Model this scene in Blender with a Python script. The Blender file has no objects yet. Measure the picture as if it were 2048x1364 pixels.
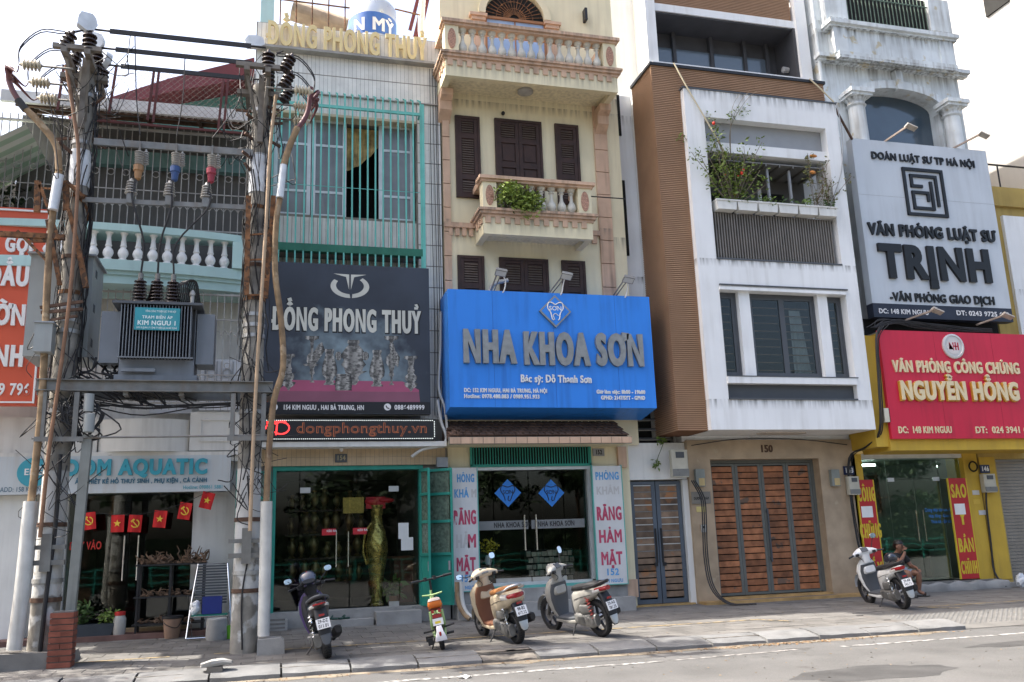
import bpy, bmesh, math, random, unicodedata
from mathutils import Vector, Matrix, geometry
random.seed(7)
R = math.radians
scene = bpy.context.scene
COL = scene.collection

# ------------------------------------------------------------------ camera, sky, sun, exposure
YAW, TILT, ROLL, FPX, HC = R(15.281), R(12.676), R(-1.9795), 1765.7, 1.75
_f = Vector((math.sin(YAW)*math.cos(TILT), math.cos(YAW)*math.cos(TILT), math.sin(TILT)))
_r = Vector((math.cos(YAW), -math.sin(YAW), 0)); _u = _r.cross(_f)
_r, _u = _r*math.cos(ROLL)+_u*math.sin(ROLL), -_r*math.sin(ROLL)+_u*math.cos(ROLL)
cam = bpy.data.cameras.new('camera'); cam_o = bpy.data.objects.new('camera', cam); COL.objects.link(cam_o)
cam.sensor_fit = 'HORIZONTAL'; cam.sensor_width = 36; cam.lens = 36*FPX/2048
cam.clip_start = .1; cam.clip_end = 3000
m = Matrix.Identity(4)
for i in range(3):
    m[i][0] = _r[i]; m[i][1] = _u[i]; m[i][2] = -_f[i]
m[2][3] = HC
cam_o.matrix_world = m
scene.camera = cam_o

SUN = Vector((-.62, .2, 1)).normalized()          # direction towards the sun
elev = math.asin(SUN.z); az = math.atan2(SUN.x, SUN.y)
world = bpy.data.worlds.new('World'); scene.world = world; world.use_nodes = True
nt = world.node_tree; nt.nodes.clear()
sky = nt.nodes.new('ShaderNodeTexSky'); sky.sky_type = 'NISHITA'; sky.sun_disc = False
sky.sun_elevation = elev; sky.sun_rotation = az
sky.air_density = 1.0; sky.dust_density = 7.0; sky.ozone_density = .8
bg = nt.nodes.new('ShaderNodeBackground'); bg.inputs[1].default_value = .15
wo = nt.nodes.new('ShaderNodeOutputWorld')
nt.links.new(sky.outputs[0], bg.inputs[0]); nt.links.new(bg.outputs[0], wo.inputs[0])
sl = bpy.data.lights.new('sun', 'SUN'); sl.energy = 3.5; sl.angle = R(.55); sl.color = (1, .94, .85)
so = bpy.data.objects.new('sun', sl); COL.objects.link(so)
so.rotation_euler = SUN.to_track_quat('Z', 'Y').to_euler(); so.location = (0, 0, 40)
scene.view_settings.view_transform = 'Standard'; scene.view_settings.look = 'None'
scene.view_settings.exposure = 1.62; scene.view_settings.gamma = 1
scene.cycles.max_bounces = 8; scene.cycles.transparent_max_bounces = 16

# ------------------------------------------------------------------ helpers
def U(u, v, Y):
    """photo pixel -> (x, z) on the vertical plane at depth Y"""
    d = _f + _r*((u-1024)/FPX) + _u*((682-v)/FPX)
    t = Y/d.y
    return d.x*t, HC+d.z*t
def gz(y): return .022*max(0, y-14.85)
def G(u, v):
    """photo pixel -> (x, y) on the gently rising pavement"""
    d = _f + _r*((u-1024)/FPX) + _u*((682-v)/FPX)
    y = 15
    for k in range(12): y = d.y*(gz(y)-HC)/d.z
    return d.x/d.y*y, y

class MB:
    def __init__(s): s.v = []; s.f = []
    def add(s, vs, fs):
        o = len(s.v); s.v += [tuple(p) for p in vs]; s.f += [[o+i for i in f] for f in fs]; return s
    def box(s, x0, x1, y0, y1, z0, z1):
        return s.add([(x0,y0,z0),(x1,y0,z0),(x1,y1,z0),(x0,y1,z0),(x0,y0,z1),(x1,y0,z1),(x1,y1,z1),(x0,y1,z1)],
                     [(0,3,2,1),(4,5,6,7),(0,1,5,4),(1,2,6,5),(2,3,7,6),(3,0,4,7)])
    def bar(s, a, b, w, h=None, up=(0,0,1)):
        a = Vector(a); b = Vector(b); d = (b-a).normalized(); h = w if h is None else h
        up = Vector(up)
        if abs(d.dot(up)) > .95: up = Vector((0,1,0))
        sx = d.cross(up).normalized()*w/2; sz = sx.normalized().cross(d)*h/2
        vs = [a-sx-sz, a+sx-sz, a+sx+sz, a-sx+sz, b-sx-sz, b+sx-sz, b+sx+sz, b-sx+sz]
        return s.add(vs, [(3,2,1,0),(4,5,6,7),(0,1,5,4),(1,2,6,5),(2,3,7,6),(3,0,4,7)])
    def tube(s, pts, r, n=8, cap=True, sub=0):
        pts = [Vector(p) for p in pts]
        if sub: pts, r = smooth_path(pts, r, sub)
        rs = r if isinstance(r, (list, tuple)) else [r]*len(pts)
        rings = []; up = Vector((0,0,1)); prev = None
        for i, p in enumerate(pts):
            d = (pts[min(i+1, len(pts)-1)]-pts[max(i-1, 0)]).normalized()
            if prev is None:
                a = d.cross(up if abs(d.z) < .95 else Vector((0,1,0))).normalized()
            else:
                a = (prev-d*prev.dot(d)); a = a.normalized() if a.length > 1e-6 else d.cross(up).normalized()
            prev = a; b = d.cross(a)
            rings.append([p+(a*math.cos(2*math.pi*k/n)+b*math.sin(2*math.pi*k/n))*rs[i] for k in range(n)])
        o = len(s.v)
        for rg in rings: s.v += [tuple(q) for q in rg]
        for i in range(len(pts)-1):
            for k in range(n):
                k2 = (k+1) % n
                s.f.append([o+i*n+k, o+i*n+k2, o+(i+1)*n+k2, o+(i+1)*n+k])
        if cap:
            s.f.append([o+k for k in range(n)][::-1]); s.f.append([o+(len(pts)-1)*n+k for k in range(n)])
        return s
    def lathe(s, prof, n=16, c=(0,0,0), axis='z', cap=True):
        o = len(s.v); c = Vector(c)
        for (r, h) in prof:
            for k in range(n):
                a = 2*math.pi*k/n; x, y = r*math.cos(a), r*math.sin(a)
                p = {'z': (x, y, h), 'y': (x, h, y), 'x': (h, x, y)}[axis]
                s.v.append(tuple(c+Vector(p)))
        for i in range(len(prof)-1):
            for k in range(n):
                k2 = (k+1) % n; q = [o+i*n+k, o+i*n+k2, o+(i+1)*n+k2, o+(i+1)*n+k]
                s.f.append(q if axis != 'y' else q[::-1])
        if cap:
            s.f.append([o+k for k in range(n)][::-1]); s.f.append([o+(len(prof)-1)*n+k for k in range(n)])
        return s
    def prism(s, poly, a0, a1, axis='y'):
        """poly in the two other axes (xz for y, xy for z, yz for x), extruded a0..a1"""
        def P(p, a): return {'y': (p[0], a, p[1]), 'z': (p[0], p[1], a), 'x': (a, p[0], p[1])}[axis]
        n = len(poly)
        vs = [P(p, a0) for p in poly]+[P(p, a1) for p in poly]
        fs = [list(range(n)), list(range(2*n-1, n-1, -1))]+[[i, i+n, (i+1) % n+n, (i+1) % n] for i in range(n)]
        return s.add(vs, fs)
    def loft(s, secs, n=16, axis='x', cap=True):
        """secs: (a, c1, c2, r1, r2, power) superellipse rings along axis"""
        o = len(s.v)
        for (a, c1, c2, r1, r2, pw) in secs:
            for k in range(n):
                t = 2*math.pi*k/n; ct, st = math.cos(t), math.sin(t)
                p1 = c1+r1*math.copysign(abs(ct)**(2/pw), ct); p2 = c2+r2*math.copysign(abs(st)**(2/pw), st)
                s.v.append({'x': (a, p1, p2), 'y': (p1, a, p2), 'z': (p1, p2, a)}[axis])
        for i in range(len(secs)-1):
            for k in range(n):
                k2 = (k+1) % n; s.f.append([o+i*n+k, o+i*n+k2, o+(i+1)*n+k2, o+(i+1)*n+k])
        if cap:
            s.f.append([o+k for k in range(n)][::-1]); s.f.append([o+(len(secs)-1)*n+k for k in range(n)])
        return s
    def sphere(s, c, rx, ry, rz, n=10, m=7):
        pr = [(math.sin(math.pi*(i+.02)/(m+.04)), -math.cos(math.pi*(i+.02)/(m+.04))) for i in range(m+1)]
        o = len(s.v)
        s.lathe(pr, n)
        s.v[o:] = [(c[0]+p[0]*rx, c[1]+p[1]*ry, c[2]+p[2]*rz) for p in s.v[o:]]
        return s
    def xf(s, M, o=0):
        s.v[o:] = [tuple(M @ Vector(p)) for p in s.v[o:]]; return s

def smooth_path(pts, r, sub):
    rs = r if isinstance(r, (list, tuple)) else [r]*len(pts)
    P = [pts[0]*2-pts[1]]+list(pts)+[pts[-1]*2-pts[-2]]; Q = []; q = []
    for i in range(1, len(P)-2):
        for k in range(sub):
            t = k/sub; a, b, c, d = P[i-1], P[i], P[i+1], P[i+2]
            Q.append(.5*((2*b)+(c-a)*t+(2*a-5*b+4*c-d)*t*t+(-a+3*b-3*c+d)*t**3))
            q.append(rs[i-1]*(1-t)+rs[min(i, len(rs)-1)]*t)
    Q.append(pts[-1]); q.append(rs[-1])
    return Q, q

LOCAL = set()
def _origin(o):
    v = Vector((0,0,0))
    while o is not None:
        v += o.location; o = o.parent
    return v
def mesh_of(mb, mat=None, smooth=0, recalc=True):
    me = bpy.data.meshes.new('mesh'); me.from_pydata(mb.v, [], mb.f); 
    if recalc:
        bm = bmesh.new(); bm.from_mesh(me); bmesh.ops.recalc_face_normals(bm, faces=bm.faces); bm.to_mesh(me); bm.free()
    if smooth:
        me.polygons.foreach_set('use_smooth', [True]*len(me.polygons)); me.set_sharp_from_angle(angle=R(smooth))
    if mat: me.materials.append(mat)
    me.update(); return me
def obj(name, mb, mat=None, parent=None, smooth=0, kind=None, recalc=True):
    me = mb if isinstance(mb, bpy.types.Mesh) else mesh_of(mb, mat, smooth, recalc)
    me.name = name
    o = bpy.data.objects.new(name, me); COL.objects.link(o)
    if parent is not None:
        o.parent = parent
        if parent not in LOCAL: o.location = -_origin(parent)
        else: LOCAL.add(o)
    if kind: o['kind'] = kind
    return o
def thing(name, label, cat, loc=(0,0,0), group=None, local=False):
    o = bpy.data.objects.new(name, None); COL.objects.link(o); o.location = loc; o.empty_display_size = .1
    o['label'] = label; o['category'] = cat
    if group: o['group'] = group
    if local: LOCAL.add(o)
    return o
def tag(o, label, cat, group=None):
    o['label'] = label; o['category'] = cat
    if group: o['group'] = group
    return o
def struct(name, mb, mat, smooth=0):
    o = obj(name, mb, mat, None, smooth); o['kind'] = 'structure'; return o
_unit = {}
def piece(name, mat, parent, x0, x1, y0, y1, z0, z1, rot=None):
    """axis-aligned box piece sharing one unit-cube mesh per material"""
    if mat.name not in _unit: _unit[mat.name] = mesh_of(MB().box(-.5,.5,-.5,.5,-.5,.5), mat)
    o = bpy.data.objects.new(name, _unit[mat.name]); COL.objects.link(o); o.parent = parent
    o.location = Vector(((x0+x1)/2, (y0+y1)/2, (z0+z1)/2)) - (Vector((0,0,0)) if parent in LOCAL else _origin(parent))
    o.scale = (x1-x0, y1-y0, z1-z0)
    if rot: o.rotation_euler = rot
    return o
def inst(name, me, parent, loc, scale=(1,1,1), rot=(0,0,0)):
    o = bpy.data.objects.new(name, me); COL.objects.link(o); o.parent = parent
    o.location = Vector(loc) - (Vector((0,0,0)) if (parent is None or parent in LOCAL) else _origin(parent))
    o.scale = scale; o.rotation_euler = rot
    return o

# ------------------------------------------------------------------ materials
def M(name, col, rough=.7, var=.18, scale=2.5, bump=.15, fine=60, streak=0, streakcol=None, metal=0, spec=.4, rand=0,
      spots=0, spotcol=None, spotscale=3, coat=0, speck=0, drips=()):
    mt = bpy.data.materials.new(name); mt.use_nodes = True; n = mt.node_tree; ns, L = n.nodes, n.links
    b = ns['Principled BSDF']; b.inputs['Roughness'].default_value = rough; b.inputs['Metallic'].default_value = metal
    b.inputs['Specular IOR Level'].default_value = spec
    if coat: b.inputs['Coat Weight'].default_value = coat; b.inputs['Coat Roughness'].default_value = .06
    geo = ns.new('ShaderNodeNewGeometry')
    def noise(sc, det=4, vec=None):
        t = ns.new('ShaderNodeTexNoise'); t.inputs['Scale'].default_value = sc; t.inputs['Detail'].default_value = det
        L.new(vec or geo.outputs['Position'], t.inputs['Vector']); return t.outputs['Fac']
    def ramp(src, a, b_):
        r = ns.new('ShaderNodeMapRange'); r.inputs[1].default_value = a; r.inputs[2].default_value = b_
        L.new(src, r.inputs[0]); return r.outputs[0]
    def mix(fac, a, c):
        x = ns.new('ShaderNodeMix'); x.data_type = 'RGBA'
        if isinstance(fac, float): x.inputs[0].default_value = fac
        else: L.new(fac, x.inputs[0])
        for k, s in ((6, a), (7, c)):
            if isinstance(s, tuple): x.inputs[k].default_value = (*s[:3], 1)
            else: L.new(s, x.inputs[k])
        return x.outputs[2]
    def mul(src, k):
        x = ns.new('ShaderNodeMath'); x.operation = 'MULTIPLY'; L.new(src, x.inputs[0]); x.inputs[1].default_value = k; return x.outputs[0]
    c = tuple(col)
    lo = tuple(max(0, x*(1-var)) for x in c); hi = tuple(min(1, x*(1+var*.7)) for x in c)
    cur = mix(ramp(noise(scale), .3, .7), lo, hi)
    if spots:
        cur = mix(ramp(noise(spotscale, 6), 1-spots, 1-spots+.04), cur, tuple(spotcol))
    if streak:
        mp = ns.new('ShaderNodeMapping'); mp.inputs['Scale'].default_value = (7, 7, .5); L.new(geo.outputs['Position'], mp.inputs[0])
        s1 = ramp(noise(1.0, 6, mp.outputs[0]), .46, .72); s2 = ramp(noise(.9, 4), .33, .62)
        x = ns.new('ShaderNodeMath'); x.operation = 'MULTIPLY'; L.new(s1, x.inputs[0]); L.new(s2, x.inputs[1])
        cur = mix(mul(x.outputs[0], streak), cur, tuple(streakcol or [k*.35 for k in c]))
    if speck:
        cur = mix(mul(ramp(noise(110, 3), .52, .66), speck), cur, tuple(min(1, k*1.9) for k in c)); cur = mix(mul(ramp(noise(85, 3), .55, .7), speck), cur, tuple(k*.35 for k in c))
    for (zt, ln) in drips:
        sp = ns.new('ShaderNodeSeparateXYZ'); L.new(geo.outputs['Position'], sp.inputs[0])
        mp = ns.new('ShaderNodeMapping'); mp.inputs['Scale'].default_value = (9, 9, .6); L.new(geo.outputs['Position'], mp.inputs[0])
        nn = ramp(noise(1.3, 6, mp.outputs[0]), .4, .72)
        d = ns.new('ShaderNodeMapRange'); d.inputs[1].default_value = zt-ln; d.inputs[2].default_value = zt; L.new(sp.outputs[2], d.inputs[0])
        ab = ns.new('ShaderNodeMath'); ab.operation = 'LESS_THAN'; ab.inputs[1].default_value = zt+.01; L.new(sp.outputs[2], ab.inputs[0])
        x1 = ns.new('ShaderNodeMath'); x1.operation = 'MULTIPLY'; L.new(nn, x1.inputs[0]); L.new(d.outputs[0], x1.inputs[1])
        x2 = ns.new('ShaderNodeMath'); x2.operation = 'MULTIPLY'; L.new(x1.outputs[0], x2.inputs[0]); L.new(ab.outputs[0], x2.inputs[1])
        cur = mix(mul(x2.outputs[0], .9), cur, (.10,.098,.09))
    if rand:
        oi = ns.new('ShaderNodeObjectInfo'); hs = ns.new('ShaderNodeHueSaturation')
        rr = ns.new('ShaderNodeMapRange'); rr.inputs[3].default_value = 1-rand; rr.inputs[4].default_value = 1+rand
        L.new(oi.outputs['Random'], rr.inputs[0]); L.new(rr.outputs[0], hs.inputs['Value']); L.new(cur, hs.inputs['Color']); cur = hs.outputs[0]
    L.new(cur, b.inputs['Base Color'])
    rv = ns.new('ShaderNodeMapRange'); rv.inputs[3].default_value = max(.02, rough-.1); rv.inputs[4].default_value = min(1, rough+.1)
    L.new(noise(scale*3), rv.inputs[0]); L.new(rv.outputs[0], b.inputs['Roughness'])
    if bump:
        bp = ns.new('ShaderNodeBump'); bp.inputs['Strength'].default_value = bump; bp.inputs['Distance'].default_value = .01
        L.new(noise(fine, 5), bp.inputs['Height']); L.new(bp.outputs[0], b.inputs['Normal'])
    return mt
def glass(name, tint=(.75,.8,.78), refl=.1, rough=.02):
    mt = bpy.data.materials.new(name); mt.use_nodes = True; n = mt.node_tree; ns, L = n.nodes, n.links; ns.remove(ns['Principled BSDF'])
    t = ns.new('ShaderNodeBsdfTransparent'); t.inputs[0].default_value = (*tint, 1)
    g = ns.new('ShaderNodeBsdfGlossy'); g.inputs['Roughness'].default_value = rough; g.inputs[0].default_value = (.95,.97,.96,1)
    geo = ns.new('ShaderNodeNewGeometry'); nz = ns.new('ShaderNodeTexNoise'); nz.inputs['Scale'].default_value = 1.1
    bp = ns.new('ShaderNodeBump'); bp.inputs['Strength'].default_value = .04; bp.inputs['Distance'].default_value = .05
    L.new(geo.outputs['Position'], nz.inputs['Vector']); L.new(nz.outputs[0], bp.inputs['Height']); L.new(bp.outputs[0], g.inputs['Normal'])
    lw = ns.new('ShaderNodeFresnel'); lw.inputs['IOR'].default_value = 1.36
    ad = ns.new('ShaderNodeMath'); ad.operation = 'ADD'; ad.use_clamp = True; ad.inputs[1].default_value = refl; L.new(lw.outputs[0], ad.inputs[0])
    mx = ns.new('ShaderNodeMixShader'); L.new(ad.outputs[0], mx.inputs[0]); L.new(t.outputs[0], mx.inputs[1]); L.new(g.outputs[0], mx.inputs[2])
    L.new(mx.outputs[0], ns['Material Output'].inputs[0]); return mt
def flat(name, col, rough=.5, metal=0, spec=.4, coat=0): return M(name, col, rough, .06, 4, 0, metal=metal, spec=spec, coat=coat)
def emis(name, col, st):
    mt = flat(name, col); b = mt.node_tree.nodes['Principled BSDF']
    b.inputs['Emission Color'].default_value = (*col, 1); b.inputs['Emission Strength'].default_value = st; return mt

# ------------------------------------------------------------------ lettering (outlines of Blender's own built-in font, marks drawn here)
_gl = {}
_tc = bpy.data.curves.new('t', 'FONT'); _to = bpy.data.objects.new('t', _tc); COL.objects.link(_to)
def _outl(s):
    _tc.body = s; _tc.resolution_u = 3
    d = bpy.context.evaluated_depsgraph_get(); d.update(); c = _to.evaluated_get(d).to_curve(d); out = []
    for sp in c.splines:
        pl = []; bp = sp.bezier_points
        if len(bp):
            n = len(bp)
            for i in range(n):
                a, b = bp[i], bp[(i+1) % n]
                straight = (a.handle_right-a.co).length < 1e-5 and (b.handle_left-b.co).length < 1e-5
                dv = (b.co-a.co)
                if not straight and dv.length > 1e-6:
                    e = max(abs(dv.cross(a.handle_right-a.co).length), abs(dv.cross(b.handle_left-a.co).length))/dv.length
                    straight = e < .002
                pl += [a.co.xy] if straight else [q.xy for q in geometry.interpolate_bezier(a.co, a.handle_right, b.handle_left, b.co, 5)[:-1]]
        else: pl = [Vector(p.co[:2]) for p in sp.points]
        q = []
        for p in pl:
            if not q or (p-q[-1]).length > .004: q.append(p.copy())
        if len(q) > 2 and (q[0]-q[-1]).length < .004: q.pop()
        if len(q) > 2: out.append(q)
    return out
def glyph(ch):
    if ch not in _gl:
        k = 1/.686
        def xr(ps): return min(p.x for q in ps for p in q) if ps else 0
        bar = xr(_outl('|')); adv = (xr([q for q in _outl(ch+'|')][-1:]) - bar)*k if True else 0
        o = _outl(ch) if ch != ' ' else []
        full = _outl(ch+'|'); xs = [min(p.x for p in q) for q in full]; adv = (max(xs)-bar)*k
        _gl[ch] = ([[p*k for p in q] for q in o], adv)
    return _gl[ch]
def _area(q): return sum(q[i-1].x*q[i].y-q[i].x*q[i-1].y for i in range(len(q)))/2
def _inside(p, q):
    c = False
    for i in range(len(q)):
        a, b = q[i-1], q[i]
        if (a.y > p.y) != (b.y > p.y) and p.x < (b.x-a.x)*(p.y-a.y)/(b.y-a.y)+a.x: c = not c
    return c
def _offset(q, d):
    n = len(q); out = []
    for i in range(n):
        a, b, c = q[i-1], q[i], q[(i+1) % n]
        e1 = (b-a).normalized(); e2 = (c-b).normalized(); n1 = Vector((e1.y, -e1.x)); n2 = Vector((e2.y, -e2.x))
        mm = n1+n2
        if mm.length < .3: mm = n1*1.0
        else: mm = mm.normalized()/max(.6, mm.normalized().dot(n1))
        out.append(b+mm*d)
    return out
def _stroke(pts, w):
    pts = [Vector(p) for p in pts]; L_, R_ = [], []
    for i, p in enumerate(pts):
        d = (pts[min(i+1, len(pts)-1)]-pts[max(i-1, 0)]).normalized(); nn = Vector((-d.y, d.x))*w/2
        L_.append(p+nn); R_.append(p-nn)
    q = L_+R_[::-1]
    return q if _area(q) > 0 else q[::-1]
MK = {'\u0301': [(-.05,0),(.07,.16)], '\u0300': [(.05,0),(-.07,.16)], '\u0302': [(-.14,0),(0,.13),(.14,0)],
      '\u0303': [(-.15,.03),(-.08,.1),(.02,.05),(.1,.02),(.16,.09)], '\u0306': [(-.13,.12),(-.08,.02),(.08,.02),(.13,.12)],
      '\u0309': [(-.06,.16),(.02,.19),(.06,.13),(0,.07),(0,0)], '\u0323': [(-.05,-.2),(.05,-.2)], '\u031b': None}
def char_polys(ch, sx, off, w):
    d = unicodedata.normalize('NFD', ch); base = d[0]; marks = d[1:]; bar = False
    if ch in 'Đđ': base = 'D' if ch == 'Đ' else 'd'; marks = ''; bar = True
    if base == 'i' and any(k != '\u0323' for k in marks): base = 'ı'
    ps, adv = glyph(base); ps = [[Vector((p.x*sx, p.y)) for p in q] for q in ps]
    out = []
    for i, q in enumerate(ps):
        hole = sum(_inside(q[0], o) for j, o in enumerate(ps) if j != i) % 2
        if (_area(q) > 0) == bool(hole): q = q[::-1]
        out.append((_offset(q, off) if off else q, hole))
    if ps:
        x0 = min(p.x for q in ps for p in q); x1 = max(p.x for q in ps for p in q); top = max(p.y for q in ps for p in q)
        cx = (x0+x1)/2; y = top+.07+off
        for k in sorted(marks, key=lambda c: {'\u0302': 0, '\u0306': 0}.get(c, 1)):
            if k == '\u031b':
                hx = x1-.03*sx; out.append((_stroke([(hx-.02, top-.12), (hx+.08*sx+.03, top-.08), (hx+.1*sx+.04, top+.08)], w*1.0), 0)); continue
            if k == '\u0323': out.append((_stroke([(cx-w*.55, -.2), (cx+w*.55, -.2)], w*1.1), 0)); continue
            out.append((_stroke([(cx+a*min(1, sx*1.25), y+b) for a, b in MK[k]], w*.8), 0)); y += .17
        if bar:
            yb = .36 if ch == 'Đ' else .88; xa = (x0-.09) if ch == 'Đ' else (x1-.3*sx); xb = x0+.26*sx if ch == 'Đ' else x1+.1
            out.append((_stroke([(xa, yb), (xb, yb)], w*.75), 2))
    return out, adv*sx
def text(name, s, x, z, h, Y, mat, parent, width=None, sx=1.0, off=.04, depth=.004, align='l', track=0, split=False, xf=None, side=None, lift=0):
    """letters of cap height h standing on a vertical plane at Y facing -Y; x is the left edge (or centre / right)"""
    w = .13+2*off; cur = 0; items = []; track = track or max(0, 1.5*off)
    if width:
        nat = sum(char_polys(c, 1, 0, w)[1] for c in s); sx = max(.3, (width/h-track*(len(s)-1))/nat)
    for c in s:
        ps, adv = char_polys(c, sx, off, w); items.append((c, ps, cur)); cur += adv+track
    tot = (cur-track)*h; x0 = x - (tot/2 if align == 'c' else tot if align == 'r' else 0)
    mbs = []
    for c, ps, cx in items:
        if not ps: continue
        mb = MB()
        groups = [[q] for q, hl in ps if hl in (0, 2)]; lv = [hl for q, hl in ps if hl in (0, 2)]
        for q, hl in ps:
            if hl == 1:
                for g in groups:
                    if _inside(q[0], g[0]): g.append(q); break
        for g, l_ in zip(groups, lv):
            fl = [p for q in g for p in q]; e = depth+(.0015 if l_ == 2 else 0)+lift
            def W(p, yy): return (x0+(cx+p.x)*h, yy, z+p.y*h)
            tri = geometry.tessellate_polygon([[Vector((p.x, p.y, 0)) for p in q] for q in g])
            o = len(mb.v)
            mb.v += [W(p, Y-e) for p in fl]; mb.f += [[o+i for i in t] for t in tri]
            if depth > .006:
                st = 0
                for q in g:
                    n = len(q); o2 = len(mb.v)
                    mb.v += [W(p, Y-e) for p in q]+[W(p, Y-lift) for p in q]
                    mb.f += [[o2+i, o2+(i+1) % n, o2+n+(i+1) % n, o2+n+i] for i in range(n)]
        if xf: mb.xf(xf)
        mbs.append(mb)
    if split:
        for mb in mbs: obj('letter', mb, mat, parent)
        return None
    al = MB()
    for mb in mbs: al.add(mb.v, mb.f)
    return obj(name, al, mat, parent)
def shape(name, polys, Y, mat, parent, depth=.004, xf=None, lift=0):
    """flat printed shape: list of xz polygons (first outer, rest separate) raised from the plane at Y"""
    mb = MB()
    for q in polys:
        if depth > .006: mb.prism(q, Y-depth-lift, Y-lift)
        else:
            o = len(mb.v); mb.v += [(p[0], Y-depth-lift, p[1]) for p in q]
            mb.f += [[o+i for i in t] for t in geometry.tessellate_polygon([[Vector((p[0], p[1], 0)) for p in q]])]
    if xf: mb.xf(xf)
    return obj(name, mb, mat, parent)
def ell(cx, cz, rx, rz, a0=0, a1=360, n=24):
    return [(cx+rx*math.cos(R(a0+(a1-a0)*i/n)), cz+rz*math.sin(R(a0+(a1-a0)*i/n))) for i in range(n+(0 if a1-a0 == 360 else 1))]
def strip(pts, w):
    return [(p.x, p.y) for p in _stroke(pts, w)]

# ------------------------------------------------------------------ shared materials
m_white = M('white_plaster', (.72,.72,.69), .85, .1, 1.2, .2, 40, streak=.35, streakcol=(.33,.32,.29))
m_white150 = M('white_render', (.78,.79,.79), .8, .06, 1.0, .12, 50, streak=.35, streakcol=(.45,.44,.41), drips=((12.9,.32),(8.33,.2),(4.83,.25)))
m_cream = M('cream_plaster', (.74,.665,.46), .85, .12, .9, .2, 40, streak=.4, streakcol=(.45,.38,.26), drips=((13.08,.45),(9.2,.4),(12.65,.25),(6.6,.3)))
m_peach = M('peach_trim', (.58,.395,.275), .8, .16, 2, .2, 40, streak=.7, streakcol=(.2,.14,.1), drips=((14.15,.16),(13.3,.2),(9.4,.2)))
m_conc = M('concrete', (.30,.295,.28), .9, .25, 2.5, .5, 45, spots=.33, spotcol=(.2,.2,.19))
m_concd = M('dark_concrete', (.17,.165,.155), .9, .35, 2.2, .5, 40)
m_steelg = M('galvanised_steel', (.19,.19,.18), .5, .2, 5, .15, 60, streak=.5, streakcol=(.17,.12,.08), metal=.35)
m_rust = M('rusty_steel', (.19,.09,.042), .95, .6, 7, .6, 40, spots=.47, spotcol=(.075,.045,.03), spotscale=11)
m_rustd = M('dark_rusty_steel', (.11,.065,.045), .9, .4, 9, .4, 50)
m_black = flat('black_plastic', (.018,.018,.02), .45)
m_rubber = flat('rubber', (.025,.025,.026), .8)
m_cable = flat('black_cable', (.02,.02,.022), .6)
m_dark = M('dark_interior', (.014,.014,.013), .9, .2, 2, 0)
m_chrome = flat('chrome', (.7,.7,.7), .15, metal=1)
m_alu = M('aluminium', (.55,.55,.55), .35, .1, 6, 0, metal=.8)
m_glass = glass('shop_glass', (.9,.93,.915), .01)
m_winglass = glass('window_glass', (.8,.84,.84), .0, .03)
m_teal = M('teal_paint', (.025,.27,.21), .55, .15, 3, .1, streak=.3, streakcol=(.03,.14,.11))
m_tealbar = M('pale_teal_paint', (.12,.42,.37), .55, .15, 3, .05, streak=.3, streakcol=(.14,.2,.16))
m_brownwood = M('dark_brown_wood', (.045,.022,.016), .6, .3, 4, .2, 30)
m_whitep = flat('white_paint', (.78,.78,.77), .5)
m_grey = flat('grey_paint', (.3,.31,.32), .5)
m_darkgrey = flat('dark_grey_metal', (.075,.082,.092), .45)
# ------------------------------------------------------------------ ground, road, kerb, pavement
m_asph = M('asphalt', (.092,.0915,.09), .9, .28, .7, .6, 90, speck=.5, spots=.36, spotcol=(.062,.06,.058), spotscale=1.3)
m_paver = M('paver_stone', (.128,.123,.115), .85, .3, 1.7, .35, 70, speck=.3, rand=.18, spots=.36, spotcol=(.085,.08,.073), spotscale=2)
m_joint = M('joint_sand', (.12,.11,.1), .95, .2, 5, .3)
m_kerb = M('kerb_stone', (.145,.147,.147), .85, .3, 2.2, .4, 60, speck=.3, rand=.1, spots=.35, spotcol=(.14,.135,.125), spotscale=4)
m_kerbd = M('broken_kerb_concrete', (.16,.145,.125), .95, .4, 5, .8, 30)
m_sand = M('gutter_dirt', (.19,.16,.12), .95, .35, 5, .5, 60, spots=.4, spotcol=(.12,.10,.08), spotscale=8)
def worn(name, col, under, lo=.42, hi=.6, sc=9):
    mt = M(name, col, .8, .1, 5, .2); n = mt.node_tree; b = n.nodes['Principled BSDF']
    src = b.inputs['Base Color'].links[0].from_socket
    nz = n.nodes.new('ShaderNodeTexNoise'); nz.inputs['Scale'].default_value = sc; nz.inputs['Detail'].default_value = 7
    g = n.nodes.new('ShaderNodeNewGeometry'); n.links.new(g.outputs['Position'], nz.inputs['Vector'])
    mr = n.nodes.new('ShaderNodeMapRange'); mr.inputs[1].default_value = lo; mr.inputs[2].default_value = hi; n.links.new(nz.outputs[0], mr.inputs[0])
    x = n.nodes.new('ShaderNodeMix'); x.data_type = 'RGBA'; n.links.new(mr.outputs[0], x.inputs[0]); n.links.new(src, x.inputs[6]); x.inputs[7].default_value = (*under, 1)
    n.links.new(x.outputs[2], b.inputs['Base Color']); return mt
m_yline = worn('worn_yellow_paint', (.36,.27,.135), (.13,.122,.11), .44, .62)
m_wline = worn('worn_white_road_paint', (.34,.34,.33), (.08,.078,.075), .42, .58)
m_wline2 = worn('faded_white_road_paint', (.26,.25,.24), (.095,.093,.09), .4, .56)

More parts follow.
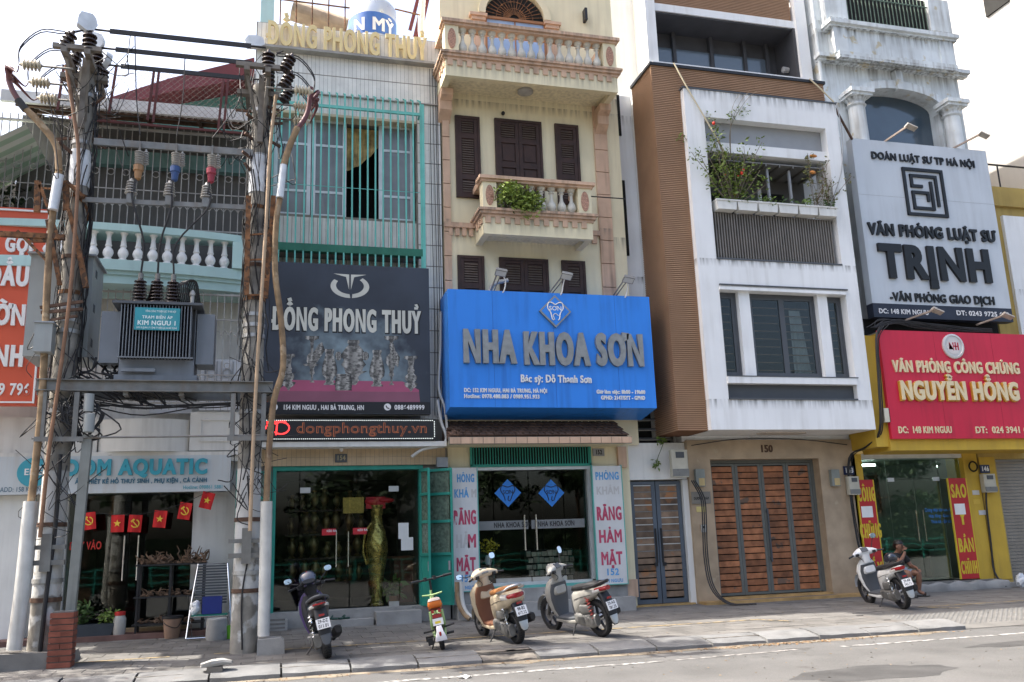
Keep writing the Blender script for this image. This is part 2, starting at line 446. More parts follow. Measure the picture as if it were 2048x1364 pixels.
struct('ground', MB().add([(-900,-900,-.3),(900,-900,-.3),(900,900,-.3),(-900,900,-.3)], [(0,1,2,3)]), m_joint)
struct('road', MB().add([(-90,-30,-.13),(130,-30,-.13),(130,14.6,-.13),(-90,14.6,-.13)], [(0,1,2,3)]), m_asph)
mb = MB(); ys = [14.55,14.85]+[15+i*.5 for i in range(17)]
xs = [-30, 60]
for a, b in zip(ys, ys[1:]):
    xr_ = 11.6 if b < 16.6 else 70
    mb.add([(-40,a,gz(a)-.012),(xr_,a,gz(a)-.012),(xr_,b,gz(b)-.012),(-40,b,gz(b)-.012)], [(0,1,2,3)])
pav = struct('pavement', mb, m_joint)
# pavers: near ones single pieces, the rest one mass
cells = []
S = .42
for j in range(14):
    for i in range(-22, 58):
        x0 = i*S + (.21 if j % 2 else 0); y0 = 14.88+j*S
        cx, cy = x0+S/2, y0+S/2
        if y0+S > 20.6: continue
        if 11.5 < cx and cy < 16.45: continue        # tactile ramp slab
        cells.append((cx*.55+cy*1.6 if -3.6 < cx*15/cy < 14 else 99, cx, cy))
near = sorted(cells)[:296]; nearset = set(near)
pm = mesh_of(MB().box(-S/2+.004, S/2-.004, -S/2+.004, S/2-.004, -.04, 0), m_paver)
rest = MB()
for c in cells:
    _, cx, cy = c; dz = random.uniform(-.003, .003); tx, ty = random.uniform(-.006,.006), random.uniform(-.006,.006)+.022
    if c in nearset: inst('paver', pm, pav, (cx, cy, gz(cy)+dz), (1,1,1), (ty, tx, 0))
    else:
        o = len(rest.v); rest.box(-S/2+.004, S/2-.004, -S/2+.004, S/2-.004, -.04, 0)
        rest.xf(Matrix.Translation((cx, cy, gz(cy)+dz)) @ Matrix.Rotation(ty, 4, 'X') @ Matrix.Rotation(tx, 4, 'Y'), o)
obj('pavers', rest, m_paver, pav, kind='stuff')
# tactile ramp slab on the right, with raised dots
mb = MB(); 
mb.add([(11.58,14.25,-.122),(70,14.25,-.122),(70,16.52,gz(16.52)-.001),(11.58,16.52,gz(16.52)-.001)], [(0,1,2,3)])
ramp_o = struct('dropped_kerb_ramp', mb, M('ramp_paving', (.125,.122,.115), .9, .2, 2, .4))
mb = MB()
for i in range(40):
    for j in range(11):
        x = 12.0+i*.12; y = 14.75+j*.12; z = -.122+(y-14.25)/2.27*(gz(16.52)+.121)
        mb.lathe([(.028,-.004),(.026,.007),(.012,.011)], 6, (x, y, z))
obj('tactile_dots', mb, m_kerb, ramp_o, kind='stuff')
# kerb stones
kerb = struct('kerb', MB().box(-9, 11.6, 14.5, 14.86, -.2, -.012), m_kerbd)
def kerb_mesh(L_, ch, mat):
    p = [(-.28,-.16),(-.265,-.065),(-.2,-.045),(.14,.012),(.36,.012),(.36,-.16)]
    mb = MB(); n = len(p); m_ = 8
    for i in range(m_+1):
        xx = -L_/2+.006+(L_-.012)*i/m_
        for q, (y, z) in enumerate(p):
            j_ = random.uniform(-.008,.008) if q in (1,2,3) else 0
            mb.v.append((xx, y+j_, z+(j_*.8-ch*random.random()*.05 if q in (1,2,3) else 0)))
    for i in range(m_):
        for q in range(n): mb.f.append([i*n+q, i*n+(q+1)%n, (i+1)*n+(q+1)%n, (i+1)*n+q])
    mb.f.append(list(range(n))); mb.f.append([m_*n+q for q in range(n)][::-1])
    return mesh_of(mb, mat)
km = kerb_mesh(1.0, 0, m_kerb); kb = kerb_mesh(.9, .6, m_kerbd)
x = -9.0
while x < 11.5:
    brk = 2.62 < x < 3.9
    L_ = .9 if brk else 1.02
    inst('broken_kerb_stone' if brk else 'kerb_stone', kb if brk else km, kerb, (x+L_/2, 14.5+random.uniform(-.012,.012), random.uniform(-.008,.006) - (.012 if brk else 0)), (1,1,1), (random.uniform(-.01,.01), random.uniform(-.008,.008), random.uniform(-.006,.006)))
    x += L_
# gutter dirt, leaves and paint
mb = MB(); n = 60
for i in range(n):
    xa = -8+i*.33; wa = .12+.22*abs(math.sin(i*1.7)*math.cos(i*.6)); wb = .12+.22*abs(math.sin((i+1)*1.7)*math.cos((i+1)*.6))
    mb.add([(xa,14.24,-.122),(xa+.33,14.24,-.122),(xa+.33,14.2-wb,-.126),(xa,14.2-wa,-.126)], [(0,3,2,1)])
g = obj('gutter_dirt', mb, m_sand); g['kind'] = 'stuff'; g['label'] = 'brown grit and dirt lying along the kerb'
mb = MB()
for i in range(420):
    x = random.choice([random.gauss(8.4,.9), random.uniform(-4,12)]); y = 14.15-abs(random.gauss(0,.14)); s = random.uniform(.01,.035); a = random.random()*6.3
    c_, s_ = math.cos(a)*s, math.sin(a)*s
    mb.add([(x+c_,y+s_,-.12),(x-s_*.5,y+c_*.5,-.112),(x-c_,y-s_,-.119),(x+s_*.5,y-c_*.5,-.121)], [(0,1,2,3)])
g = obj('leaf_litter', mb, M('dry_leaves', (.2,.12,.06), .9, .4, 9, 0)); g['kind'] = 'stuff'; g['label'] = 'dry fallen leaves and scraps in the gutter'
def painted(name, quads, mat, label):
    mb = MB()
    for q in quads: mb.add(q, [(0,1,2,3)])
    o = struct(name, mb, mat); return o
def seg(xa, ya, xb, yb, w, z):
    d = Vector((xb-xa, yb-ya)).normalized(); nx, ny = -d.y*w/2, d.x*w/2
    zz = (lambda y: gz(y)+.009) if z is None else (lambda y: z)
    return [(xa-nx,ya-ny,zz(ya-ny)),(xb-nx,yb-ny,zz(yb-ny)),(xb+nx,yb+ny,zz(yb+ny)),(xa+nx,ya+ny,zz(ya+ny))]
ya = G(1100,1266)[1]
painted('yellow_parking_line', [seg(-.9,ya,9.3,ya,.075,None), seg(9.33,ya+.03,9.75,ya-.55,.075,None), seg(13.4,ya+.35,17,ya+.35,.075,None), seg(13.5,ya+.2,14.0,ya-.2,.075,None), seg(-5.5,ya,-1.6,ya,.075,None)], m_yline, '')
painted('white_edge_line', [seg(9.0,13.25,22,13.25,.13,-.125), seg(-12,13.1,5.8,13.1,.13,-.125)], m_wline, '')
painted('faded_edge_line', [seg(5.9,13.12,8.2,13.3,.12,-.1255)], m_wline2, '')
# small scraps on the ground
for k, (u, v, s_) in enumerate([(930,1337,.1),(965,1252,.16)]):
    x, y = G(u, v); z = gz(y)+.015 if y > 14.9 else -.11
    mb = MB(); q = [(x+s_*math.cos(a)*(1+.3*math.sin(3*a)), y+s_*.6*math.sin(a), z+.02*math.sin(5*a)) for a in [i*.785 for i in range(8)]]
    mb.add(q+[(x,y,z+.03)], [(i,(i+1)%8,8) for i in range(8)])
    tag(obj('paper_scrap', mb, m_whitep), ['crumpled white paper scrap in the gutter by the broken kerb','flat pale scrap on the pavement under the left clinic panel'][k], 'litter')

mb = MB(); random.seed(8)
for i in range(520):
    y = random.choice([random.uniform(10.5,14.1), random.uniform(15,19.3)]); x = random.uniform(-4,18)*y/19; z = -.1265 if y < 14.2 else gz(y)+.0095; s_ = random.uniform(.008,.03); a = random.random()*6.3; c_, k_ = math.cos(a)*s_, math.sin(a)*s_
    mb.add([(x+c_,y+k_,z),(x-k_*.5,y+c_*.5,z+.008),(x-c_,y-k_,z+.001),(x+k_*.5,y-c_*.5,z)], [(0,1,2,3)])
g = obj('ground_litter', mb, M('mixed_litter', (.17,.13,.085), .9, .6, 3, 0)); g['kind'] = 'stuff'; g['label'] = 'small dry leaves and grit scattered over road and pavement'
mt_ = M('tar_patch', (.05,.05,.05), .8, .3, 2, .4, speck=.4)
for k, (x0, x1, y0, y1) in enumerate(((6.6,8.9,10.2,11.3),(1.0,2.2,12.3,12.75),(10.6,13.4,11.9,12.5))):
    n = 18; q = [((x0+x1)/2+(x1-x0)/2*math.cos(2*math.pi*i/n)*(1+.12*math.sin(i*2.3)), (y0+y1)/2+(y1-y0)/2*math.sin(2*math.pi*i/n)*(1+.15*math.cos(i*1.7)), -.1272) for i in range(n)]
    struct('tar_patch', MB().add(q, [list(range(n))]), mt_)
# ------------------------------------------------------------------ aquarium shop house (left)
m_wh158 = M('old_white_plaster', (.68,.67,.63), .9, .12, 1, .25, 40, streak=.5, streakcol=(.3,.28,.25), spots=.3, spotcol=(.5,.48,.43), spotscale=2)
m_paleblue = M('pale_blue_paint', (.42,.60,.59), .75, .12, 1.2, .15, 40, streak=.4, streakcol=(.3,.42,.42))
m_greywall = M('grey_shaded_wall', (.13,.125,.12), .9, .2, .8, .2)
m_gril = M('old_white_bars', (.33,.325,.31), .6, .25, 4, 0, streak=.4, streakcol=(.2,.15,.12))
m_leaf = M('leaf_green', (.05,.10,.025), .6, .5, 6, 0); m_leaf2 = M('leaf_light', (.12,.19,.035), .6, .4, 6, 0); m_soil = flat('soil', (.05,.035,.025), .95)
def leaves(mb, c, rx, ry, rz, n, s, droop=0):
    for i in range(n):
        while 1:
            p = Vector((random.uniform(-1,1), random.uniform(-1,1), random.uniform(-1,1)))
            if p.length < 1: break
        p = Vector((c[0]+p.x*rx, c[1]+p.y*ry, c[2]+p.z*rz)); d = Vector((random.gauss(0,1), random.gauss(0,1), random.gauss(0,.6)-droop)).normalized()
        e = d.cross(Vector((random.gauss(0,1),random.gauss(0,1),random.gauss(0,1)))).normalized(); l = s*random.uniform(.6,1.3)
        mb.add([p, p+d*l*.5+e*l*.22, p+d*l, p+d*l*.5-e*l*.22], [(0,1,2,3)])
    return mb
h = thing('narrow_house', 'white aquarium shop house with pale blue balcony and barred upper floors', 'house', (-3, 20, 0))
obj('wall', MB().box(-9,-4.02,20,20.6,0,4.4).box(-1.62,-.68,20.0,20.6,0,4.4).box(-4.02,-1.62,20,20.6,2.98,4.4).box(-5.6,-.68,20.3,29,4.4,11.2), m_wh158, h)
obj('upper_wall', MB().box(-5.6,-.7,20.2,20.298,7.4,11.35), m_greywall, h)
obj('step', MB().box(-5.4,-.75,19.35,20.0,0,.2), M('red_brown_step', (.16,.09,.075), .8, .3, 3, .3), h)
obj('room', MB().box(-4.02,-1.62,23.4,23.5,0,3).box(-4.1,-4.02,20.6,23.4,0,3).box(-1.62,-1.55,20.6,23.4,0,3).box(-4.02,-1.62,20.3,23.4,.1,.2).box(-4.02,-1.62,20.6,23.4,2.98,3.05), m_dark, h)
d = obj('door', MB().box(-4.0,-2.86,20.1,20.115,.25,2.97), m_glass, h)
obj('handle', MB().tube([(-2.93,20.05,1.2),(-2.93,20.05,2.1)], .02, 8), m_chrome, d, smooth=40)
d = obj('door', MB().box(-2.84,-1.64,20.1,20.115,.25,2.97), m_glass, h)
obj('handle', MB().tube([(-2.66,20.05,1.2),(-2.66,20.05,2.1)], .02, 8), m_chrome, d, smooth=40)
obj('pillar_panel', MB().box(-4.55,-4.05,19.93,20.0,.2,2.95).box(-5.9,-4.62,19.88,20.0,.1,2.95), m_white, h)
obj('marble_sill', MB().box(-4.0,-1.6,19.98,20.14,.2,.27), M('tan_stone', (.42,.32,.2), .6, .25, 5, .1), h)
# curved parapet over the sign and the slabs behind it
def bow(x0, x1, y0, dep, n=20):
    return [(x0+(x1-x0)*i/n, y0-dep*math.sin(math.pi*i/n)**.8) for i in range(n+1)]
def bowed(x0, x1, y0, dep, yb, z0, z1, n=20):
    p = bow(x0, x1, y0, dep, n); return MB().prism(p+[(x1,yb),(x0,yb)], z0, z1, 'z')
obj('parapet', bowed(-3.5,-1.75,19.75,.3,20.0,3.78,4.45), m_wh158, h, 40)
obj('parapet_panel', MB().box(-1.73,-.72,19.66,20.0,3.8,4.62).box(-8,-3.52,19.7,20.0,3.75,4.5), m_wh158, h)
obj('panel_moulding', MB().bar((-1.52,19.65,4.0),(-.92,19.65,4.0),.03).bar((-1.52,19.65,4.45),(-.92,19.65,4.45),.03).bar((-1.52,19.65,4.0),(-1.52,19.65,4.45),.03).bar((-.92,19.65,4.0),(-.92,19.65,4.45),.03), m_wh158, h)
obj('ledge', MB().box(-8,-.7,19.62,20.0,3.7,3.776).box(-8,-.7,19.7,20.0,3.58,3.698), m_wh158, h)
# pale blue balcony
bal = obj('balcony', bowed(-7.5,-.7,19.35,.42,20.2,7.18,7.36,28), m_paleblue, h, 40)
obj('moulding', bowed(-7.5,-.69,19.31,.43,20.19,7.36,7.44,28), m_paleblue, bal, 40)
obj('kerb_wall', bowed(-7.5,-.68,19.25,.44,19.6,7.44,7.66,28), m_paleblue, bal, 40)
obj('rail', bowed(-7.5,-.66,19.22,.44,19.52,8.28,8.43,28), m_paleblue, bal, 40)
obj('end_post', MB().box(-.98,-.68,19.12,19.5,7.67,8.27), m_paleblue, bal)
bprof = [(.1,0),(.1,.04),(.06,.06),(.1,.12),(.115,.17),(.1,.23),(.055,.29),(.075,.32),(.06,.36),(.045,.5),(.055,.56),(.09,.6)]
bm_ = mesh_of(MB().lathe(bprof, 10), m_whitep, 40)
pp = bow(-7.5,-.68,19.25,.44,28)
def yb(x):
    for (a, b), (c, d_) in zip(pp, pp[1:]):
        if a <= x <= c: return b+(d_-b)*(x-a)/(c-a)
    return 19.2
for k in range(15):
    x = -1.15-k*.285; inst('baluster', bm_, bal, (x, yb(x)+.15, 7.66), (.95,.95,1.03))
# first floor behind the transformer: white barred doors
gr = obj('first_floor_grille', MB().bar((-7,19.3,4.75),(-.72,19.3,4.75),.04).bar((-7,19.3,7.1),(-.72,19.3,7.1),.04).bar((-7,19.3,5.35),(-.72,19.3,5.35),.025).bar((-7,19.3,6.55),(-.72,19.3,6.55),.025), m_gril, h)
k = 0; x = -4.3
while x < -.75:
    piece('bar', m_gril, gr, x-.008, x+.008, 19.29, 19.31, 4.6, 7.15); x += .145
mb = MB()
for i in range(24):
    x = -4.2+i*.145; mb.tube([(x,19.28,6.2),(x+.05,19.28,6.3),(x+.1,19.28,6.3),(x+.145,19.28,6.2)], .009, 4, False)
    if i % 2 == 0: mb.tube([(x+.06*math.cos(a),19.28,5.55+.06*math.sin(a)) for a in [j*.7 for j in range(10)]], .009, 4, False)
obj('scrollwork', mb, m_gril, gr, kind='stuff')
obj('door_panel', MB().box(-1.55,-.75,19.6,19.66,4.65,5.75).box(-2.6,-1.75,20.1,20.16,4.65,7), M('pale_door', (.55,.56,.58), .7, .15, 2, .1), h)
mb = MB()
for a in (-1.35,-1.02):
    mb.tube([(a+.09*math.cos(t*.5),19.58,5.45+.09*math.sin(t*.5)) for t in range(14)], .013, 5, False)
    for dx in (-.12,.12): mb.tube([(a+dx,19.58,5.7),(a+dx,19.58,4.95),(a,19.58,4.8)], .012, 5, False)
obj('door_scrolls', mb, m_grey, h)
# second floor grille
gr = obj('second_floor_grille', MB().bar((-8,19.2,8.5),(-.7,19.2,8.5),.03).bar((-8,19.2,9.35),(-.7,19.2,9.35),.02).bar((-8,19.2,10.75),(-.7,19.2,10.75),.05), m_gril, h)
x = -6.9
while x < -.7:
    piece('bar', m_gril, gr, x-.009, x+.009, 19.19, 19.21, 8.43, 10.9); x += .15
mb = MB()
for i in range(40):
    x = -6.6+i*.15
    if i % 2 == 0: mb.tube([(x+.075+.07*math.cos(t*.48),19.17,9.72+.07*math.sin(t*.48)) for t in range(14)], .009, 4, False)
    mb.tube([(x,19.17,8.95),(x+.05,19.17,9.02),(x+.1,19.17,9.02),(x+.15,19.17,8.95)], .009, 4, False)
obj('ring_ornament', mb, m_gril, gr, kind='stuff')
obj('teal_post', MB().box(-4.35,-4.15,19.35,19.5,8.4,11), m_paleblue, h)
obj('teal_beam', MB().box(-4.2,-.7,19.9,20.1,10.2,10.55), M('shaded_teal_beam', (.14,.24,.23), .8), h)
# tin canopy roof
m_tin = M('grey_tin_sheet', (.24,.235,.225), .6, .2, 2, .1, metal=.3)
mb = MB(); N = 62
for i in range(N):
    xa = -5.45+i*4.75/N; xb = xa+4.75/N; za = .03*(i % 2); zb = .03*((i+1) % 2)
    mb.add([(xa,18.35,10.9+za),(xb,18.35,10.9+zb),(xb,20.4,11.5+zb),(xa,20.4,11.5+za)], [(0,1,2,3)])
roof = obj('roof', mb, m_tin, h)
obj('gutter', MB().box(-5.5,-.68,18.28,18.36,10.72,10.97), M('whitish_gutter', (.55,.55,.53), .6, .2, 2, .1, streak=.5), roof)
for x in (-5.2,-4.0,-2.9,-1.8,-.85): piece('rafter', m_rustd, roof, x-.03, x+.03, 18.4, 20.3, 11.05, 11.13, (R(16),0,0))
obj('purlin', MB().box(-5.4,-.7,18.9,18.96,10.94,11.02).box(-5.4,-.7,19.6,19.66,11.15,11.23), m_rustd, roof)
# maroon gable with teal tarpaulin behind
m_maroon = M('maroon_tin', (.13,.028,.034), .6, .15, 2, .1)
obj('teal_gable', MB().prism([(-4.4,11.3),(-.75,11.3),(-.75,13.4),(-4.0,12.3)], 21.6, 21.7), M('teal_tarpaulin', (.09,.24,.22), .8, .2, 1, .2), h)
obj('gable_roof', MB().prism([(-4.9,11.85),(-4.7,11.75),(-2.6,12.62),(-.72,13.2),(-.72,13.75),(-2.7,12.95)], 20.9, 21.75), m_maroon, h)
# neighbour to the far left: green awning, shade
nb = thing('low_house', 'shaded low house at the far left under a green striped awning', 'house', (-8.5, 20, 0))
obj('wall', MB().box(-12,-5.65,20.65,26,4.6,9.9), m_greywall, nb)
m_aw = M('pale_green_awning', (.35,.47,.36), .7, .1, 2, 0); m_awd = M('white_awning_stripe', (.6,.63,.58), .7, .1, 2, 0)
for k in range(10):
    ya = 18.3+k*.2; a = MB().add([(-5.0,ya,10.25),(-5.0,ya+.2,10.25),(-7.2,ya+.2,8.75),(-7.2,ya,8.75)], [(0,1,2,3)])
    obj('awning_strip', a, m_aw if k % 2 else m_awd, nb)
obj('awning_foliage', leaves(MB(), (-6.6,20.2,9.3), 1.3,.3,1.0, 900, .2), M('dark_ivy', (.02,.035,.015), .7, .5, 5, 0), nb, recalc=False, kind='stuff')
# ------------------------------------------------------------------ red spa sign
m_orange = M('orange_red_board', (.62,.10,.045), .55, .06, 1, 0)
sg = thing('red_signboard', 'orange red board with white spa lettering at the left edge', 'sign', (-5.6, 18.9, 4.6))
obj('board', MB().box(-7.2,-4.52,18.9,19.05,4.62,8.68), m_orange, sg)
obj('border', MB().bar((-7.2,18.88,8.62),(-4.56,18.88,8.62),.035).bar((-4.57,18.88,8.64),(-4.57,18.88,4.66),.035).bar((-7.2,18.88,4.68),(-4.56,18.88,4.68),.03), m_whitep, sg)
for s, u, v in (('GỘI',65,505),('ĐẦU',57,572),('DƯỠNG',50,650),('SINH',46,732)):
    x, z = U(u, v, 18.9)
    if s == 'DƯỠNG': s = 'DƯỠN'
    text('lettering', s, x, z, .39 if s != 'GỘI' else .3, 18.9, m_whitep, sg, sx=.56, off=.055, depth=.05, align='r')
x, z = U(59, 790, 18.9); text('lettering', '39 796', x, z, .22, 18.9, m_whitep, sg, sx=.7, off=.03, depth=.02, align='r')
# ------------------------------------------------------------------ aquarium sign
sg = thing('aquarium_signboard', 'white aquarium shop fascia sign with turquoise letters over the dark glass door', 'sign', (-3, 19.6, 2.95))
m_turq = M('turquoise_acrylic', (.05,.33,.42), .45, .1, 3, 0)
m_sgw = M('dirty_white_board', (.54,.58,.60), .6, .08, 1, 0, streak=.4, streakcol=(.45,.38,.3))
obj('board', MB().box(-6.5,-.88,19.62,19.8,2.95,3.7), m_sgw, sg)
xa, za = U(146, 950, 19.62); xb, zb = U(412, 948, 19.62)
text('lettering', 'ZOOM AQUATIC'[1:], xa-.18, za, .29, 19.62, m_turq, sg, width=xb-xa+.2, off=.07, depth=.05)
xa, za = U(150, 968, 19.62); xb, zb = U(414, 965, 19.62)
text('lettering', 'ẤN THIẾT KẾ HỒ THUỶ SINH , PHỤ KIỆN , CÁ CẢNH', xa, za, .085, 19.62, flat('blue_ink', (.03,.14,.22)), sg, width=xb-xa, off=.03, depth=.015)
xa, za = U(366, 978, 19.62); xb, zb = U(446, 977, 19.62)
text('lettering', 'Hotline: 098861 5881', xa, za, .07, 19.62, m_turq, sg, width=xb-xa, off=.02)
xa, za = U(0, 984, 19.62); text('lettering', 'ADD: 158 KIM NGƯU', xa, za, .09, 19.62, flat('grey_blue_ink', (.1,.17,.22)), sg, width=.95, off=.02)
cx, cz = U(68, 945, 19.62)
shape('round_logo', [ell(cx, cz, .3, .29)], 19.62, m_turq, sg, depth=.04)
text('lettering', 'EMỄI'[:3], cx-.17, cz-.05, .12, 19.575, m_whitep, sg, off=.04)
x, z = U(138, 1100, 20.08); text('door_lettering', 'ĐẨY VÀO', x, z, .15, 20.095, flat('red_vinyl', (.5,.03,.02)), d, width=.6, off=.03)
# ------------------------------------------------------------------ flag garland
m_flag = M('red_flag_cloth', (.55,.02,.02), .8, .1, 5, .1); m_star = flat('yellow_print', (.75,.5,.05))
def star(cx, cz, r): return [(cx+(r if i % 2 == 0 else r*.4)*math.sin(math.pi*i/5), cz+(r if i % 2 == 0 else r*.4)*math.cos(math.pi*i/5)) for i in range(10)]
fl_spots = [(178,1042,'h',-6),(235,1047,'s',0),(270,1047,'h',3),(320,1038,'s',5),(370,1022,'h',9),(414,1001,'s',14)]
ln = [(-4.1,19.55,2.9)]
for k, (u, v, t, a) in enumerate(fl_spots):
    Yf = 19.55; x, z = U(u, v, Yf)
    fg = thing('small_flag', 'small red flag with yellow %s, %s' % ('star' if t == 's' else 'hammer and sickle', ['leftmost on the string','second from the left','third from the left','third from the right','second from the right','rightmost before the white pillar'][k]), 'flag', (x, Yf, z), 'small red flags strung over the aquarium door', True)
    w, hh = .125, .17; mb = MB()
    for i in range(6):
        t0, t1 = i/6, (i+1)/6
        y0, y1 = .02*math.sin(t0*7+k), .02*math.sin(t1*7+k)
        mb.add([(-w+2*w*t0,y0,-hh),(-w+2*w*t1,y1,-hh),(-w+2*w*t1,y1*.4,hh),(-w+2*w*t0,y0*.4,hh)], [(0,1,2,3)])
    obj('cloth', mb, m_flag, fg, smooth=60)
    if t == 's': shape('star', [star(0,0,.075)], -.02, m_star, fg)
    else: shape('hammer_and_sickle', [strip([(.075*math.cos(R(q)), .075*math.sin(R(q))) for q in range(-150, 100, 25)], .022), strip([(.06,-.07),(-.05,.05)], .02), strip([(-.075,.03),(-.02,.085)], .035)], -.02, m_star, fg)
    fg.rotation_euler = (0, R(a), R(random.uniform(-12,12)))
    ln.append((x, Yf, z+hh))
ln.append((-.95,19.6,2.94))
tag(obj('garland_string', MB().tube(ln, .006, 4), m_cable), 'thin string carrying the small red flags over the door', 'string')
# ------------------------------------------------------------------ things in front of the aquarium shop
m_drift = M('driftwood', (.15,.095,.06), .9, .4, 12, .4)
def drift(name, label, x0, x1, y, z, hgt, n):
    mb = MB()
    for i in range(n):
        a = Vector((random.uniform(x0,x1), y+random.uniform(-.12,.12), z)); p = [a]
        for k in range(4): p.append(p[-1]+Vector((random.uniform(-.09,.09), random.uniform(-.06,.06), random.uniform(-.1,.3)*hgt)))
        for q in p: q.z = min(max(q.z, z+.012), z+hgt)
        mb.tube(p, [.028,.022,.017,.012,.005], 5, sub=2)
    return tag(obj(name, mb, m_drift, None, 60), label, 'driftwood', 'driftwood on the aquarium rack')
rk = thing('black_rack', 'black shelf rack holding driftwood before the aquarium door', 'rack', (-2, 19.7, .2))
for x in (-2.55,-1.95,-1.32): piece('post', m_black, rk, x-.02, x+.02, 19.45, 19.5, .2, 1.5); piece('post', m_black, rk, x-.02, x+.02, 19.8, 19.85, .2, 1.5)
for z in (.34,.86,1.48): piece('shelf', m_black, rk, -2.62, -1.28, 19.42, 19.88, z, z+.03)
drift('driftwood_tangle', 'spiky brown driftwood tangle at the left on the top shelf', -2.5, -1.98, 19.62, 1.51, .3, 46)
drift('driftwood_tangle', 'taller driftwood roots at the right on the top shelf', -1.85, -1.3, 19.62, 1.51, .42, 50)
drift('driftwood_tangle', 'dark driftwood on the middle shelf of the rack', -2.5, -1.5, 19.62, .89, .22, 34)
drift('driftwood_tangle', 'pale driftwood pieces on the bottom shelf of the rack', -2.5, -1.5, 19.62, .37, .22, 22)
x, y = -1.85, 19.25
b = thing('plastic_bucket', 'brown ribbed plastic bucket with dark rim by the folding chair', 'bucket', (x, y, gz(y)))
obj('body', MB().lathe([(.13,0),(.15,.1),(.175,.34),(.185,.4),(.17,.4),(.14,.05),(.001,.04)], 20, (x,y,gz(y)+.0)), M('tan_plastic', (.30,.19,.13), .6, .2, 4, .1), b, 40)
obj('rim', MB().lathe([(.185,.37),(.2,.38),(.2,.42),(.18,.42)], 20, (x,y,gz(y))), m_black, b, 40)
obj('handle', MB().tube([(x-.19,y,.46),(x-.1,y-.16,.36),(x+.1,y-.16,.3),(x+.19,y,.46)], .008, 6, sub=4), m_black, b)
# folding chair
x0, x1 = -1.5, -.78
ch = thing('folding_chair', 'folded metal lounge chair with slatted grey back by the green shutter', 'chair', (-1.15, 19.1, gz(19.1)))
zb_ = gz(19)+.01
obj('frame', MB().tube([(x0-.05,18.85,zb_),(x0,19.1,.75),(x0+.08,19.35,1.48),(x1-.08,19.35,1.48),(x1,19.1,.75),(x1+.05,18.85,zb_),(x0-.05,18.85,zb_)], .016, 8), m_chrome, ch, 40)
obj('seat_frame', MB().tube([(x0,19.15,.62),(x0+.02,18.75,.5),(x1-.02,18.75,.5),(x1,19.15,.62)], .014, 8).tube([(x0+.02,18.75,.5),(x0+.02,19.25,zb_)], .012, 6).tube([(x1-.02,18.75,.5),(x1-.02,19.25,zb_)], .012, 6), m_chrome, ch, 40)
for i in range(14):
    t = i/13; z = .72+t*.7; y = 19.1+t*.23
    piece('slat', m_darkgrey, ch, x0+.06, x1-.06, y-.006, y+.006, z, z+.032)
obj('seat', MB().box(x0+.03,x1-.03,18.78,19.14,.51,.53), M('green_mat', (.02,.2,.14), .8), ch)
tag(obj('plastic_basket', MB().box(-1.28,-.92,18.82,18.84,.54,.86).box(-1.28,-.92,19.06,19.08,.54,.86).box(-1.28,-1.26,18.84,19.06,.54,.86).box(-.94,-.92,18.84,19.06,.54,.86).box(-1.26,-.94,18.84,19.06,.54,.56), flat('navy_plastic', (.02,.035,.2), .5)), 'navy blue plastic basket on the folding chair seat', 'basket')
mb = MB().sphere((-1.42,18.9,.66), .1, .1, .13, 10, 6)
for i, p in enumerate(mb.v): mb.v[i] = tuple(Vector(p)+Vector((random.uniform(-.025,.025),)*3))
tag(obj('plastic_bag', mb, m_whitep), 'crumpled white plastic bag on the left of the folding chair', 'bag')
mb = MB().lathe([(.19,0),(.2,.05),(.19,.38),(.17,.4),(.15,.36),(.01,.34)], 14, (-.98,18.55,gz(18.5)))
tag(obj('concrete_weight', mb, m_conc, None, 40), 'round concrete weight below the folding chair', 'concrete block')
tag(obj('green_tub', MB().lathe([(.09,0),(.12,.24),(.1,.24),(.08,.03),(.01,.03)], 14, (-.72,18.6,gz(18.6))), flat('lime_plastic', (.14,.42,.03))), 'small bright green plastic tub behind the utility pole', 'tub')
jr = thing('plastic_jar', 'clear plastic jar with red lid on the shop step', 'jar', (-2.85, 19.5, .2))
obj('jar_body', MB().lathe([(.11,.2),(.12,.24),(.12,.5),(.09,.56)], 14, (-2.85,19.5,0)), M('cloudy_plastic', (.42,.4,.36), .2), jr, 40)
obj('lid', MB().lathe([(.1,.56),(.1,.63),(.01,.635)], 14, (-2.85,19.5,0)), flat('red_plastic', (.45,.02,.02)), jr, 40)
pl = thing('planter_trough', 'long dark planter trough with leafy green plants on the shop step', 'planter', (-3.3, 19.55, .2))
obj('trough', MB().prism([(-3.62,.2),(-2.98,.2),(-2.93,.42),(-3.67,.42)], 19.42, 19.64), M('dark_blue_plastic', (.035,.045,.055), .6), pl)
obj('foliage', leaves(MB(), (-3.55,19.52,.62), .2, .16, .22, 160, .13), m_leaf, pl, recalc=False)
obj('foliage', leaves(MB(), (-3.05,19.52,.55), .2, .14, .14, 120, .1), m_leaf2, pl, recalc=False)
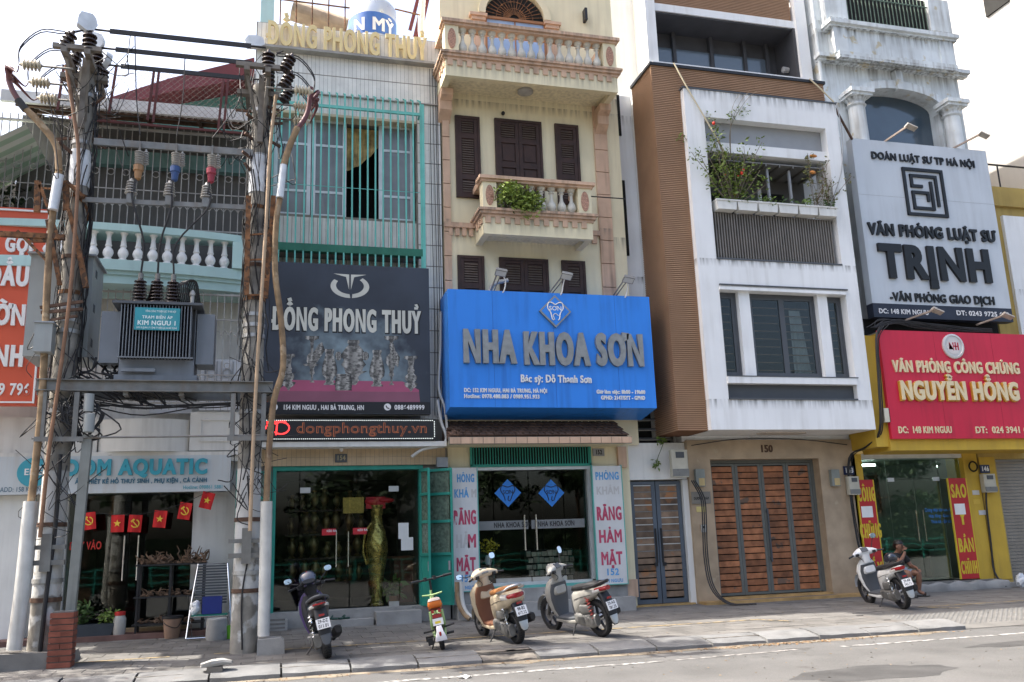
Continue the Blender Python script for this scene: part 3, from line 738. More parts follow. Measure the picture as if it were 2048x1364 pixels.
# ------------------------------------------------------------------ transformer station on two concrete poles
def pole_mat(name, paint_top):
    mt = M(name, (.265,.25,.22), .92, .4, 3.5, .7, 30, streak=.6, streakcol=(.12,.11,.1)); n = mt.node_tree; ns, L = n.nodes, n.links; b = ns['Principled BSDF']
    src = b.inputs['Base Color'].links[0].from_socket
    g = ns.new('ShaderNodeNewGeometry'); sp = ns.new('ShaderNodeSeparateXYZ'); L.new(g.outputs['Position'], sp.inputs[0])
    nz = ns.new('ShaderNodeTexNoise'); nz.inputs['Scale'].default_value = 3.2; nz.inputs['Detail'].default_value = 8; L.new(g.outputs['Position'], nz.inputs['Vector'])
    def math_(op, a, b_):
        x = ns.new('ShaderNodeMath'); x.operation = op
        for i, s in enumerate((a, b_)):
            if isinstance(s, (int, float)): x.inputs[i].default_value = s
            else: L.new(s, x.inputs[i])
        x.use_clamp = True; return x.outputs[0]
    # lime wash: whole between 1.9 m and paint_top, peeling below
    lowf = ns.new('ShaderNodeMapRange'); lowf.inputs[1].default_value = .3; lowf.inputs[2].default_value = 2.3; lowf.inputs[3].default_value = .40; lowf.inputs[4].default_value = .72; L.new(sp.outputs[2], lowf.inputs[0])
    pat = math_('MULTIPLY', math_('SUBTRACT', lowf.outputs[0], nz.outputs[0]), 14)
    top = math_('MULTIPLY', math_('SUBTRACT', paint_top, sp.outputs[2]), 30)
    fac = math_('MULTIPLY', pat, top)
    x = ns.new('ShaderNodeMix'); x.data_type = 'RGBA'; L.new(fac, x.inputs[0]); L.new(src, x.inputs[6]); x.inputs[7].default_value = (.50,.50,.485,1)
    L.new(x.outputs[2], b.inputs['Base Color']); return mt
m_pole = pole_mat('lime_washed_concrete', 3.15)
m_pvcw = M('white_pvc', (.55,.55,.52), .5, .15, 4, .05, streak=.7, streakcol=(.25,.22,.18)); m_pvcy = M('aged_yellow_pipe', (.27,.185,.105), .8, .4, 5, .25, streak=.9, streakcol=(.11,.065,.04), spots=.4, spotcol=(.34,.26,.17), spotscale=6)
m_wst = M('weathered_dark_steel', (.17,.155,.135), .7, .3, 6, .2, streak=.5, streakcol=(.1,.06,.035))
m_ins = M('brown_glaze', (.035,.022,.018), .25, .2, 6, 0, spec=.6); m_insw = M('cream_porcelain', (.55,.50,.38), .35, .2, 6, 0)
m_insg = M('grey_porcelain', (.38,.37,.35), .4, .2, 6, 0); m_shrink = M('purple_brown_shrink', (.14,.055,.06), .5, .2, 6, 0)
m_grayp = M('grey_enamel', (.28,.30,.32), .5, .1, 2, .05, streak=.35, streakcol=(.14,.13,.12))
m_graypl = M('pale_grey_enamel', (.29,.31,.305), .5, .08, 2, .05, streak=.35, streakcol=(.2,.19,.17))
m_foil = M('white_film', (.62,.65,.68), .3, .15, 6, .3, 12); m_band = M('steel_strap', (.4,.4,.39), .45, .2, 6, 0, metal=.6)
PX = (-3.55, -.42); PY = 16.5
def pole(px, label, top):
    t = thing('utility_pole', label, 'utility pole', (px, PY, 0), 'concrete poles carrying the transformer')
    obj('shaft', MB().lathe([(.235,-.1),(.225,.6),(.205,3),(.15,top),(.001,top+.01)], 20, (px,PY,0)), m_pole, t, 40)
    for z, mt in ((1.05,m_rustd),(1.35,m_band),(2.25,m_rustd),(4.15,m_band),(5.55,m_band),(5.75,m_band),(5.95,m_band),(6.25,m_rust),(6.9,m_rustd),(8.05,m_rust),(9.1,m_band),(10.05,m_band)):
        r = .235-.0105*z*.75+.012
        obj('strap', MB().lathe([(r,z-.035),(r,z+.035),(r-.01,z+.036),(r-.01,z-.036)], 20, (px,PY,0), cap=False), mt, t, 40)
    return t
p1 = pole(PX[0], 'left concrete utility pole with black cable down its white front, above red bricks', 10.6)
p2 = pole(PX[1], 'right concrete utility pole with peeling white paint beside the purple scooter', 10.6)
obj('film_wrap', MB().lathe([(.178,8.25),(.178,8.95)], 20, (PX[0],PY,0), cap=False), m_foil, p1, 40)
obj('film_wrap', MB().lathe([(.178,8.35),(.178,9.1)], 20, (PX[1],PY,0), cap=False), m_foil, p2, 40)
obj('cable_strip', MB().tube([(PX[0]+.09,PY-.225,3.4),(PX[0]+.1,PY-.23,2.2),(PX[0]+.05,PY-.24,1.2),(PX[0]+.02,PY-.25,.15)], .035, 8, sub=4), m_cable, p1, 40)
obj('cable_strip', MB().tube([(PX[1]-.02,PY-.21,3.0),(PX[1]+.06,PY-.22,1.9),(PX[1]-.05,PY-.235,1.0),(PX[1]-.02,PY-.245,.1)], .014, 6, sub=5), m_cable, p2, 40)
for p, px in ((p1,PX[0]),(p2,PX[1])):
    obj('clamp_bracket', MB().box(px-.3,px+.28,PY-.27,PY-.2,1.6,1.68).box(px-.3,px+.28,PY-.27,PY-.2,1.85,1.92).box(px-.08,px+.08,PY-.3,PY-.2,1.5,2.1), m_steelg, p)
tag(obj('pole_footing', MB().prism([(-5.2,-.02),(-3.05,-.02),(-3.12,.2),(-3.3,.26),(-5.2,.3)], 16.0, 17.1), m_concd), 'low rough concrete footing around the left pole base', 'footing')
tag(obj('footing_block', MB().prism([(-.2,0),(.25,0),(.24,.24),(.18,.28),(-.19,.28)], 15.95, 16.35), m_conc), 'small grey concrete block at the foot of the right pole', 'concrete block')
# brick pillar
m_brick = M('red_brick', (.20,.065,.042), .9, .25, 6, .4, 50, rand=.2)
bp_ = thing('brick_pillar', 'short stack of red bricks beside the left pole base', 'brick pillar', (-3.1, 16.2, 0))
obj('mortar', MB().box(-3.33,-3.02,15.97,16.24,gz(16),.88), m_concd, bp_)
for r_ in range(9):
    for s_ in range(2):
        z = gz(16)+r_*.094+.004
        if r_ % 2: piece('brick', m_brick, bp_, -3.36+s_*.18, -3.185+s_*.18, 15.95, 16.26, z, z+.078, (0,0,random.uniform(-.03,.03)))
        else: piece('brick', m_brick, bp_, -3.355, -3.01, 15.95+s_*.16, 16.105+s_*.16, z, z+.078, (0,0,random.uniform(-.03,.03)))
# pipes and rods on the poles
def pipe(name, label, segs, cat='pipe'):
    t = thing(name, label, cat, segs[0][1][0])
    for nm, pts, r, mt in segs: obj(nm, MB().tube(pts, r, 10, sub=4), mt, t, 50)
    return t
def Q(pts, Y): return [(U(u, v, Y)[0], Y, U(u, v, Y)[1]) for u, v in pts]
pipe('cable_conduit', 'white and yellow cable conduit bending up the left pole', [
    ('white_pipe', Q([(28,1300),(44,1180),(62,1003)], 16.15), .115, m_pvcw),
    ('yellow_pipe', Q([(62,1003),(74,900),(85,780),(95,560),(104,440),(118,340)], 16.2), .06, m_pvcy),
    ('film_wrap', Q([(106,420),(118,350)], 16.12), .085, m_foil),
    ('upper_pipe', Q([(118,340),(112,290),(78,245),(48,215)], 16.15), .06, m_pvcy),
    ('tape', Q([(52,220),(36,200)], 16.15), .068, m_cable),
    ('shrink_end', Q([(40,205),(25,180),(17,155),(22,135)], 16.15), .05, m_shrink)])
pipe('cable_conduit', 'yellow hose and white conduit running down right of the right pole', [
    ('white_pipe', Q([(527,1272),(530,1150),(533,1003)], 16.1), .10, m_pvcw),
    ('yellow_pipe', Q([(533,1003),(538,900),(548,800),(566,735),(562,640),(550,540),(553,440),(560,395)], 16.15), .055, m_pvcy),
    ('film_wrap', Q([(560,395),(567,330)], 16.1), .065, m_foil),
    ('upper_pipe', Q([(567,330),(580,290),(595,255)], 16.1), .062, m_pvcy),
    ('shrink_end', Q([(595,258),(615,225),(622,175)], 16.1), .05, m_shrink)])
tag(obj('ground_rod', MB().tube(Q([(132,105+25),(150,245),(157,330),(143,560),(118,760),(98,900),(80,1075)], 16.05), .032, 8, sub=3), M('brown_rod', (.22,.12,.07), .7, .25, 5, .1), None, 50), 'thin brown operating rod running down the left pole', 'rod')
tag(obj('ground_rod', MB().tube(Q([(552,190),(540,300),(532,450),(520,640),(508,850),(500,1062)], 16.05), .032, 8, sub=3), M('tan_rod', (.40,.29,.19), .7, .2, 5, .1), None, 50), 'thin tan operating rod running down the right pole', 'rod')
tag(obj('cable_cover', MB().prism([(-3.2,.5),(-3.06,.5),(-2.98,3.72),(-3.13,3.72)], 16.2, 16.34), M('greenish_steel', (.2,.21,.195), .6, .2, 3, .1, streak=.6)), 'tall narrow steel cable cover leaning on the left pole', 'cable cover')
# platform
pf = thing('steel_platform', 'galvanised steel platform beams slung between the two poles', 'platform', (-2, 16.5, 4.4))
def chan(y, z0, z1, x0, x1): return MB().box(x0,x1,y,y+.02,z0,z1).box(x0,x1,y-.07,y,z1-.016,z1).box(x0,x1,y-.07,y,z0,z0+.016)
obj('front_beam', chan(16.2,4.46,4.66,-3.9,-.05), m_steelg, pf)
obj('rear_beam', chan(16.9,4.42,4.62,-3.9,-.05), m_steelg, pf)
for x in (-3.85,-3.15,-2.5,-1.6,-.75,-.12): piece('cross_piece', m_steelg, pf, x-.04, x+.04, 16.22, 16.88, 4.40, 4.46)
for x in (-3.75,-3.25,-.72,-.2):
    obj('leg', MB().box(x-.04,x+.04,16.15,16.23,3.62,4.44), m_steelg, pf)
obj('lower_rail', MB().tube([(-3.9,16.2,3.66),(-.1,16.2,3.7)], .02, 6).box(-3.85,-3.1,16.13,16.15,3.6,3.68).box(-.8,-.1,16.13,16.15,3.6,3.68), m_steelg, pf)
# transformer
m_fin = M('transformer_grey', (.18,.2,.225), .5, .1, 2, .05, streak=.5, streakcol=(.09,.085,.08))
tr = thing('transformer', 'grey oil transformer with vertical cooling fins and teal nameplate on the platform', 'transformer', (-2.05, 16.6, 4.66))
obj('tank', MB().box(-2.66,-1.42,16.35,17.0,4.72,6.0), m_fin, tr)
obj('fin_shade_sheet', MB().box(-2.65,-1.43,16.335,16.348,5.06,5.99), m_black, tr)  # black sheet behind the fins, stands in for shade between them
obj('base_channel', MB().box(-2.72,-1.36,16.3,17.05,4.66,4.78).box(-2.6,-2.05,16.22,16.3,4.82,4.88), m_fin, tr)
obj('lid', MB().box(-2.78,-1.3,16.05,17.1,6.0,6.045), m_darkgrey, tr)
x = -2.63
while x < -1.44:
    piece('cooling_fin', m_fin, tr, x-.006, x+.006, 16.08, 16.34, 5.06, 5.985); x += .052
obj('fin_rail', MB().box(-2.66,-1.42,16.09,16.12,5.04,5.06), m_fin, tr)
obj('side_radiator', MB().box(-3.0,-2.68,16.4,16.95,5.0,5.93), m_fin, tr); obj('side_radiator', MB().box(-1.40,-1.1,16.4,16.95,5.0,5.93), m_fin, tr)
def insul(r, h_, n, taper=.9):
    pr = [(r*.42,0)]
    for i in range(n):
        z = h_*(.06+.88*i/n); q = r*(taper**i); d = h_*.88/n
        pr += [(r*.42*(taper**(i*.5)),z), (q,z+d*.15), (q*.97,z+d*.35), (r*.42*(taper**(i*.5)),z+d*.75)]
    return pr+[(r*.3,h_*.97),(r*.2,h_*1.05)]
for x in (-2.38,-2.1,-1.83):
    b_ = obj('bushing', MB().lathe(insul(.145,.5,7,.95), 14, (x,16.3,6.04)), m_ins, tr, 30)
    obj('terminal', MB().lathe([(.045,0),(.045,.1),(.01,.11)], 10, (x,16.3,6.52)), m_steelg, b_, 30)
obj('breather', MB().lathe([(.035,6.04),(.035,6.25),(.05,6.26),(.05,6.3),(.02,6.36)], 10, (-1.5,16.35,0)), m_insg, tr, 30)
pl_ = obj('nameplate', MB().box(-2.4,-1.66,16.02,16.04,5.52,5.92), M('teal_enamel_plate', (.03,.25,.30), .4, .08, 3, 0, streak=.3, streakcol=(.3,.45,.45)), tr)
m_ink = flat('pale_print', (.62,.72,.72))
text('lettering', 'KIM NGƯU 1', -2.03, 5.61, .075, 16.02, m_ink, pl_, sx=.95, off=.05, align='c')
text('lettering', 'TRẠM BIẾN ÁP', -2.03, 5.725, .05, 16.02, m_ink, pl_, off=.03, align='c')
text('lettering', 'TỔNG CÔNG TY ĐIỆN LỰC TP HÀ NỘI', -1.98, 5.84, .034, 16.02, m_ink, pl_, width=.5, off=.02, align='c')
text('lettering', 'ĐƠN VỊ QUẢN LÝ: CÔNG TY ĐIỆN LỰC HAI BÀ TRƯNG', -2.03, 5.545, .03, 16.02, m_ink, pl_, width=.66, off=.02, align='c')
mb = MB()
for k in range(7):
    x = -1.72+.03*k; mb.tube([(x,16.35,6.05),(x-.05,16.25,6.35+.02*k),(x+.1,16.3,6.5),(x+.16,16.4,6.2),(x+.18,16.45,6.05)], .014, 6, sub=3)
    mb.tube([(-2.25+.02*k,16.35,6.05),(-2.2,16.3,6.3+.02*k),(-2.28+.03*k,16.4,6.1)], .012, 5, sub=3)
tag(obj('cable_bundle', mb, m_cable, None, 50), 'black cable loops among the transformer bushings', 'cable bundle')
# cabinets
cb = thing('switch_cabinet', 'large pale grey steel switch cabinet hung behind the left pole', 'cabinet', (-3.6, 17.2, 5.1))
xa, zt = U(63, 508, 16.75); xb, _ = U(188, 512, 16.75); _, zb_ = U(63, 712, 16.75)
obj('body', MB().box(xa,xb,16.75,17.75,zb_,zt), m_graypl, cb)
obj('roof_plate', MB().box(xa-.05,xb+.05,16.68,17.8,zt,zt+.03), m_grayp, cb)
obj('door_seam', MB().box(xa+.55,xa+.56,16.745,16.75,zb_+.05,zt-.05), m_darkgrey, cb)
for k in range(3):
    for j in range(6): piece('vent_slot', m_darkgrey, cb, xb, xb+.003, 17.0+.03*j, 17.012+.03*j, zb_+.25+k*.65, zb_+.4+k*.65)
cb2 = thing('meter_box', 'small grey metal box strapped in front of the switch cabinet', 'box', (-3.9, 16.3, 5.2))
xa, zt = U(70, 645, 16.0); xb, zb2 = U(101, 703, 16.0)
obj('body', MB().box(xa,xb,16.0,16.3,zb2,zt), m_graypl, cb2); obj('lid', MB().box(xa-.02,xb+.02,15.97,16.31,zt,zt+.025), m_grayp, cb2)
mb = MB()
random.seed(11)
for k in range(26):
    x = random.uniform(-3.5,-2.3); mb.tube([(x,16.7,5.15),(x+random.uniform(-.2,.3),16.6,4.9),(x+random.uniform(-.3,.6),16.5,random.uniform(4.66,4.8)),(x+random.uniform(.3,1.2),16.5,random.uniform(4.2,4.45))], random.choice([.012,.018,.022]), 5, sub=4)
for k in range(18):
    x = random.uniform(-3.6,-3.0); mb.tube([(x,16.4,4.4),(x+random.uniform(-.3,.3),16.2,4.2),(x+random.uniform(-.2,.6),16.2,random.uniform(3.7,4.1)),(-3.1+random.uniform(-.1,.1),16.25,3.6)], .014, 5, sub=4)
for k in range(5): mb.tube([(-3.0,16.4+.03*k,4.35-.03*k),(-2.2,16.4,4.25-.06*k*random.random()),(-1.2,16.5,4.3-.05*k*random.random()),(-.5,16.5,4.35-.02*k)], .012, 5, sub=4)
tag(obj('cable_bundle', mb, m_cable, None, 50), 'tangle of black cables hanging under the steel platform', 'cable bundle')
cap_ = obj('capacitor_can', MB().lathe([(.09,3.75),(.09,4.05),(.05,4.07)], 12, (-3.02,16.1,0)).lathe([(.08,4.1),(.08,4.4)], 12, (-3.05,16.12,0)), m_graypl, None, 40)
tag(cap_, 'small grey canister under the platform beside the left pole', 'canister')
# rusty bracket frames
def rusty(name, label, bars, mat=m_rust):
    mb = MB()
    for (a, b_, w, h_) in bars: mb.bar(a, b_, w, h_)
    return tag(obj(name, mb, mat), label, 'bracket')
def q1(u, v, Y=16.2): x, z = U(u, v, Y); return (x, Y, z)
rusty('rusty_bracket', 'rusty steel frame of uprights and braces high on the left pole', [(q1(76,362),q1(74,424),.1,.06),(q1(132,362),q1(133,420),.1,.06),(q1(76,375),q1(132,380),.03,.03),(q1(80,370),q1(118,480),.06,.05),(q1(135,365),q1(168,395),.09,.06),(q1(138,420),q1(158,500),.07,.06),(q1(158,500),q1(172,575),.09,.08),(q1(95,440),q1(120,570),.07,.06),(q1(150,372),q1(180,440,16.6),.08,.06)])
rusty('rusty_bracket', 'rusty crossarm with slanting stay at the left edge', [(q1(0,468),q1(130,475),.09,.09),(q1(35,462),q1(100,528),.06,.05),(q1(60,478),q1(98,478),.05,.12)])
rusty('rusty_bracket', 'pair of long rusty channels bolted to the right pole', [(q1(497,392),q1(493,590),.09,.06),(q1(547,392),q1(543,460),.09,.06),(q1(541,460),q1(531,596),.09,.06),(q1(497,470),q1(545,466),.03,.03),(q1(495,520),q1(540,518),.03,.03),(q1(494,590),q1(532,590),.04,.03)])
rusty('rusty_bracket', 'rusty clamp bars across the left pole above the cabinet', [(q1(80,615),q1(166,603),.05,.05),(q1(82,625),q1(166,618),.05,.05),(q1(100,640),q1(155,632),.04,.04)], m_rustd)
# mid beams with arresters and post insulators
bm1 = tag(obj('steel_crossbeam', MB().bar(q1(188,283,16.35),q1(506,306,16.35),.05,.13), m_steelg), 'pale steel beam carrying the three coloured arresters', 'beam')
bm2 = tag(obj('steel_crossbeam', MB().bar(q1(165,399,16.3),q1(495,415,16.3),.04,.09).bar(q1(165,399,16.75),q1(495,415,16.75),.04,.09), m_steelg), 'rusty double rail carrying three grey post insulators', 'beam')
for k, (u, v, nm, c_) in enumerate([(279,305,'ochre',(.30,.165,.075)),(352,308,'blue',(.035,.075,.2)),(424,312,'red',(.27,.03,.05))]):
    x, z = U(u, v, 16.25)
    a = thing('surge_arrester', '%s tipped surge arrester hanging from the pale steel beam' % nm, 'insulator', (x, 16.25, z), 'surge arresters hanging under the beam')
    obj('hook', MB().bar((x,16.28,z+.22),(x,16.28,z),.03,.05), m_steelg, a)
    obj('body', MB().lathe([(rr, -hh) for rr, hh in insul(.085,.3,6,.97)], 12, (x,16.25,z+.03)), m_insg, a, 30)
    obj('tip', MB().lathe([(.09,z-.26),(.09,z-.36),(.07,z-.38),(.055,z-.52),(.02,z-.55)], 12, (x,16.25,0)), flat(nm+'_cap', c_), a, 30)
    obj('side_stack', MB().lathe(insul(.06,.3,6,.97), 10, (x+.1,16.35,z-.2)), m_insg, a, 30)
pi = []
for k, (u, v) in enumerate([(261,400),(338,404),(412,408)]):
    x, z = U(u, v, 16.3)
    a = thing('post_insulator', '%s grey post insulator on the rusty double rail' % ['left','middle','right'][k], 'insulator', (x, 16.3, z), 'post insulators on the rail')
    obj('bracket', MB().box(x-.06,x+.06,16.22,16.4,z-.08,z+.1), m_steelg, a)
    obj('porcelain', MB().lathe(insul(.115,.3,5,.93), 14, (x,16.3,z+.1)), m_insg, a, 30)
    pi.append((x, z+.42))
# crossarms on the pole heads and their insulators, bus bars
heads = []
for px, pt, sgn in ((PX[0],p1,-1),(PX[1],p2,1)):
    ca = obj('crossarm', MB().box(px+.08,px+.18,15.7,17.35,10.5,10.6).box(px-.3,px-.2,15.7,17.35,10.5,10.6).box(px-.45,px+.35,16.42,16.56,10.38,10.48).box(px-.45,px+.35,15.75,15.85,10.605,10.69), m_wst, pt)
    obj('stay', MB().bar((px+.13,15.9,10.5),(px+.05,16.35,9.5),.05).bar((px+.13,17.1,10.5),(px+.05,16.6,9.5),.05).bar((px-.25,15.9,10.5),(px-.05,16.35,9.7),.05).box(px-.04,px+.06,16.2,16.28,9.3,10.7), m_wst, pt)
    for k, y in enumerate((15.85,16.48,17.1)):
        xx = px+.13
        ins_ = obj('pin_insulator', MB().lathe(insul(.13,.42,4,.99), 14, (xx,y,10.6)), m_ins, pt, 30)
        obj('slanted_insulator', MB().lathe(insul(.12,.4,4,.99), 12).xf(Matrix.Translation((px-.3*1 if sgn < 0 else px+.42,y,10.62)) @ Matrix.Rotation(R(22),4,'Y')), m_ins, pt, 30)
        heads.append((xx, y, 11.06))
        # sideways cream insulator
        ci = obj('cream_insulator', MB().lathe(insul(.11,.34,5,.98), 12, (0,0,0)).xf(Matrix.Translation((px+sgn*.62,y,10.25)) @ Matrix.Rotation(R(90*sgn),4,'Y')), m_insw, pt, 30)
        obj('arm', MB().tube([(px+sgn*.1,y,10.25),(px+sgn*.64,y,10.25)], .02, 6), m_steelg, ci)
        mb = MB(); a = Vector((px+sgn*.98,y,10.25))
        for dz in (0,.05): mb.tube([a, a+Vector((-.0*sgn,0,.3+dz)), a+Vector((-.3*sgn,0,.66+dz)), a+Vector((-.7*sgn,0,.68+dz)), Vector((px+.05 if sgn < 0 else px+.4,y,11.05))], .012, 5, sub=4)
        obj('jumper_wire', mb, m_cable, pt, 50)
        # shrink tails from the conduit head to the insulators
    tgt = U(22,135,16.15) if sgn < 0 else U(622,175,16.1)
    for k, y in enumerate((15.85,16.48,17.1)):
        a = Vector((px+sgn*.98,y,10.22)); e = Vector((tgt[0], 16.13, tgt[1]))
        obj('cable_tail', MB().tube([e+Vector((0,0,-.25)), e.lerp(a,.45)+Vector((sgn*.12,0,-.02)), a.lerp(e,.2)+Vector((0,0,-.12)), a], [.045,.035,.014,.012], 6, sub=4), m_shrink, pt, 50)
        c_ = e.lerp(a,.35)+Vector((sgn*.08,0,-.06))
        obj('rain_shed', MB().lathe([(.02,0),(.085,.012),(.02,.03)], 12).xf(Matrix.Translation(c_) @ Matrix.Rotation(R(-40*sgn),4,'Y')), m_shrink, pt, 30)
for k in range(3):
    a = Vector(heads[k])+Vector((.05,0,.02)); b_ = Vector(heads[k+3])+Vector((-.05,0,.02))
    t = thing('bus_bar', 'black flat bus bar between the pole tops, %s of three' % ['highest and nearest','middle','lowest'][k], 'bus bar', a, 'black bus bars between the pole tops')
    obj('bar', MB().bar(a+(b_-a)*.09, b_-(b_-a)*.09, .03, .09), m_cable, t)
    obj('tail', MB().tube([a, a+(b_-a)*.1], .02, 6).tube([b_, b_-(b_-a)*.1], .02, 6), m_cable, t)
    cv = MB()
    for base in (heads[k],):
        o = len(cv.v); cv.prism([(-.2,.05),(-.17,.2),(-.1,.29),(.1,.27),(.14,.18),(.12,.04),(.05,-.06),(-.06,-.05)], -.07, .07)
        cv.v[o:] = [tuple(Vector(p)+Vector((random.uniform(-.02,.02),random.uniform(-.02,.02),random.uniform(-.02,.02)))) for p in cv.v[o:]]
        cv.xf(Matrix.Translation(Vector(base)+Vector((-.02,0,.02))) @ Matrix.Rotation(R(20-25*k),4,'Z') @ Matrix.Rotation(R(12*k-10),4,'Y'), o)
    obj('white_cover', cv, m_foil, t, 50)
cv = MB().loft([(-.05,0,.0,.05,.08,6),(.04,0,.03,.07,.13,6),(.2,.02,.02,.06,.14,5),(.3,0,.0,.04,.08,6)], 8, 'x')
cv.xf(Matrix.Translation((PX[1]-.25,15.9,11.15)) @ Matrix.Rotation(R(-15),4,'Y'))
tag(obj('white_cover', cv, m_foil, None, 50), 'white plastic cover on the head of the right pole', 'cover')
# drop wires
dw = [((0,.36),0,(279,290),0),((1,.48),1,(352,292),1),((2,.62),2,(424,296),2)]
for k, ((hb, t_), _, (u, v), j) in enumerate(dw):
    a = Vector(heads[hb]).lerp(Vector(heads[hb+3]), [.24,.5,.82][k]); x, z = U(u, v, 16.25)
    mb = MB().tube([a, (a.x+.02,16.3,z+1.0), (x,16.25,z+.2)], .011, 5, sub=4)
    bx_ = (-2.38,-2.1,-1.83)[k]; zt_ = z-.55
    mb.tube([(x,16.25,zt_),(x-.04,16.2,zt_-.4),(pi[k][0]+.06,16.25,pi[k][1]+.05),(pi[k][0],16.3,pi[k][1])], .013, 5, sub=4)
    mb.tube([(pi[k][0],16.3,pi[k][1]),(pi[k][0]+.06,16.2,pi[k][1]-.5),(bx_+.02,16.25,7.2),(bx_,16.3,6.62)], .018, 6, sub=4)
    tag(obj('drop_wire', mb, m_cable, None, 50), 'black drop wire to the %s transformer bushing' % ['left','middle','right'][k], 'wire', 'drop wires down to the transformer')
# chain link guard under the bus bars
m_wire = M('dull_wire', (.16,.13,.12), .6, .2, 8, 0); m_maro = M('maroon_angle', (.10,.03,.03), .7, .3, 6, .1)
cg = thing('chain_link_guard', 'sagging chain link guard on maroon frames between the pole tops', 'fence', (-2, 17.6, 9.5))
Yg = 17.6
A_ = U(230,130,Yg); B_ = U(500,160,Yg); C_ = U(500,265,Yg); D_ = U(215,225,Yg)
for (u0, v0, u1, v1) in ((233,133,218,226),(308,143,295,240),(318,143,306,245),(447,158,436,262),(456,160,447,265),(128,130,115,220),(188,240,500,268)):
    a = U(u0,v0,Yg); b_ = U(u1,v1,Yg); obj('frame_bar', MB().bar((a[0],Yg,a[1]),(b_[0],Yg,b_[1]),.045), m_maro, cg)
mb = MB(); x0, x1 = U(120,150,Yg)[0], U(515,160,Yg)[0]; z0, z1 = D_[1], A_[1]-.05; hgt = z1-z0; stp = .125
k = x0-hgt
while k < x1:
    for sg_ in (1,-1):
        a = [k, z0] if sg_ > 0 else [k, z1]; b_ = [k+hgt, z1] if sg_ > 0 else [k+hgt, z0]
        t0 = max(0, (x0-k)/hgt); t1 = min(1, (x1-k)/hgt)
        if t1 > t0:
            pa = (a[0]+(b_[0]-a[0])*t0, Yg+.02*sg_*.2, a[1]+(b_[1]-a[1])*t0); pb = (a[0]+(b_[0]-a[0])*t1, Yg+.02*sg_*.2, a[1]+(b_[1]-a[1])*t1)
            mb.tube([pa, pb], .0035, 3, False)
    k += stp
obj('mesh_wire', mb, m_wire, cg, kind='stuff')

# loose wiring that clutters the poles
random.seed(17)
for px, lab in ((PX[0],'loose black wires and ties strung down the left pole'),(PX[1],'loose black wires and ties strung down the right pole')):
    mb = MB()
    for k in range(44):
        z = random.uniform(7.5,11.0); a = random.uniform(0,6.28); p = []
        L_ = random.uniform(1.0,5.5); n = int(L_*2)+3
        for i in range(n):
            zz = z-L_*i/(n-1); a += random.uniform(-.5,.5); r_ = .245-.0079*zz+random.uniform(0,.09)
            p.append((px+math.cos(a)*r_, PY+math.sin(a)*r_, zz))
        mb.tube(p, random.choice([.006,.008,.012]), 4, sub=2)
    for k in range(30):
        z = random.uniform(9.2,11.0); x = px+random.uniform(-.7,.7); y = PY+random.uniform(-.7,.7); e = (px+random.uniform(-.8,.8), PY+random.uniform(-.6,.6), z+random.uniform(-.8,.5))
        mb.tube([(x,y,z), ((x+e[0])/2+random.uniform(-.2,.2),(y+e[1])/2,min(z,e[2])-random.uniform(.05,.35)), e], .009, 4, sub=4)
    for k in range(34):
        z = random.uniform(2.6,5.4); x = px+random.uniform(-.3,.3)
        mb.tube([(x,PY-.25,z),(x+random.uniform(-.3,.4),PY-.3,z-random.uniform(.2,.6)),(x+random.uniform(-.3,.6),PY-.28,z-random.uniform(-.1,.7))], random.choice([.006,.01]), 4, sub=4)
    tag(obj('loose_wiring', mb, m_cable, None, 50), lab, 'wiring')
    rb_ = MB()
    for k in range(9):
        z = random.uniform(8.6,10.4); a = random.uniform(0,6.28); c_, s_ = math.cos(a), math.sin(a)
        rb_.bar((px+c_*.12,PY+s_*.12,z),(px+c_*random.uniform(.28,.5),PY+s_*.4,z+random.uniform(-.2,.2)),.035,.05)
    obj('bracket_bolts', rb_, m_rustd, p1 if px == PX[0] else p2, kind='stuff')
# ------------------------------------------------------------------ house 154: white tiles, teal grille, black sign
m_tile = M('white_glazed_tile', (.68,.67,.62), .3, .1, 3, .05, rand=.07, streak=.3, streakcol=(.42,.38,.3), spec=.5)
m_grout = M('tile_grout', (.22,.205,.18), .9, .2, 3, .2)
m_tantile = M('tan_tile', (.50,.38,.24), .4, .12, 3, .05, rand=.06)
h = thing('narrow_house', 'white tiled narrow house with teal window grille and black altarware sign', 'house', (1.57, 20, 0))
X0, X1 = -.66, 3.8; WX0, WX1 = -.22, 3.2
wl = obj('wall', MB().box(X0,WX0,20,29,4.0,14.2).box(WX1,X1,20,29,4.0,14.2).box(WX0,WX1,20,29,11.9,14.2).box(WX0,WX1,20.28,29,4.0,8.5).box(WX0,WX1,22,29,8.5,11.9).box(WX0,WX1,20,20.28,4.0,7.6).box(X0,0,20,26,0,4.0).box(3.24,X1,20,26,0,4.0).box(0,3.24,20,26,3.45,4.0), m_grout, h)
tm = mesh_of(MB().prism([(.0,-.485),(.088,-.485),(.088,.485),(.0,.485)], -.006, 0), m_tile)
tiles = []
def tile_area(x0, x1, z0, z1, y):
    nx = max(1, round((x1-x0)/.098)); wx = (x1-x0)/nx; nz = max(1, round((z1-z0)/.52)); hz = (z1-z0)/nz
    for j in range(nz):
        for i in range(nx): tiles.append((x0+i*wx, wx, z0+j*hz, hz, y))
tile_area(X0+.02, X1, 12.42, 13.46, 20.0); tile_area(X0+.02, WX0-.02, 7.6, 12.42, 20.0); tile_area(WX1+.02, X1, 4.5, 12.42, 20.0)
tile_area(WX0, WX1, 11.92, 12.42, 20.0); tile_area(X0+.02, X1, 13.5, 14.2, 20.0); tile_area(WX0, WX1, 8.62, 9.3, 20.1); tile_area(WX0, WX1, 7.7, 8.3, 20.15)
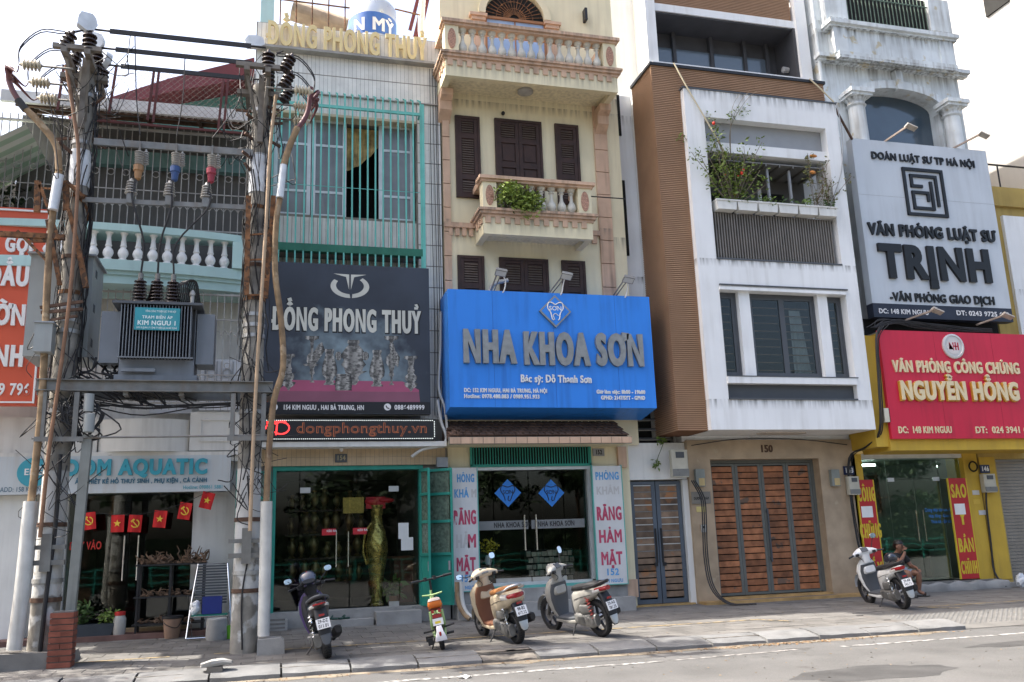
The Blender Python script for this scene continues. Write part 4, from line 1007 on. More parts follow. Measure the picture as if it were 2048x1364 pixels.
tiles.sort(key=lambda t: -t[2]*0+(0 if 12.4 <= t[2] < 13.4 else 1 if t[0] >= WX1 and t[2] > 7.9 else 2))
rest = MB()
for k, (x, wx, z, hz, y) in enumerate(tiles):
    if k < 298: inst('tile', tm, wl, (x+.004, y, z+hz/2), (wx*.98/.092, 1, hz*.985))
    else: rest.box(x+.005, x+wx-.005, y-.006, y, z+.006, z+hz-.006)
obj('tiles', rest, m_tile, wl, kind='stuff')
obj('ledge', MB().box(X0-.05,X1-.15,19.78,20.0,13.44,13.5).box(X0,X1,19.95,20.0,12.40,12.425), M('grey_ledge', (.3,.29,.27), .8, .2, 3, .2, streak=.4), h)
obj('sill', MB().box(WX0,WX1,20.106,20.28,8.55,9.36).box(WX0,WX1,19.75,20.28,8.3,8.5).box(WX0,WX1,20.16,20.28,7.6,8.3), m_grout, h)
obj('green_ledge', MB().box(WX0-.05,WX1+.1,19.6,19.78,8.3,8.48), M('deep_green_ledge', (.018,.13,.085), .6, .2, 3, .1), h)
# windows
m_wframe = M('silvery_frame', (.60,.62,.62), .45, .1, 4, 0, metal=.3)
obj('room_back', MB().box(WX0,WX1,21.5,21.6,8.4,12).box(WX0,WX1,20.3,21.5,11.95,12.0), m_dark, h)
def win(x0, x1, z0, z1, muntins, Y=20.22):
    w = obj('window', MB().box(x0,x0+.09,Y,Y+.05,z0,z1).box(x1-.09,x1,Y,Y+.05,z0,z1).box(x0+.09,x1-.09,Y,Y+.05,z1-.08,z1).box(x0+.09,x1-.09,Y,Y+.05,z0,z0+.08), m_wframe, h)
    for zz in muntins: piece('muntin', m_wframe, w, x0+.07, x1-.07, Y+.005, Y+.045, zz-.03, zz+.03)
    zs = [z0+.08]+list(muntins)+[z1-.08]
    for a, b in zip(zs, zs[1:]): piece('pane', m_pane, w, x0+.07, x1-.07, Y+.02, Y+.026, a+.0, b)
    return w
m_pane = M('dusty_pane', (.17,.175,.175), .2, .35, 1.2, 0, spec=.8)
win(-.18,.68,9.36,11.88,(10.0,11.2)); win(.7,1.52,9.36,11.88,(10.0,11.2)); win(2.3,3.16,9.36,11.88,(10.0,11.2))
obj('lintel', MB().box(WX0,WX1,19.96,20.28,11.85,11.915), M('cream_lintel', (.55,.47,.33), .8, .15, 3, .1), h)
mb = MB(); n = 14
for i in range(n):
    a0, a1 = i/n, (i+1)/n; zf = lambda t: 10.72+.75*t**1.6
    mb.add([(1.53+.85*a0,20.5+.05*math.sin(a0*20),zf(a0)),(1.53+.85*a1,20.5+.05*math.sin(a1*20),zf(a1)),(1.53+.85*a1,20.5,11.85),(1.53+.85*a0,20.5,11.85)], [(0,1,2,3)])
obj('curtain', mb, M('patterned_gold_curtain', (.5,.36,.16), .9, .5, 5, .1), h)
# teal grille
Yg = 19.62
gr = obj('window_grille', MB().bar((WX0,Yg,11.93),(WX1+.05,Yg,11.93),.05,.07).bar((WX0,Yg,8.4),(WX1+.05,Yg,8.4),.03).bar((WX0,Yg,9.9),(WX1,Yg,9.9),.012).bar((WX0,Yg,12.0),(WX0,20.0,12.0),.04).bar((WX1+.05,Yg,12.0),(WX1+.05,20.0,12.0),.04), m_tealbar, h)
for i in range(20):
    x = WX0+.02+i*(WX1-WX0+.02)/19; piece('bar', m_tealbar, gr, x-.018, x+.018, Yg-.018, Yg+.018, 7.6, 12.28)
    b = MB().bar((x,Yg,12.28),(x,19.99,12.5),.028); obj('spike', b, m_tealbar, gr)
piece('side_post', m_tealbar, gr, WX1+.06, WX1+.13, Yg-.03, Yg+.05, 7.6, 12.2)
# ground floor
obj('led_ledge', MB().box(-.35,3.72,19.45,20.0,3.84,3.95), m_white, h)
tl = obj('tile_backing', MB().box(X0,X1,19.9,20.0,3.47,3.84), m_grout, h)
mb = MB()
for j in range(2):
    for i in range(44): x = X0+.03+i*.1; mb.box(x, x+.094, 19.893, 19.9, 3.475+j*.185, 3.655+j*.185)
obj('tan_tiles', mb, m_tantile, tl, kind='stuff')
fr = obj('door_frame', MB().box(-.02,.06,19.95,20.25,.4,3.47).box(3.18,3.26,19.95,20.25,.4,3.47).box(.06,3.18,19.95,20.25,3.38,3.47), m_teal, h)
obj('glass_panel', MB().box(.06,.55,20.15,20.162,.42,3.38), m_glass, h); obj('glass_panel', MB().box(2.75,3.18,20.15,20.162,.42,3.38), m_glass, h)
obj('glass_panel', MB().box(.57,2.73,20.15,20.162,2.95,3.38), m_glass, h)
for a, b, hx in ((.57,1.64,1.36),(1.66,2.73,1.62)):
    d = obj('door', MB().box(a,b,20.15,20.162,.45,2.93), m_glass, h)
    obj('handle', MB().tube([(hx,20.1,1.3),(hx,20.1,2.05)], .015, 8).tube([(hx,20.1,1.4),(hx,20.16,1.4)],.01,6), m_chrome, d, 40)
    obj('patch_fitting', MB().box(a,a+.22,20.13,20.18,2.9,3.02).box(a,a+.22,20.13,20.18,.42,.52) if a < 1 else MB().box(b-.22,b,20.13,20.18,2.9,3.02).box(b-.22,b,20.13,20.18,.42,.52), m_alu, d)
    xs_ = 1.05 if a < 1 else 1.72
    st = obj('sticker', MB().box(xs_,xs_+.3,20.145,20.148,1.98,2.12), flat('crimson_sticker', (.5,.02,.03)), d)
    text('sticker_lettering', 'KÉO RA', xs_+.1, 2.05, .045, 20.145, m_whitep, d, off=.03, sx=.9)
obj('step', MB().box(-.7,3.8,19.75,20.3,0,.42).box(-.7,.35,19.45,19.75,0,.3).box(2.15,3.1,19.35,19.75,0,.36), m_conc, h)
for z in (.06,.14,.22,.3): piece('tread', m_concd, h, -.65, .3, 19.44, 19.45, z, z+.035)
m_shop = M('brown_shop_wall', (.045,.035,.026), .8, .4, 2, 0)
obj('room', MB().box(-.1,3.3,24.3,24.4,.3,3.6).box(-.12,-.04,20.3,24.3,.3,3.6).box(3.28,3.36,20.3,24.3,.3,3.6).box(-.04,3.28,20.3,24.3,3.47,3.6).box(-.04,3.28,20.3,24.3,.36,.42), m_shop, h)
# green folding shutters
def shutter(name, x0, x1, y0, y1, label):
    t = thing(name, label, 'shutter', ((x0+x1)/2, y0, .4), 'green folding shutters')
    def pt(s_, z, dy=0): return (x0+(x1-x0)*s_, y0+(y1-y0)*s_+dy, z)
    mb = MB()
    for s0 in (0.03,.97): mb.bar(pt(s0,.42), pt(s0,3.36), .05, .06, (0,1,0))
    for z in (.45,1.5,2.2,2.8,3.33): mb.bar(pt(0.03,z), pt(.97,z), .05, .06)
    obj('frame', mb, m_teal, t)
    obj('panel', MB().add([pt(.03,.45,.02),pt(.97,.45,.02),pt(.97,1.5,.02),pt(.03,1.5,.02)], [(0,1,2,3)]), m_teal, t)
    obj('pane', MB().add([pt(.1,1.53,.02),pt(.9,1.53,.02),pt(.9,3.3,.02),pt(.1,3.3,.02)], [(0,1,2,3)]), m_frost, t)
    obj('latch', MB().bar(pt(.85,1.35,-.04), pt(.85,1.15,-.04), .04), m_grey, t)
m_frost = M('patterned_frosted_pane', (.12,.17,.13), .25, .5, 14, .2)
shutter('green_shutter', 3.27, 3.83, 19.93, 19.5, 'green metal shutter leaf folded open right of the vase shop')
shutter('green_shutter', 3.18, 3.3, 19.86, 19.42, 'narrow inner green shutter leaf right of the vase shop')
shutter('green_shutter', -.75, -.05, 19.5, 19.93, 'green metal shutter leaf folded open left of the vase shop')
# number plate and lamp over the door
n_ = thing('house_number', 'dark square house number plate 154 above the glass door', 'number plate', (1.53, 19.88, 3.5))
xa, za = U(670, 925, 19.88); xb, zb_ = U(694, 908, 19.88)
obj('plate', MB().box(xa,xb,19.87,19.893,za,zb_), m_darkgrey, n_); text('lettering', '154', (xa+xb)/2, za+.05, .1, 19.87, flat('dull_gold', (.35,.3,.18)), n_, sx=.8, off=.05, align='c')
l_ = thing('wall_lamp', 'small wall lamp over the 154 number plate', 'lamp', (1.53, 19.85, 3.75)); xm = (xa+xb)/2
obj('bulb', MB().sphere((xm,19.8,zb_+.1), .04,.04,.06), m_whitep, l_, 60); obj('bracket', MB().box(xm-.05,xm+.05,19.82,19.893,zb_+.12,zb_+.2).box(xm-.015,xm+.015,19.8,19.88,zb_+.14,zb_+.17), m_black, l_)
# rooftop letters
lt = thing('rooftop_lettering', 'cream channel letters on the white tiled parapet', 'lettering', (1.5, 19.9, 13.5))
m_creaml = M('cream_letter_face', (.74,.59,.29), .5, .08, 3, 0, streak=.25)
xa, za = U(530, 82, 19.8); xb, _ = U(853, 112, 19.8)
text('letter', 'ĐỒNG PHONG THUỶ', xa+.05, 13.56, .60, 19.9, m_creaml, lt, width=xb-xa-.04, off=.03, depth=.06, split=True)
# rooftop stuff
tk = thing('water_tank', 'round stainless water tank with blue label on the tiled roof', 'water tank', (2.6, 23, 14.3))
Yt = 23; xl, _ = U(697, 40, Yt); xr, zt = U(792, 10, Yt); cx = (xl+xr)/2; rr = (xr-xl)/2; zb_ = U(745,72,Yt-rr)[1]; zt = U(745,-2,Yt-rr)[1]
obj('tank', MB().lathe([(rr*.96,zb_-.6),(rr,zb_-.5),(rr,zb_+.25),(rr*.99,zb_+.26),(rr,zb_+.27),(rr,zt),(rr*.9,zt+.12),(rr*.4,zt+.2),(.01,zt+.22)], 32, (cx,Yt,0)), M('stainless', (.55,.57,.58), .3, .08, 2, 0, metal=.7), tk, 40)
z0, z1 = U(745,64,Yt-rr)[1], U(745,22,Yt-rr)[1]
lb = obj('label_band', MB().lathe([(rr+.004,z0),(rr+.004,z1)], 32, (cx,Yt,0), cap=False), flat('blue_label', (.05,.14,.42)), tk, 40)
tx = text('lettering', 'N MỸ', cx-.02, z0+.1, (z1-z0)*.55, Yt-rr-.01, m_whitep, lb, sx=.9, off=.06, align='c')
for v in tx.data.vertices:
    a = (v.co.x-cx)/rr; v.co.x = cx+(rr+.012)*math.sin(max(-1.4,min(1.4,a))); v.co.y = Yt-(rr+.012)*math.cos(a)
rb = MB()
for i in range(10):
    a0 = R(60+i*16); rb.add([(0,0,0)]*0, [])
rs = MB(); n = 24
for i in range(n):
    a0, a1 = math.pi*i/n*1.5, math.pi*(i+1)/n*1.5
    c = lambda a, L_: (L_, .38*math.cos(a), .28*math.sin(a)+.02*(int(a*12) % 2))
    rs.add([c(a0,0),c(a1,0),c(a1,1.5),c(a0,1.5)], [(0,1,2,3)])
rs.xf(Matrix.Translation((*((U(585,22,22.5)[0],22.5)),U(585,24,22.5)[1])) @ Matrix.Rotation(R(14),4,'Y'))
tag(obj('curled_roof_sheet', rs, M('weathered_fibre_sheet', (.38,.30,.22), .8, .2, 4, .2)), 'curled corrugated sheet lying on the roof behind the cream letters', 'roof sheet')
rf = thing('roof_rods', 'thin rusty rods and rail standing on the roof behind the letters', 'railing', (1, 21.5, 14.2))
for u in (560,592,624,657,690): x, z = U(u, 50, 21.5); obj('rod', MB().tube([(x,21.5,13.9),(x,21.5,z+.9)], .018, 6), m_rust, rf)
a = U(540,-4,21.5); b = U(700,16,21.5); obj('rail', MB().tube([(a[0],21.5,a[1]),(b[0],21.5,b[1])], .022, 6).tube([(U(790,18,21.5)[0],21.5,U(790,18,21.5)[1]),(U(840,30,21.5)[0],21.5,U(840,30,21.5)[1])], .022, 6), m_rust, rf)
xp, _ = U(535, 20, 22); tag(obj('roof_post', MB().box(xp-.17,xp+.17,21.85,22.15,14.1,17), m_paleblue), 'pale blue post on the tiled roof at the left', 'post')
a = U(820,60,22.4); b = U(846,-10,22.4); tag(obj('metal_chute', MB().bar((a[0],22.4,a[1]),(b[0],22.4,b[1]+.5),.1,.06).bar((a[0]+.2,22.4,a[1]-.2),(b[0]+.2,22.4,b[1]+.5),.22,.1), m_maroon), 'maroon edge trim rising on the roof beside the tank', 'roof trim')
rp = MB().tube(Q([(845,-5),(842,60),(848,90)], 21.8), .09, 8, sub=3)
tag(obj('foil_duct', rp, m_foil, None, 50), 'crinkled foil duct beside the roof tank', 'duct')
# ------------------------------------------------------------------ black altarware sign
sg = thing('black_signboard', 'dark slate altarware signboard with silver lettering and purple table print', 'sign', (1.6, 19.4, 4.5))
m_slate = M('slate_print', (.035,.043,.06), .5, .25, 1.1, 0)
n = m_slate.node_tree; # pale cloudy print glow belongs to the printed picture: cloud of lighter ink in the middle
b_ = n.nodes['Principled BSDF']; src = b_.inputs['Base Color'].links[0].from_socket
g = n.nodes.new('ShaderNodeNewGeometry'); sp = n.nodes.new('ShaderNodeVectorMath'); sp.operation = 'SUBTRACT'; sp.inputs[1].default_value = (1.65,19.4,5.75); n.links.new(g.outputs['Position'], sp.inputs[0])
ml = n.nodes.new('ShaderNodeVectorMath'); ml.operation = 'MULTIPLY'; ml.inputs[1].default_value = (.62,0,.75); n.links.new(sp.outputs[0], ml.inputs[0])
ln_ = n.nodes.new('ShaderNodeVectorMath'); ln_.operation = 'LENGTH'; n.links.new(ml.outputs[0], ln_.inputs[0])
nz = n.nodes.new('ShaderNodeTexNoise'); nz.inputs['Scale'].default_value = 2.6; nz.inputs['Detail'].default_value = 6; n.links.new(g.outputs['Position'], nz.inputs['Vector'])
sb = n.nodes.new('ShaderNodeMath'); sb.operation = 'SUBTRACT'; n.links.new(nz.outputs[0], sb.inputs[0]); 
hl = n.nodes.new('ShaderNodeMath'); hl.operation = 'MULTIPLY'; hl.inputs[1].default_value = .62; n.links.new(ln_.outputs['Value'], hl.inputs[0]); n.links.new(hl.outputs[0], sb.inputs[1])
mr = n.nodes.new('ShaderNodeMapRange'); mr.inputs[1].default_value = -.05; mr.inputs[2].default_value = .5; n.links.new(sb.outputs[0], mr.inputs[0])
mx = n.nodes.new('ShaderNodeMix'); mx.data_type = 'RGBA'; n.links.new(mr.outputs[0], mx.inputs[0]); n.links.new(src, mx.inputs[6]); mx.inputs[7].default_value = (.24,.32,.36,1); n.links.new(mx.outputs[2], b_.inputs['Base Color'])
YS = 19.4
obj('board', MB().box(-.35,3.36,YS,19.55,4.55,7.95), m_slate, sg)
obj('board_edge', MB().box(-.36,3.37,19.551,19.58,4.54,7.96), m_grey, sg)
m_silv = M('silver_print', (.56,.56,.50), .45, .12, 2, 0); m_ink2 = flat('near_black_ink', (.012,.013,.016))
xa, za = U(556, 658, YS); xb, zb_ = U(840, 660, YS)
text('lettering_shadow', 'ĐỒNG PHONG THUỶ', xa-.12, za-.012, .49, YS, m_ink2, sg, width=xb-xa+.13, off=.085, depth=.003)
text('lettering', 'ĐỒNG PHONG THUỶ', xa-.12, za, .49, YS, m_silv, sg, width=xb-xa+.12, off=.045, depth=.006)
cx, cz = U(700, 573, YS); rx, rz = .43, .27
shape('ring_logo', [[(cx+rx*math.cos(R(a)), cz+rz*math.sin(R(a))) for a in range(145, 272, 7)]+[(cx+rx*.72*math.cos(R(a)), cz+.015+rz*.72*math.sin(R(a))) for a in range(268, 145, -7)],
                    [(cx+rx*math.cos(R(a)), cz+rz*math.sin(R(a))) for a in range(-84, 50, 7)]+[(cx+rx*.72*math.cos(R(a)), cz+.015+rz*.72*math.sin(R(a))) for a in range(46, -84, -7)],
                    [(cx-.37,cz+.29),(cx-.02,cz+.28),(cx-.02,cz-.08),(cx-.09,cz+.22)], [(cx+.37,cz+.29),(cx+.02,cz+.28),(cx+.02,cz-.08),(cx+.09,cz+.22)]], YS, m_silv, sg)
m_purp = M('purple_cloth_print', (.36,.085,.16), .6, .1, 2, 0); m_purp2 = M('purple_cloth_print_side', (.23,.085,.13), .6, .1, 2, 0)
def U2(u, v): return U(u, v, YS)
shape('table_print', [[U2(585,760),U2(805,763),U2(838,780),U2(838,790),U2(552,782)]], YS, m_purp, sg, .003)
shape('table_front_print', [[U2(552,782),U2(838,784),U2(840,804),U2(550,803)]], YS, m_purp2, sg, .0035)
shape('base_strip', [[U2(533,804),(3.355,U2(840,804)[1]),(3.355,4.56),(-.345,4.56),(-.345,U2(533,804)[1])]], YS, m_ink2, sg, .003)
m_bronze = bpy.data.materials.new('urn_print'); m_bronze.use_nodes = True   # printed metal shading, flat ink on the board
def _urn(nt):
    ns, L = nt.nodes, nt.links; b = ns['Principled BSDF']; b.inputs['Roughness'].default_value = .5
    tc = ns.new('ShaderNodeTexCoord'); sp = ns.new('ShaderNodeSeparateXYZ'); L.new(tc.outputs['Generated'], sp.inputs[0])
    cr = ns.new('ShaderNodeValToRGB'); e = cr.color_ramp.elements
    e[0].position = 0; e[0].color = (.04,.04,.04,1); e[1].position = 1; e[1].color = (.05,.05,.05,1)
    for p, v in ((.22,.55),(.36,.2),(.55,.32),(.75,.5),(.88,.12)): k = e.new(p); k.color = (v,v*.97,v*.9,1)
    L.new(sp.outputs[0], cr.inputs[0])
    wv = ns.new('ShaderNodeTexNoise'); wv.inputs['Scale'].default_value = 9; wv.inputs['Detail'].default_value = 3; mp = ns.new('ShaderNodeMapping'); mp.inputs['Scale'].default_value = (.6,1,1.6); L.new(tc.outputs['Generated'], mp.inputs[0]); L.new(mp.outputs[0], wv.inputs['Vector'])
    mr = ns.new('ShaderNodeMapRange'); mr.inputs[1].default_value = .4; mr.inputs[2].default_value = .6; mr.inputs[3].default_value = .2; mr.inputs[4].default_value = .85; L.new(wv.outputs[0], mr.inputs[0])
    ml = ns.new('ShaderNodeVectorMath'); ml.operation = 'SCALE'; L.new(cr.outputs[0], ml.inputs[0]); L.new(mr.outputs[0], ml.inputs['Scale']); L.new(ml.outputs[0], b.inputs['Base Color'])
_urn(m_bronze.node_tree)
def sil(u, v0, v1, wpx, prof):
    """symmetric printed silhouette from (t, half width) pairs"""
    wpx *= 1.12
    L_ = [U2(u-w*wpx, v1+(v0-v1)*t) for t, w in prof]; R_ = [U2(u+w*wpx, v1+(v0-v1)*t) for t, w in prof]
    return L_+R_[::-1]
vase = [(0,.55),(.05,.6),(.12,.5),(.2,.55),(.4,.85),(.6,1),(.72,.9),(.8,.5),(.92,.5),(.97,.75),(1,.75)]
lamp_ = [(0,.9),(.06,.95),(.12,.45),(.3,.3),(.42,.5),(.5,.4),(.58,.85),(.68,.75),(.74,.35),(.78,1),(.86,.75),(.92,.3),(1,.08)]
burner = [(0,.35),(.06,.4),(.1,.3),(.2,.55),(.35,.85),(.45,.6),(.55,.8),(.62,.6),(.75,.5),(.82,.3),(.9,.35),(1,.15)]
crane = [(0,.8),(.06,.75),(.1,.2),(.35,.15),(.42,.55),(.55,.6),(.62,.35),(.72,.2),(.8,.3),(.84,.12),(.95,.1),(1,.3)]
prs = [sil(577,781,708,13,lamp_), sil(822,783,712,13,lamp_), sil(659,770,698,14,vase), sil(754,773,700,14,vase), sil(707,770,680,28,burner), sil(624,765,672,16,crane), sil(783,770,672,16,crane), sil(687,781,748,15,[(0,.95),(.2,.9),(.3,1),(.8,1),(.85,.95),(1,1)])]
prs += [[U2(704+dx+7*math.cos(R(a)), 712+9*math.sin(R(a))) for a in range(0,360,30)] for dx in (-27,27)]
prs += [[U2(605,728),U2(638,728),U2(634,732),U2(609,732)], [U2(690,742),U2(735,742),U2(725,747),U2(700,747)], [U2(636,690),U2(644,684),U2(650,700),U2(634,725),U2(615,728),U2(622,712)], [U2(778,690),U2(786,684),U2(790,700),U2(800,715),U2(796,735),U2(785,722)]]
for k, q in enumerate(prs): shape('altarware_print', [q], YS, m_bronze, sg, .0045+.0002*k)
m_wtxt = flat('white_print', (.7,.7,.7))
xa, za = U2(566, 819); xb, _ = U2(728, 819); text('lettering', '154 KIM NGƯU , HAI BÀ TRƯNG, HN', xa, za, .1, YS, m_wtxt, sg, width=xb-xa, off=.04)
xa, za = U2(789, 819); xb, _ = U2(849, 819); text('lettering', '0886489999', xa, za, .1, YS, m_wtxt, sg, width=xb-xa, off=.04)
for u in (548,775): x, z = U2(u, 814); shape('icon', [ell(x, z, .078, .078)], YS, m_wtxt, sg, .004); shape('icon_mark', [strip([(x-.035,z+.03),(x-.01,z-.02),(x+.04,z-.035)], .025)], YS, m_ink2, sg, .006)
# ------------------------------------------------------------------ LED sign
sg = thing('led_signboard', 'black led strip sign with orange web address over the vase shop', 'sign', (1.7, 19.4, 4))
obj('board', MB().box(-.35,3.47,YS,19.5,3.97,4.44), m_black, sg)
m_led = emis('orange_led', (.55,.16,.06), .12); m_ledr = emis('red_led', (1,.03,.03), 1.2); m_ledw = emis('white_led', (.8,.85,.8), .5)
xa, za = U2(592, 866); xb, _ = U2(855, 866)
tx = text('lettering', 'dongphongthuy.vn', xa, za+.0, .22, YS, m_led, sg, width=xb-xa, off=.012, depth=.004)
text('lettering_core', 'dongphongthuy.vn', xa, za+.0, .22, YS, m_black, sg, width=xb-xa, off=-.022, depth=.006)
x, z = U2(562, 856); shape('red_mark', [strip([(x+.0+.17*math.cos(R(a)), z+.13*math.sin(R(a))) for a in range(-140,150,20)], .03), strip([(x-.3,z+.13),(x+.1,z+.14)], .025), strip([(x-.08,z+.12),(x-.1,z-.15)], .03), strip([(x-.32,z-.02),(x-.28,z+.1),(x-.2,z+.12)], .03)], YS, m_ledr, sg)
mb = MB()
for i in range(92):
    x = -.3+i*.0405
    for z in (4.005,4.405): mb.box(x,x+.016,YS-.006,YS-.001,z-.008,z+.008)
for i in range(10):
    for x in (3.43,): mb.box(x,x+.016,YS-.006,YS-.001,4.04+i*.037,4.056+i*.037)
obj('led_dots', mb, m_ledw, sg, kind='stuff')
tag(obj('wall_cable', MB().tube([(3.55,19.6,4.9),(3.62,19.55,4.4),(3.72,19.5,4.05),(3.62,19.5,3.86),(3.2,19.55,3.78),(2.95,19.6,3.62)], .035, 8, sub=5), m_pvcw, None, 50), 'pale cable duct bending round the end of the led sign', 'cable')
# wares inside the vase shop
m_gold = M('gold_brass', (.62,.47,.14), .28, .5, 14, .9, 22, metal=.8)
x, z = 2.28, .42
v_ = thing('golden_vase', 'tall golden embossed floor vase behind the shop glass', 'vase', (x, 20.7, z))
vp = [(.2,0),(.22,.05),(.15,.12),(.14,.2),(.18,.45),(.25,.8),(.32,1.15),(.33,1.35),(.27,1.6),(.17,1.78),(.15,1.95),(.2,2.12),(.24,2.2),(.2,2.2),(.01,2.0)]
vq = [(.74*(r0+(r1-r0)*q/5), h0+(h1-h0)*q/5) for (r0,h0),(r1,h1) in zip(vp, vp[1:]) for q in range(5)]+[vp[-1]]
mb = MB().lathe(vq, 48, (x,20.5,z))
for i, p in enumerate(mb.v):
    a = math.atan2(p[1]-20.5, p[0]-x); k = 1+.07*math.sin(a*6+p[2]*11)*math.sin(p[2]*19+a*2); mb.v[i] = (x+(p[0]-x)*k, 20.5+(p[1]-20.5)*k, p[2])
obj('body', mb, m_gold, v_, 60)
obj('handle', MB().tube([(x-.12,20.5,z+1.8),(x-.25,20.5,z+1.6),(x-.3,20.5,z+1.2),(x-.22,20.5,z+.9)], .028, 8, sub=5), m_gold, v_, 50)
obj('red_bow', MB().sphere((x-.12,20.45,z+2.28), .16,.1,.09).sphere((x+.2,20.45,z+2.3), .2,.1,.06).box(x-.25,x+.18,20.4,20.42,z+2.12,z+2.38), flat('red_ribbon', (.55,.02,.03)), v_, 60)
tag(obj('gold_plaque', MB().box(1.52,1.98,20.4,20.43,2.45,2.8).box(1.55,1.95,20.39,20.398,2.5,2.75), M('yellow_plaque', (.5,.34,.06), .5, .3, 20, 0)), 'small yellow plaque hanging behind the shop door', 'plaque')
tag(obj('shop_notice', MB().box(2.72,2.95,20.13,20.135,1.85,2.2).box(2.78,3.05,20.125,20.13,1.6,1.88), m_whitep), 'white paper notices taped inside the right glass panel', 'notice')
pp_ = thing('potted_plant', 'small green potted palm at the foot of the golden vase', 'plant', (2.65, 20.55, .42))
obj('pot', MB().lathe([(.1,.42),(.14,.62),(.12,.62),(.01,.6)], 12, (2.65,20.55,0)), flat('terracotta', (.35,.15,.08)), pp_, 40)
obj('foliage', leaves(MB(), (2.65,20.5,.8), .2,.16,.2, 90, .2), m_leaf2, pp_, recalc=False)
cbt = thing('carved_cabinet', 'dark red carved cabinet inside the vase shop', 'cabinet', (2.95, 21.5, .42))
obj('body', MB().box(2.75,3.2,21.2,21.9,.42,1.4), M('red_lacquer_wood', (.18,.05,.025), .4, .3, 6, .1), cbt); obj('shelf', MB().box(2.7,3.22,21.1,22,1.4,1.46), M('red_lacquer_top', (.22,.06,.03), .4), cbt)
m_br2 = M('dull_brass_ware', (.22,.155,.065), .35, .4, 10, .2, metal=.7)
random.seed(5); wm = mesh_of(MB().lathe([(.06,0),(.07,.02),(.03,.06),(.08,.16),(.09,.24),(.04,.34),(.06,.4),(.01,.41)], 12), m_br2, 40)
sh = thing('ware_shelf', 'dim display shelf of brass ware at the back of the vase shop', 'shelf', (1.3, 22.5, .42))
for z in (.9,1.45,2.0,2.55): piece('board', m_brownwood, sh, .3, 2.2, 21.6, 22.0, z, z+.04)
for z in (.94,1.49,2.04,2.59):
    for k in range(7): inst('brass_ware', wm, sh, (.45+k*.26+random.uniform(-.05,.05), 21.75, z), (random.uniform(.8,1.4),)*3)
tag(obj('sandals', MB().loft([(-.12,0,.02,.04,.02,3),(0,0,.02,.05,.02,3),(.12,0,.02,.04,.02,3)], 10).tube([(-.02,-.05,.03),(.02,0,.08),(-.02,.05,.03)], .015, 6, sub=3).xf(Matrix.Translation((1.25,19.62,.245))), flat('dark_green_rubber', (.02,.06,.045))), 'dark green sandal on the shop step, left of the pair', 'sandal', 'sandals on the step')
tag(obj('sandals', MB().loft([(-.12,0,.02,.04,.02,3),(0,0,.02,.05,.02,3),(.12,0,.02,.04,.02,3)], 10).tube([(-.02,-.05,.03),(.02,0,.08),(-.02,.05,.03)], .015, 6, sub=3).xf(Matrix.Translation((1.5,19.62,.245)) @ Matrix.Rotation(.4,4,'Z')), flat('dark_green_rubber2', (.02,.06,.045))), 'dark green sandal on the shop step, right of the pair', 'sandal', 'sandals on the step')
piece_ = obj('lower_step', MB().box(.9,2.1,19.45,19.75,0,.24), m_conc, h)
# ------------------------------------------------------------------ house 152: cream dental clinic
h = thing('narrow_house', 'cream narrow house with peach balustrades, brown shutters and blue clinic sign', 'house', (6.2, 20, 0))
X0, X1 = 3.84, 8.58
obj('wall', MB().box(X0,X1,20,20.5,3.9,18.5).box(X0,X1,20.5,29,3.9,14.2).box(X0,4.36,20,29,0,3.9).box(7.28,X1-.3,20,29,0,3.9), m_cream, h)
def shut_win(x0, x1, z0, z1, split, leafs=1, panels=False):
    Y = 19.93
    w = obj('window', MB().box(x0,x0+.06,Y,20.0,z0,z1).box(x1-.06,x1,Y,20.0,z0,z1).box(x0+.06,x1-.06,Y,20.0,z1-.07,z1).box(x0+.06,x1-.06,Y,20.0,z0,z0+.06), m_brownwood, h)
    wl_ = (x1-x0-.12)/leafs
    for k in range(leafs):
        a = x0+.06+k*wl_+.004; b = a+wl_-.008; mb = MB(); sl_ = MB()
        zs = [z0+.06]+list(split)+[z1-.07]
        mb.box(a,a+.09,Y+.015,19.998,z0+.06,z1-.07).box(b-.09,b,Y+.015,19.998,z0+.06,z1-.07)
        for j, (za, zb) in enumerate(zip(zs, zs[1:])):
            mb.box(a+.09,b-.09,Y+.02,19.998,za,za+.07).box(a+.09,b-.09,Y+.02,19.998,zb-.07,zb)
            mb.box(a+.09,b-.09,19.98,19.997,za+.07,zb-.07)
            if panels and j < len(zs)-2:
                mb.box(a+.13,b-.13,Y+.03,19.98,za+.12,zb-.12)
            else:
                z = za+.09
                while z < zb-.1: sl_.add([(a+.1,Y+.02,z),(b-.1,Y+.02,z),(b-.1,19.975,z+.045),(a+.1,19.975,z+.045)], [(0,1,2,3)]); z += .062
        s_ = obj('shutter', mb, m_brownwood, w)
        if sl_.v: obj('louvres', sl_, m_louv, w, kind='stuff', recalc=False)
    return w
m_louv = M('louvre_wood', (.10,.075,.06), .6, .2, 6, .1)
shut_win(4.17,4.8,10.0,12.18,(10.55,11.65)); shut_win(6.79,7.43,10.0,12.2,(10.75,11.2,11.7))
shut_win(5.19,6.43,9.4,12.2,(10.35,10.95,11.62),2,True)
shut_win(4.16,4.82,6.2,8.5,(7.75,)); shut_win(5.2,6.45,6.2,8.5,(7.75,),2); shut_win(6.8,7.42,6.2,8.5,(7.75,))
# peach corner quoins
for k in range(17):
    z = 6.0+k*.62
    if z > 12.6: break
    piece('quoin', m_peach, h, 7.86, 8.22, 19.94, 20.0, z, z+.6)
    piece('quoin', m_peach, h, 3.845, 4.02, 19.94, 20.0, z, z+.6)
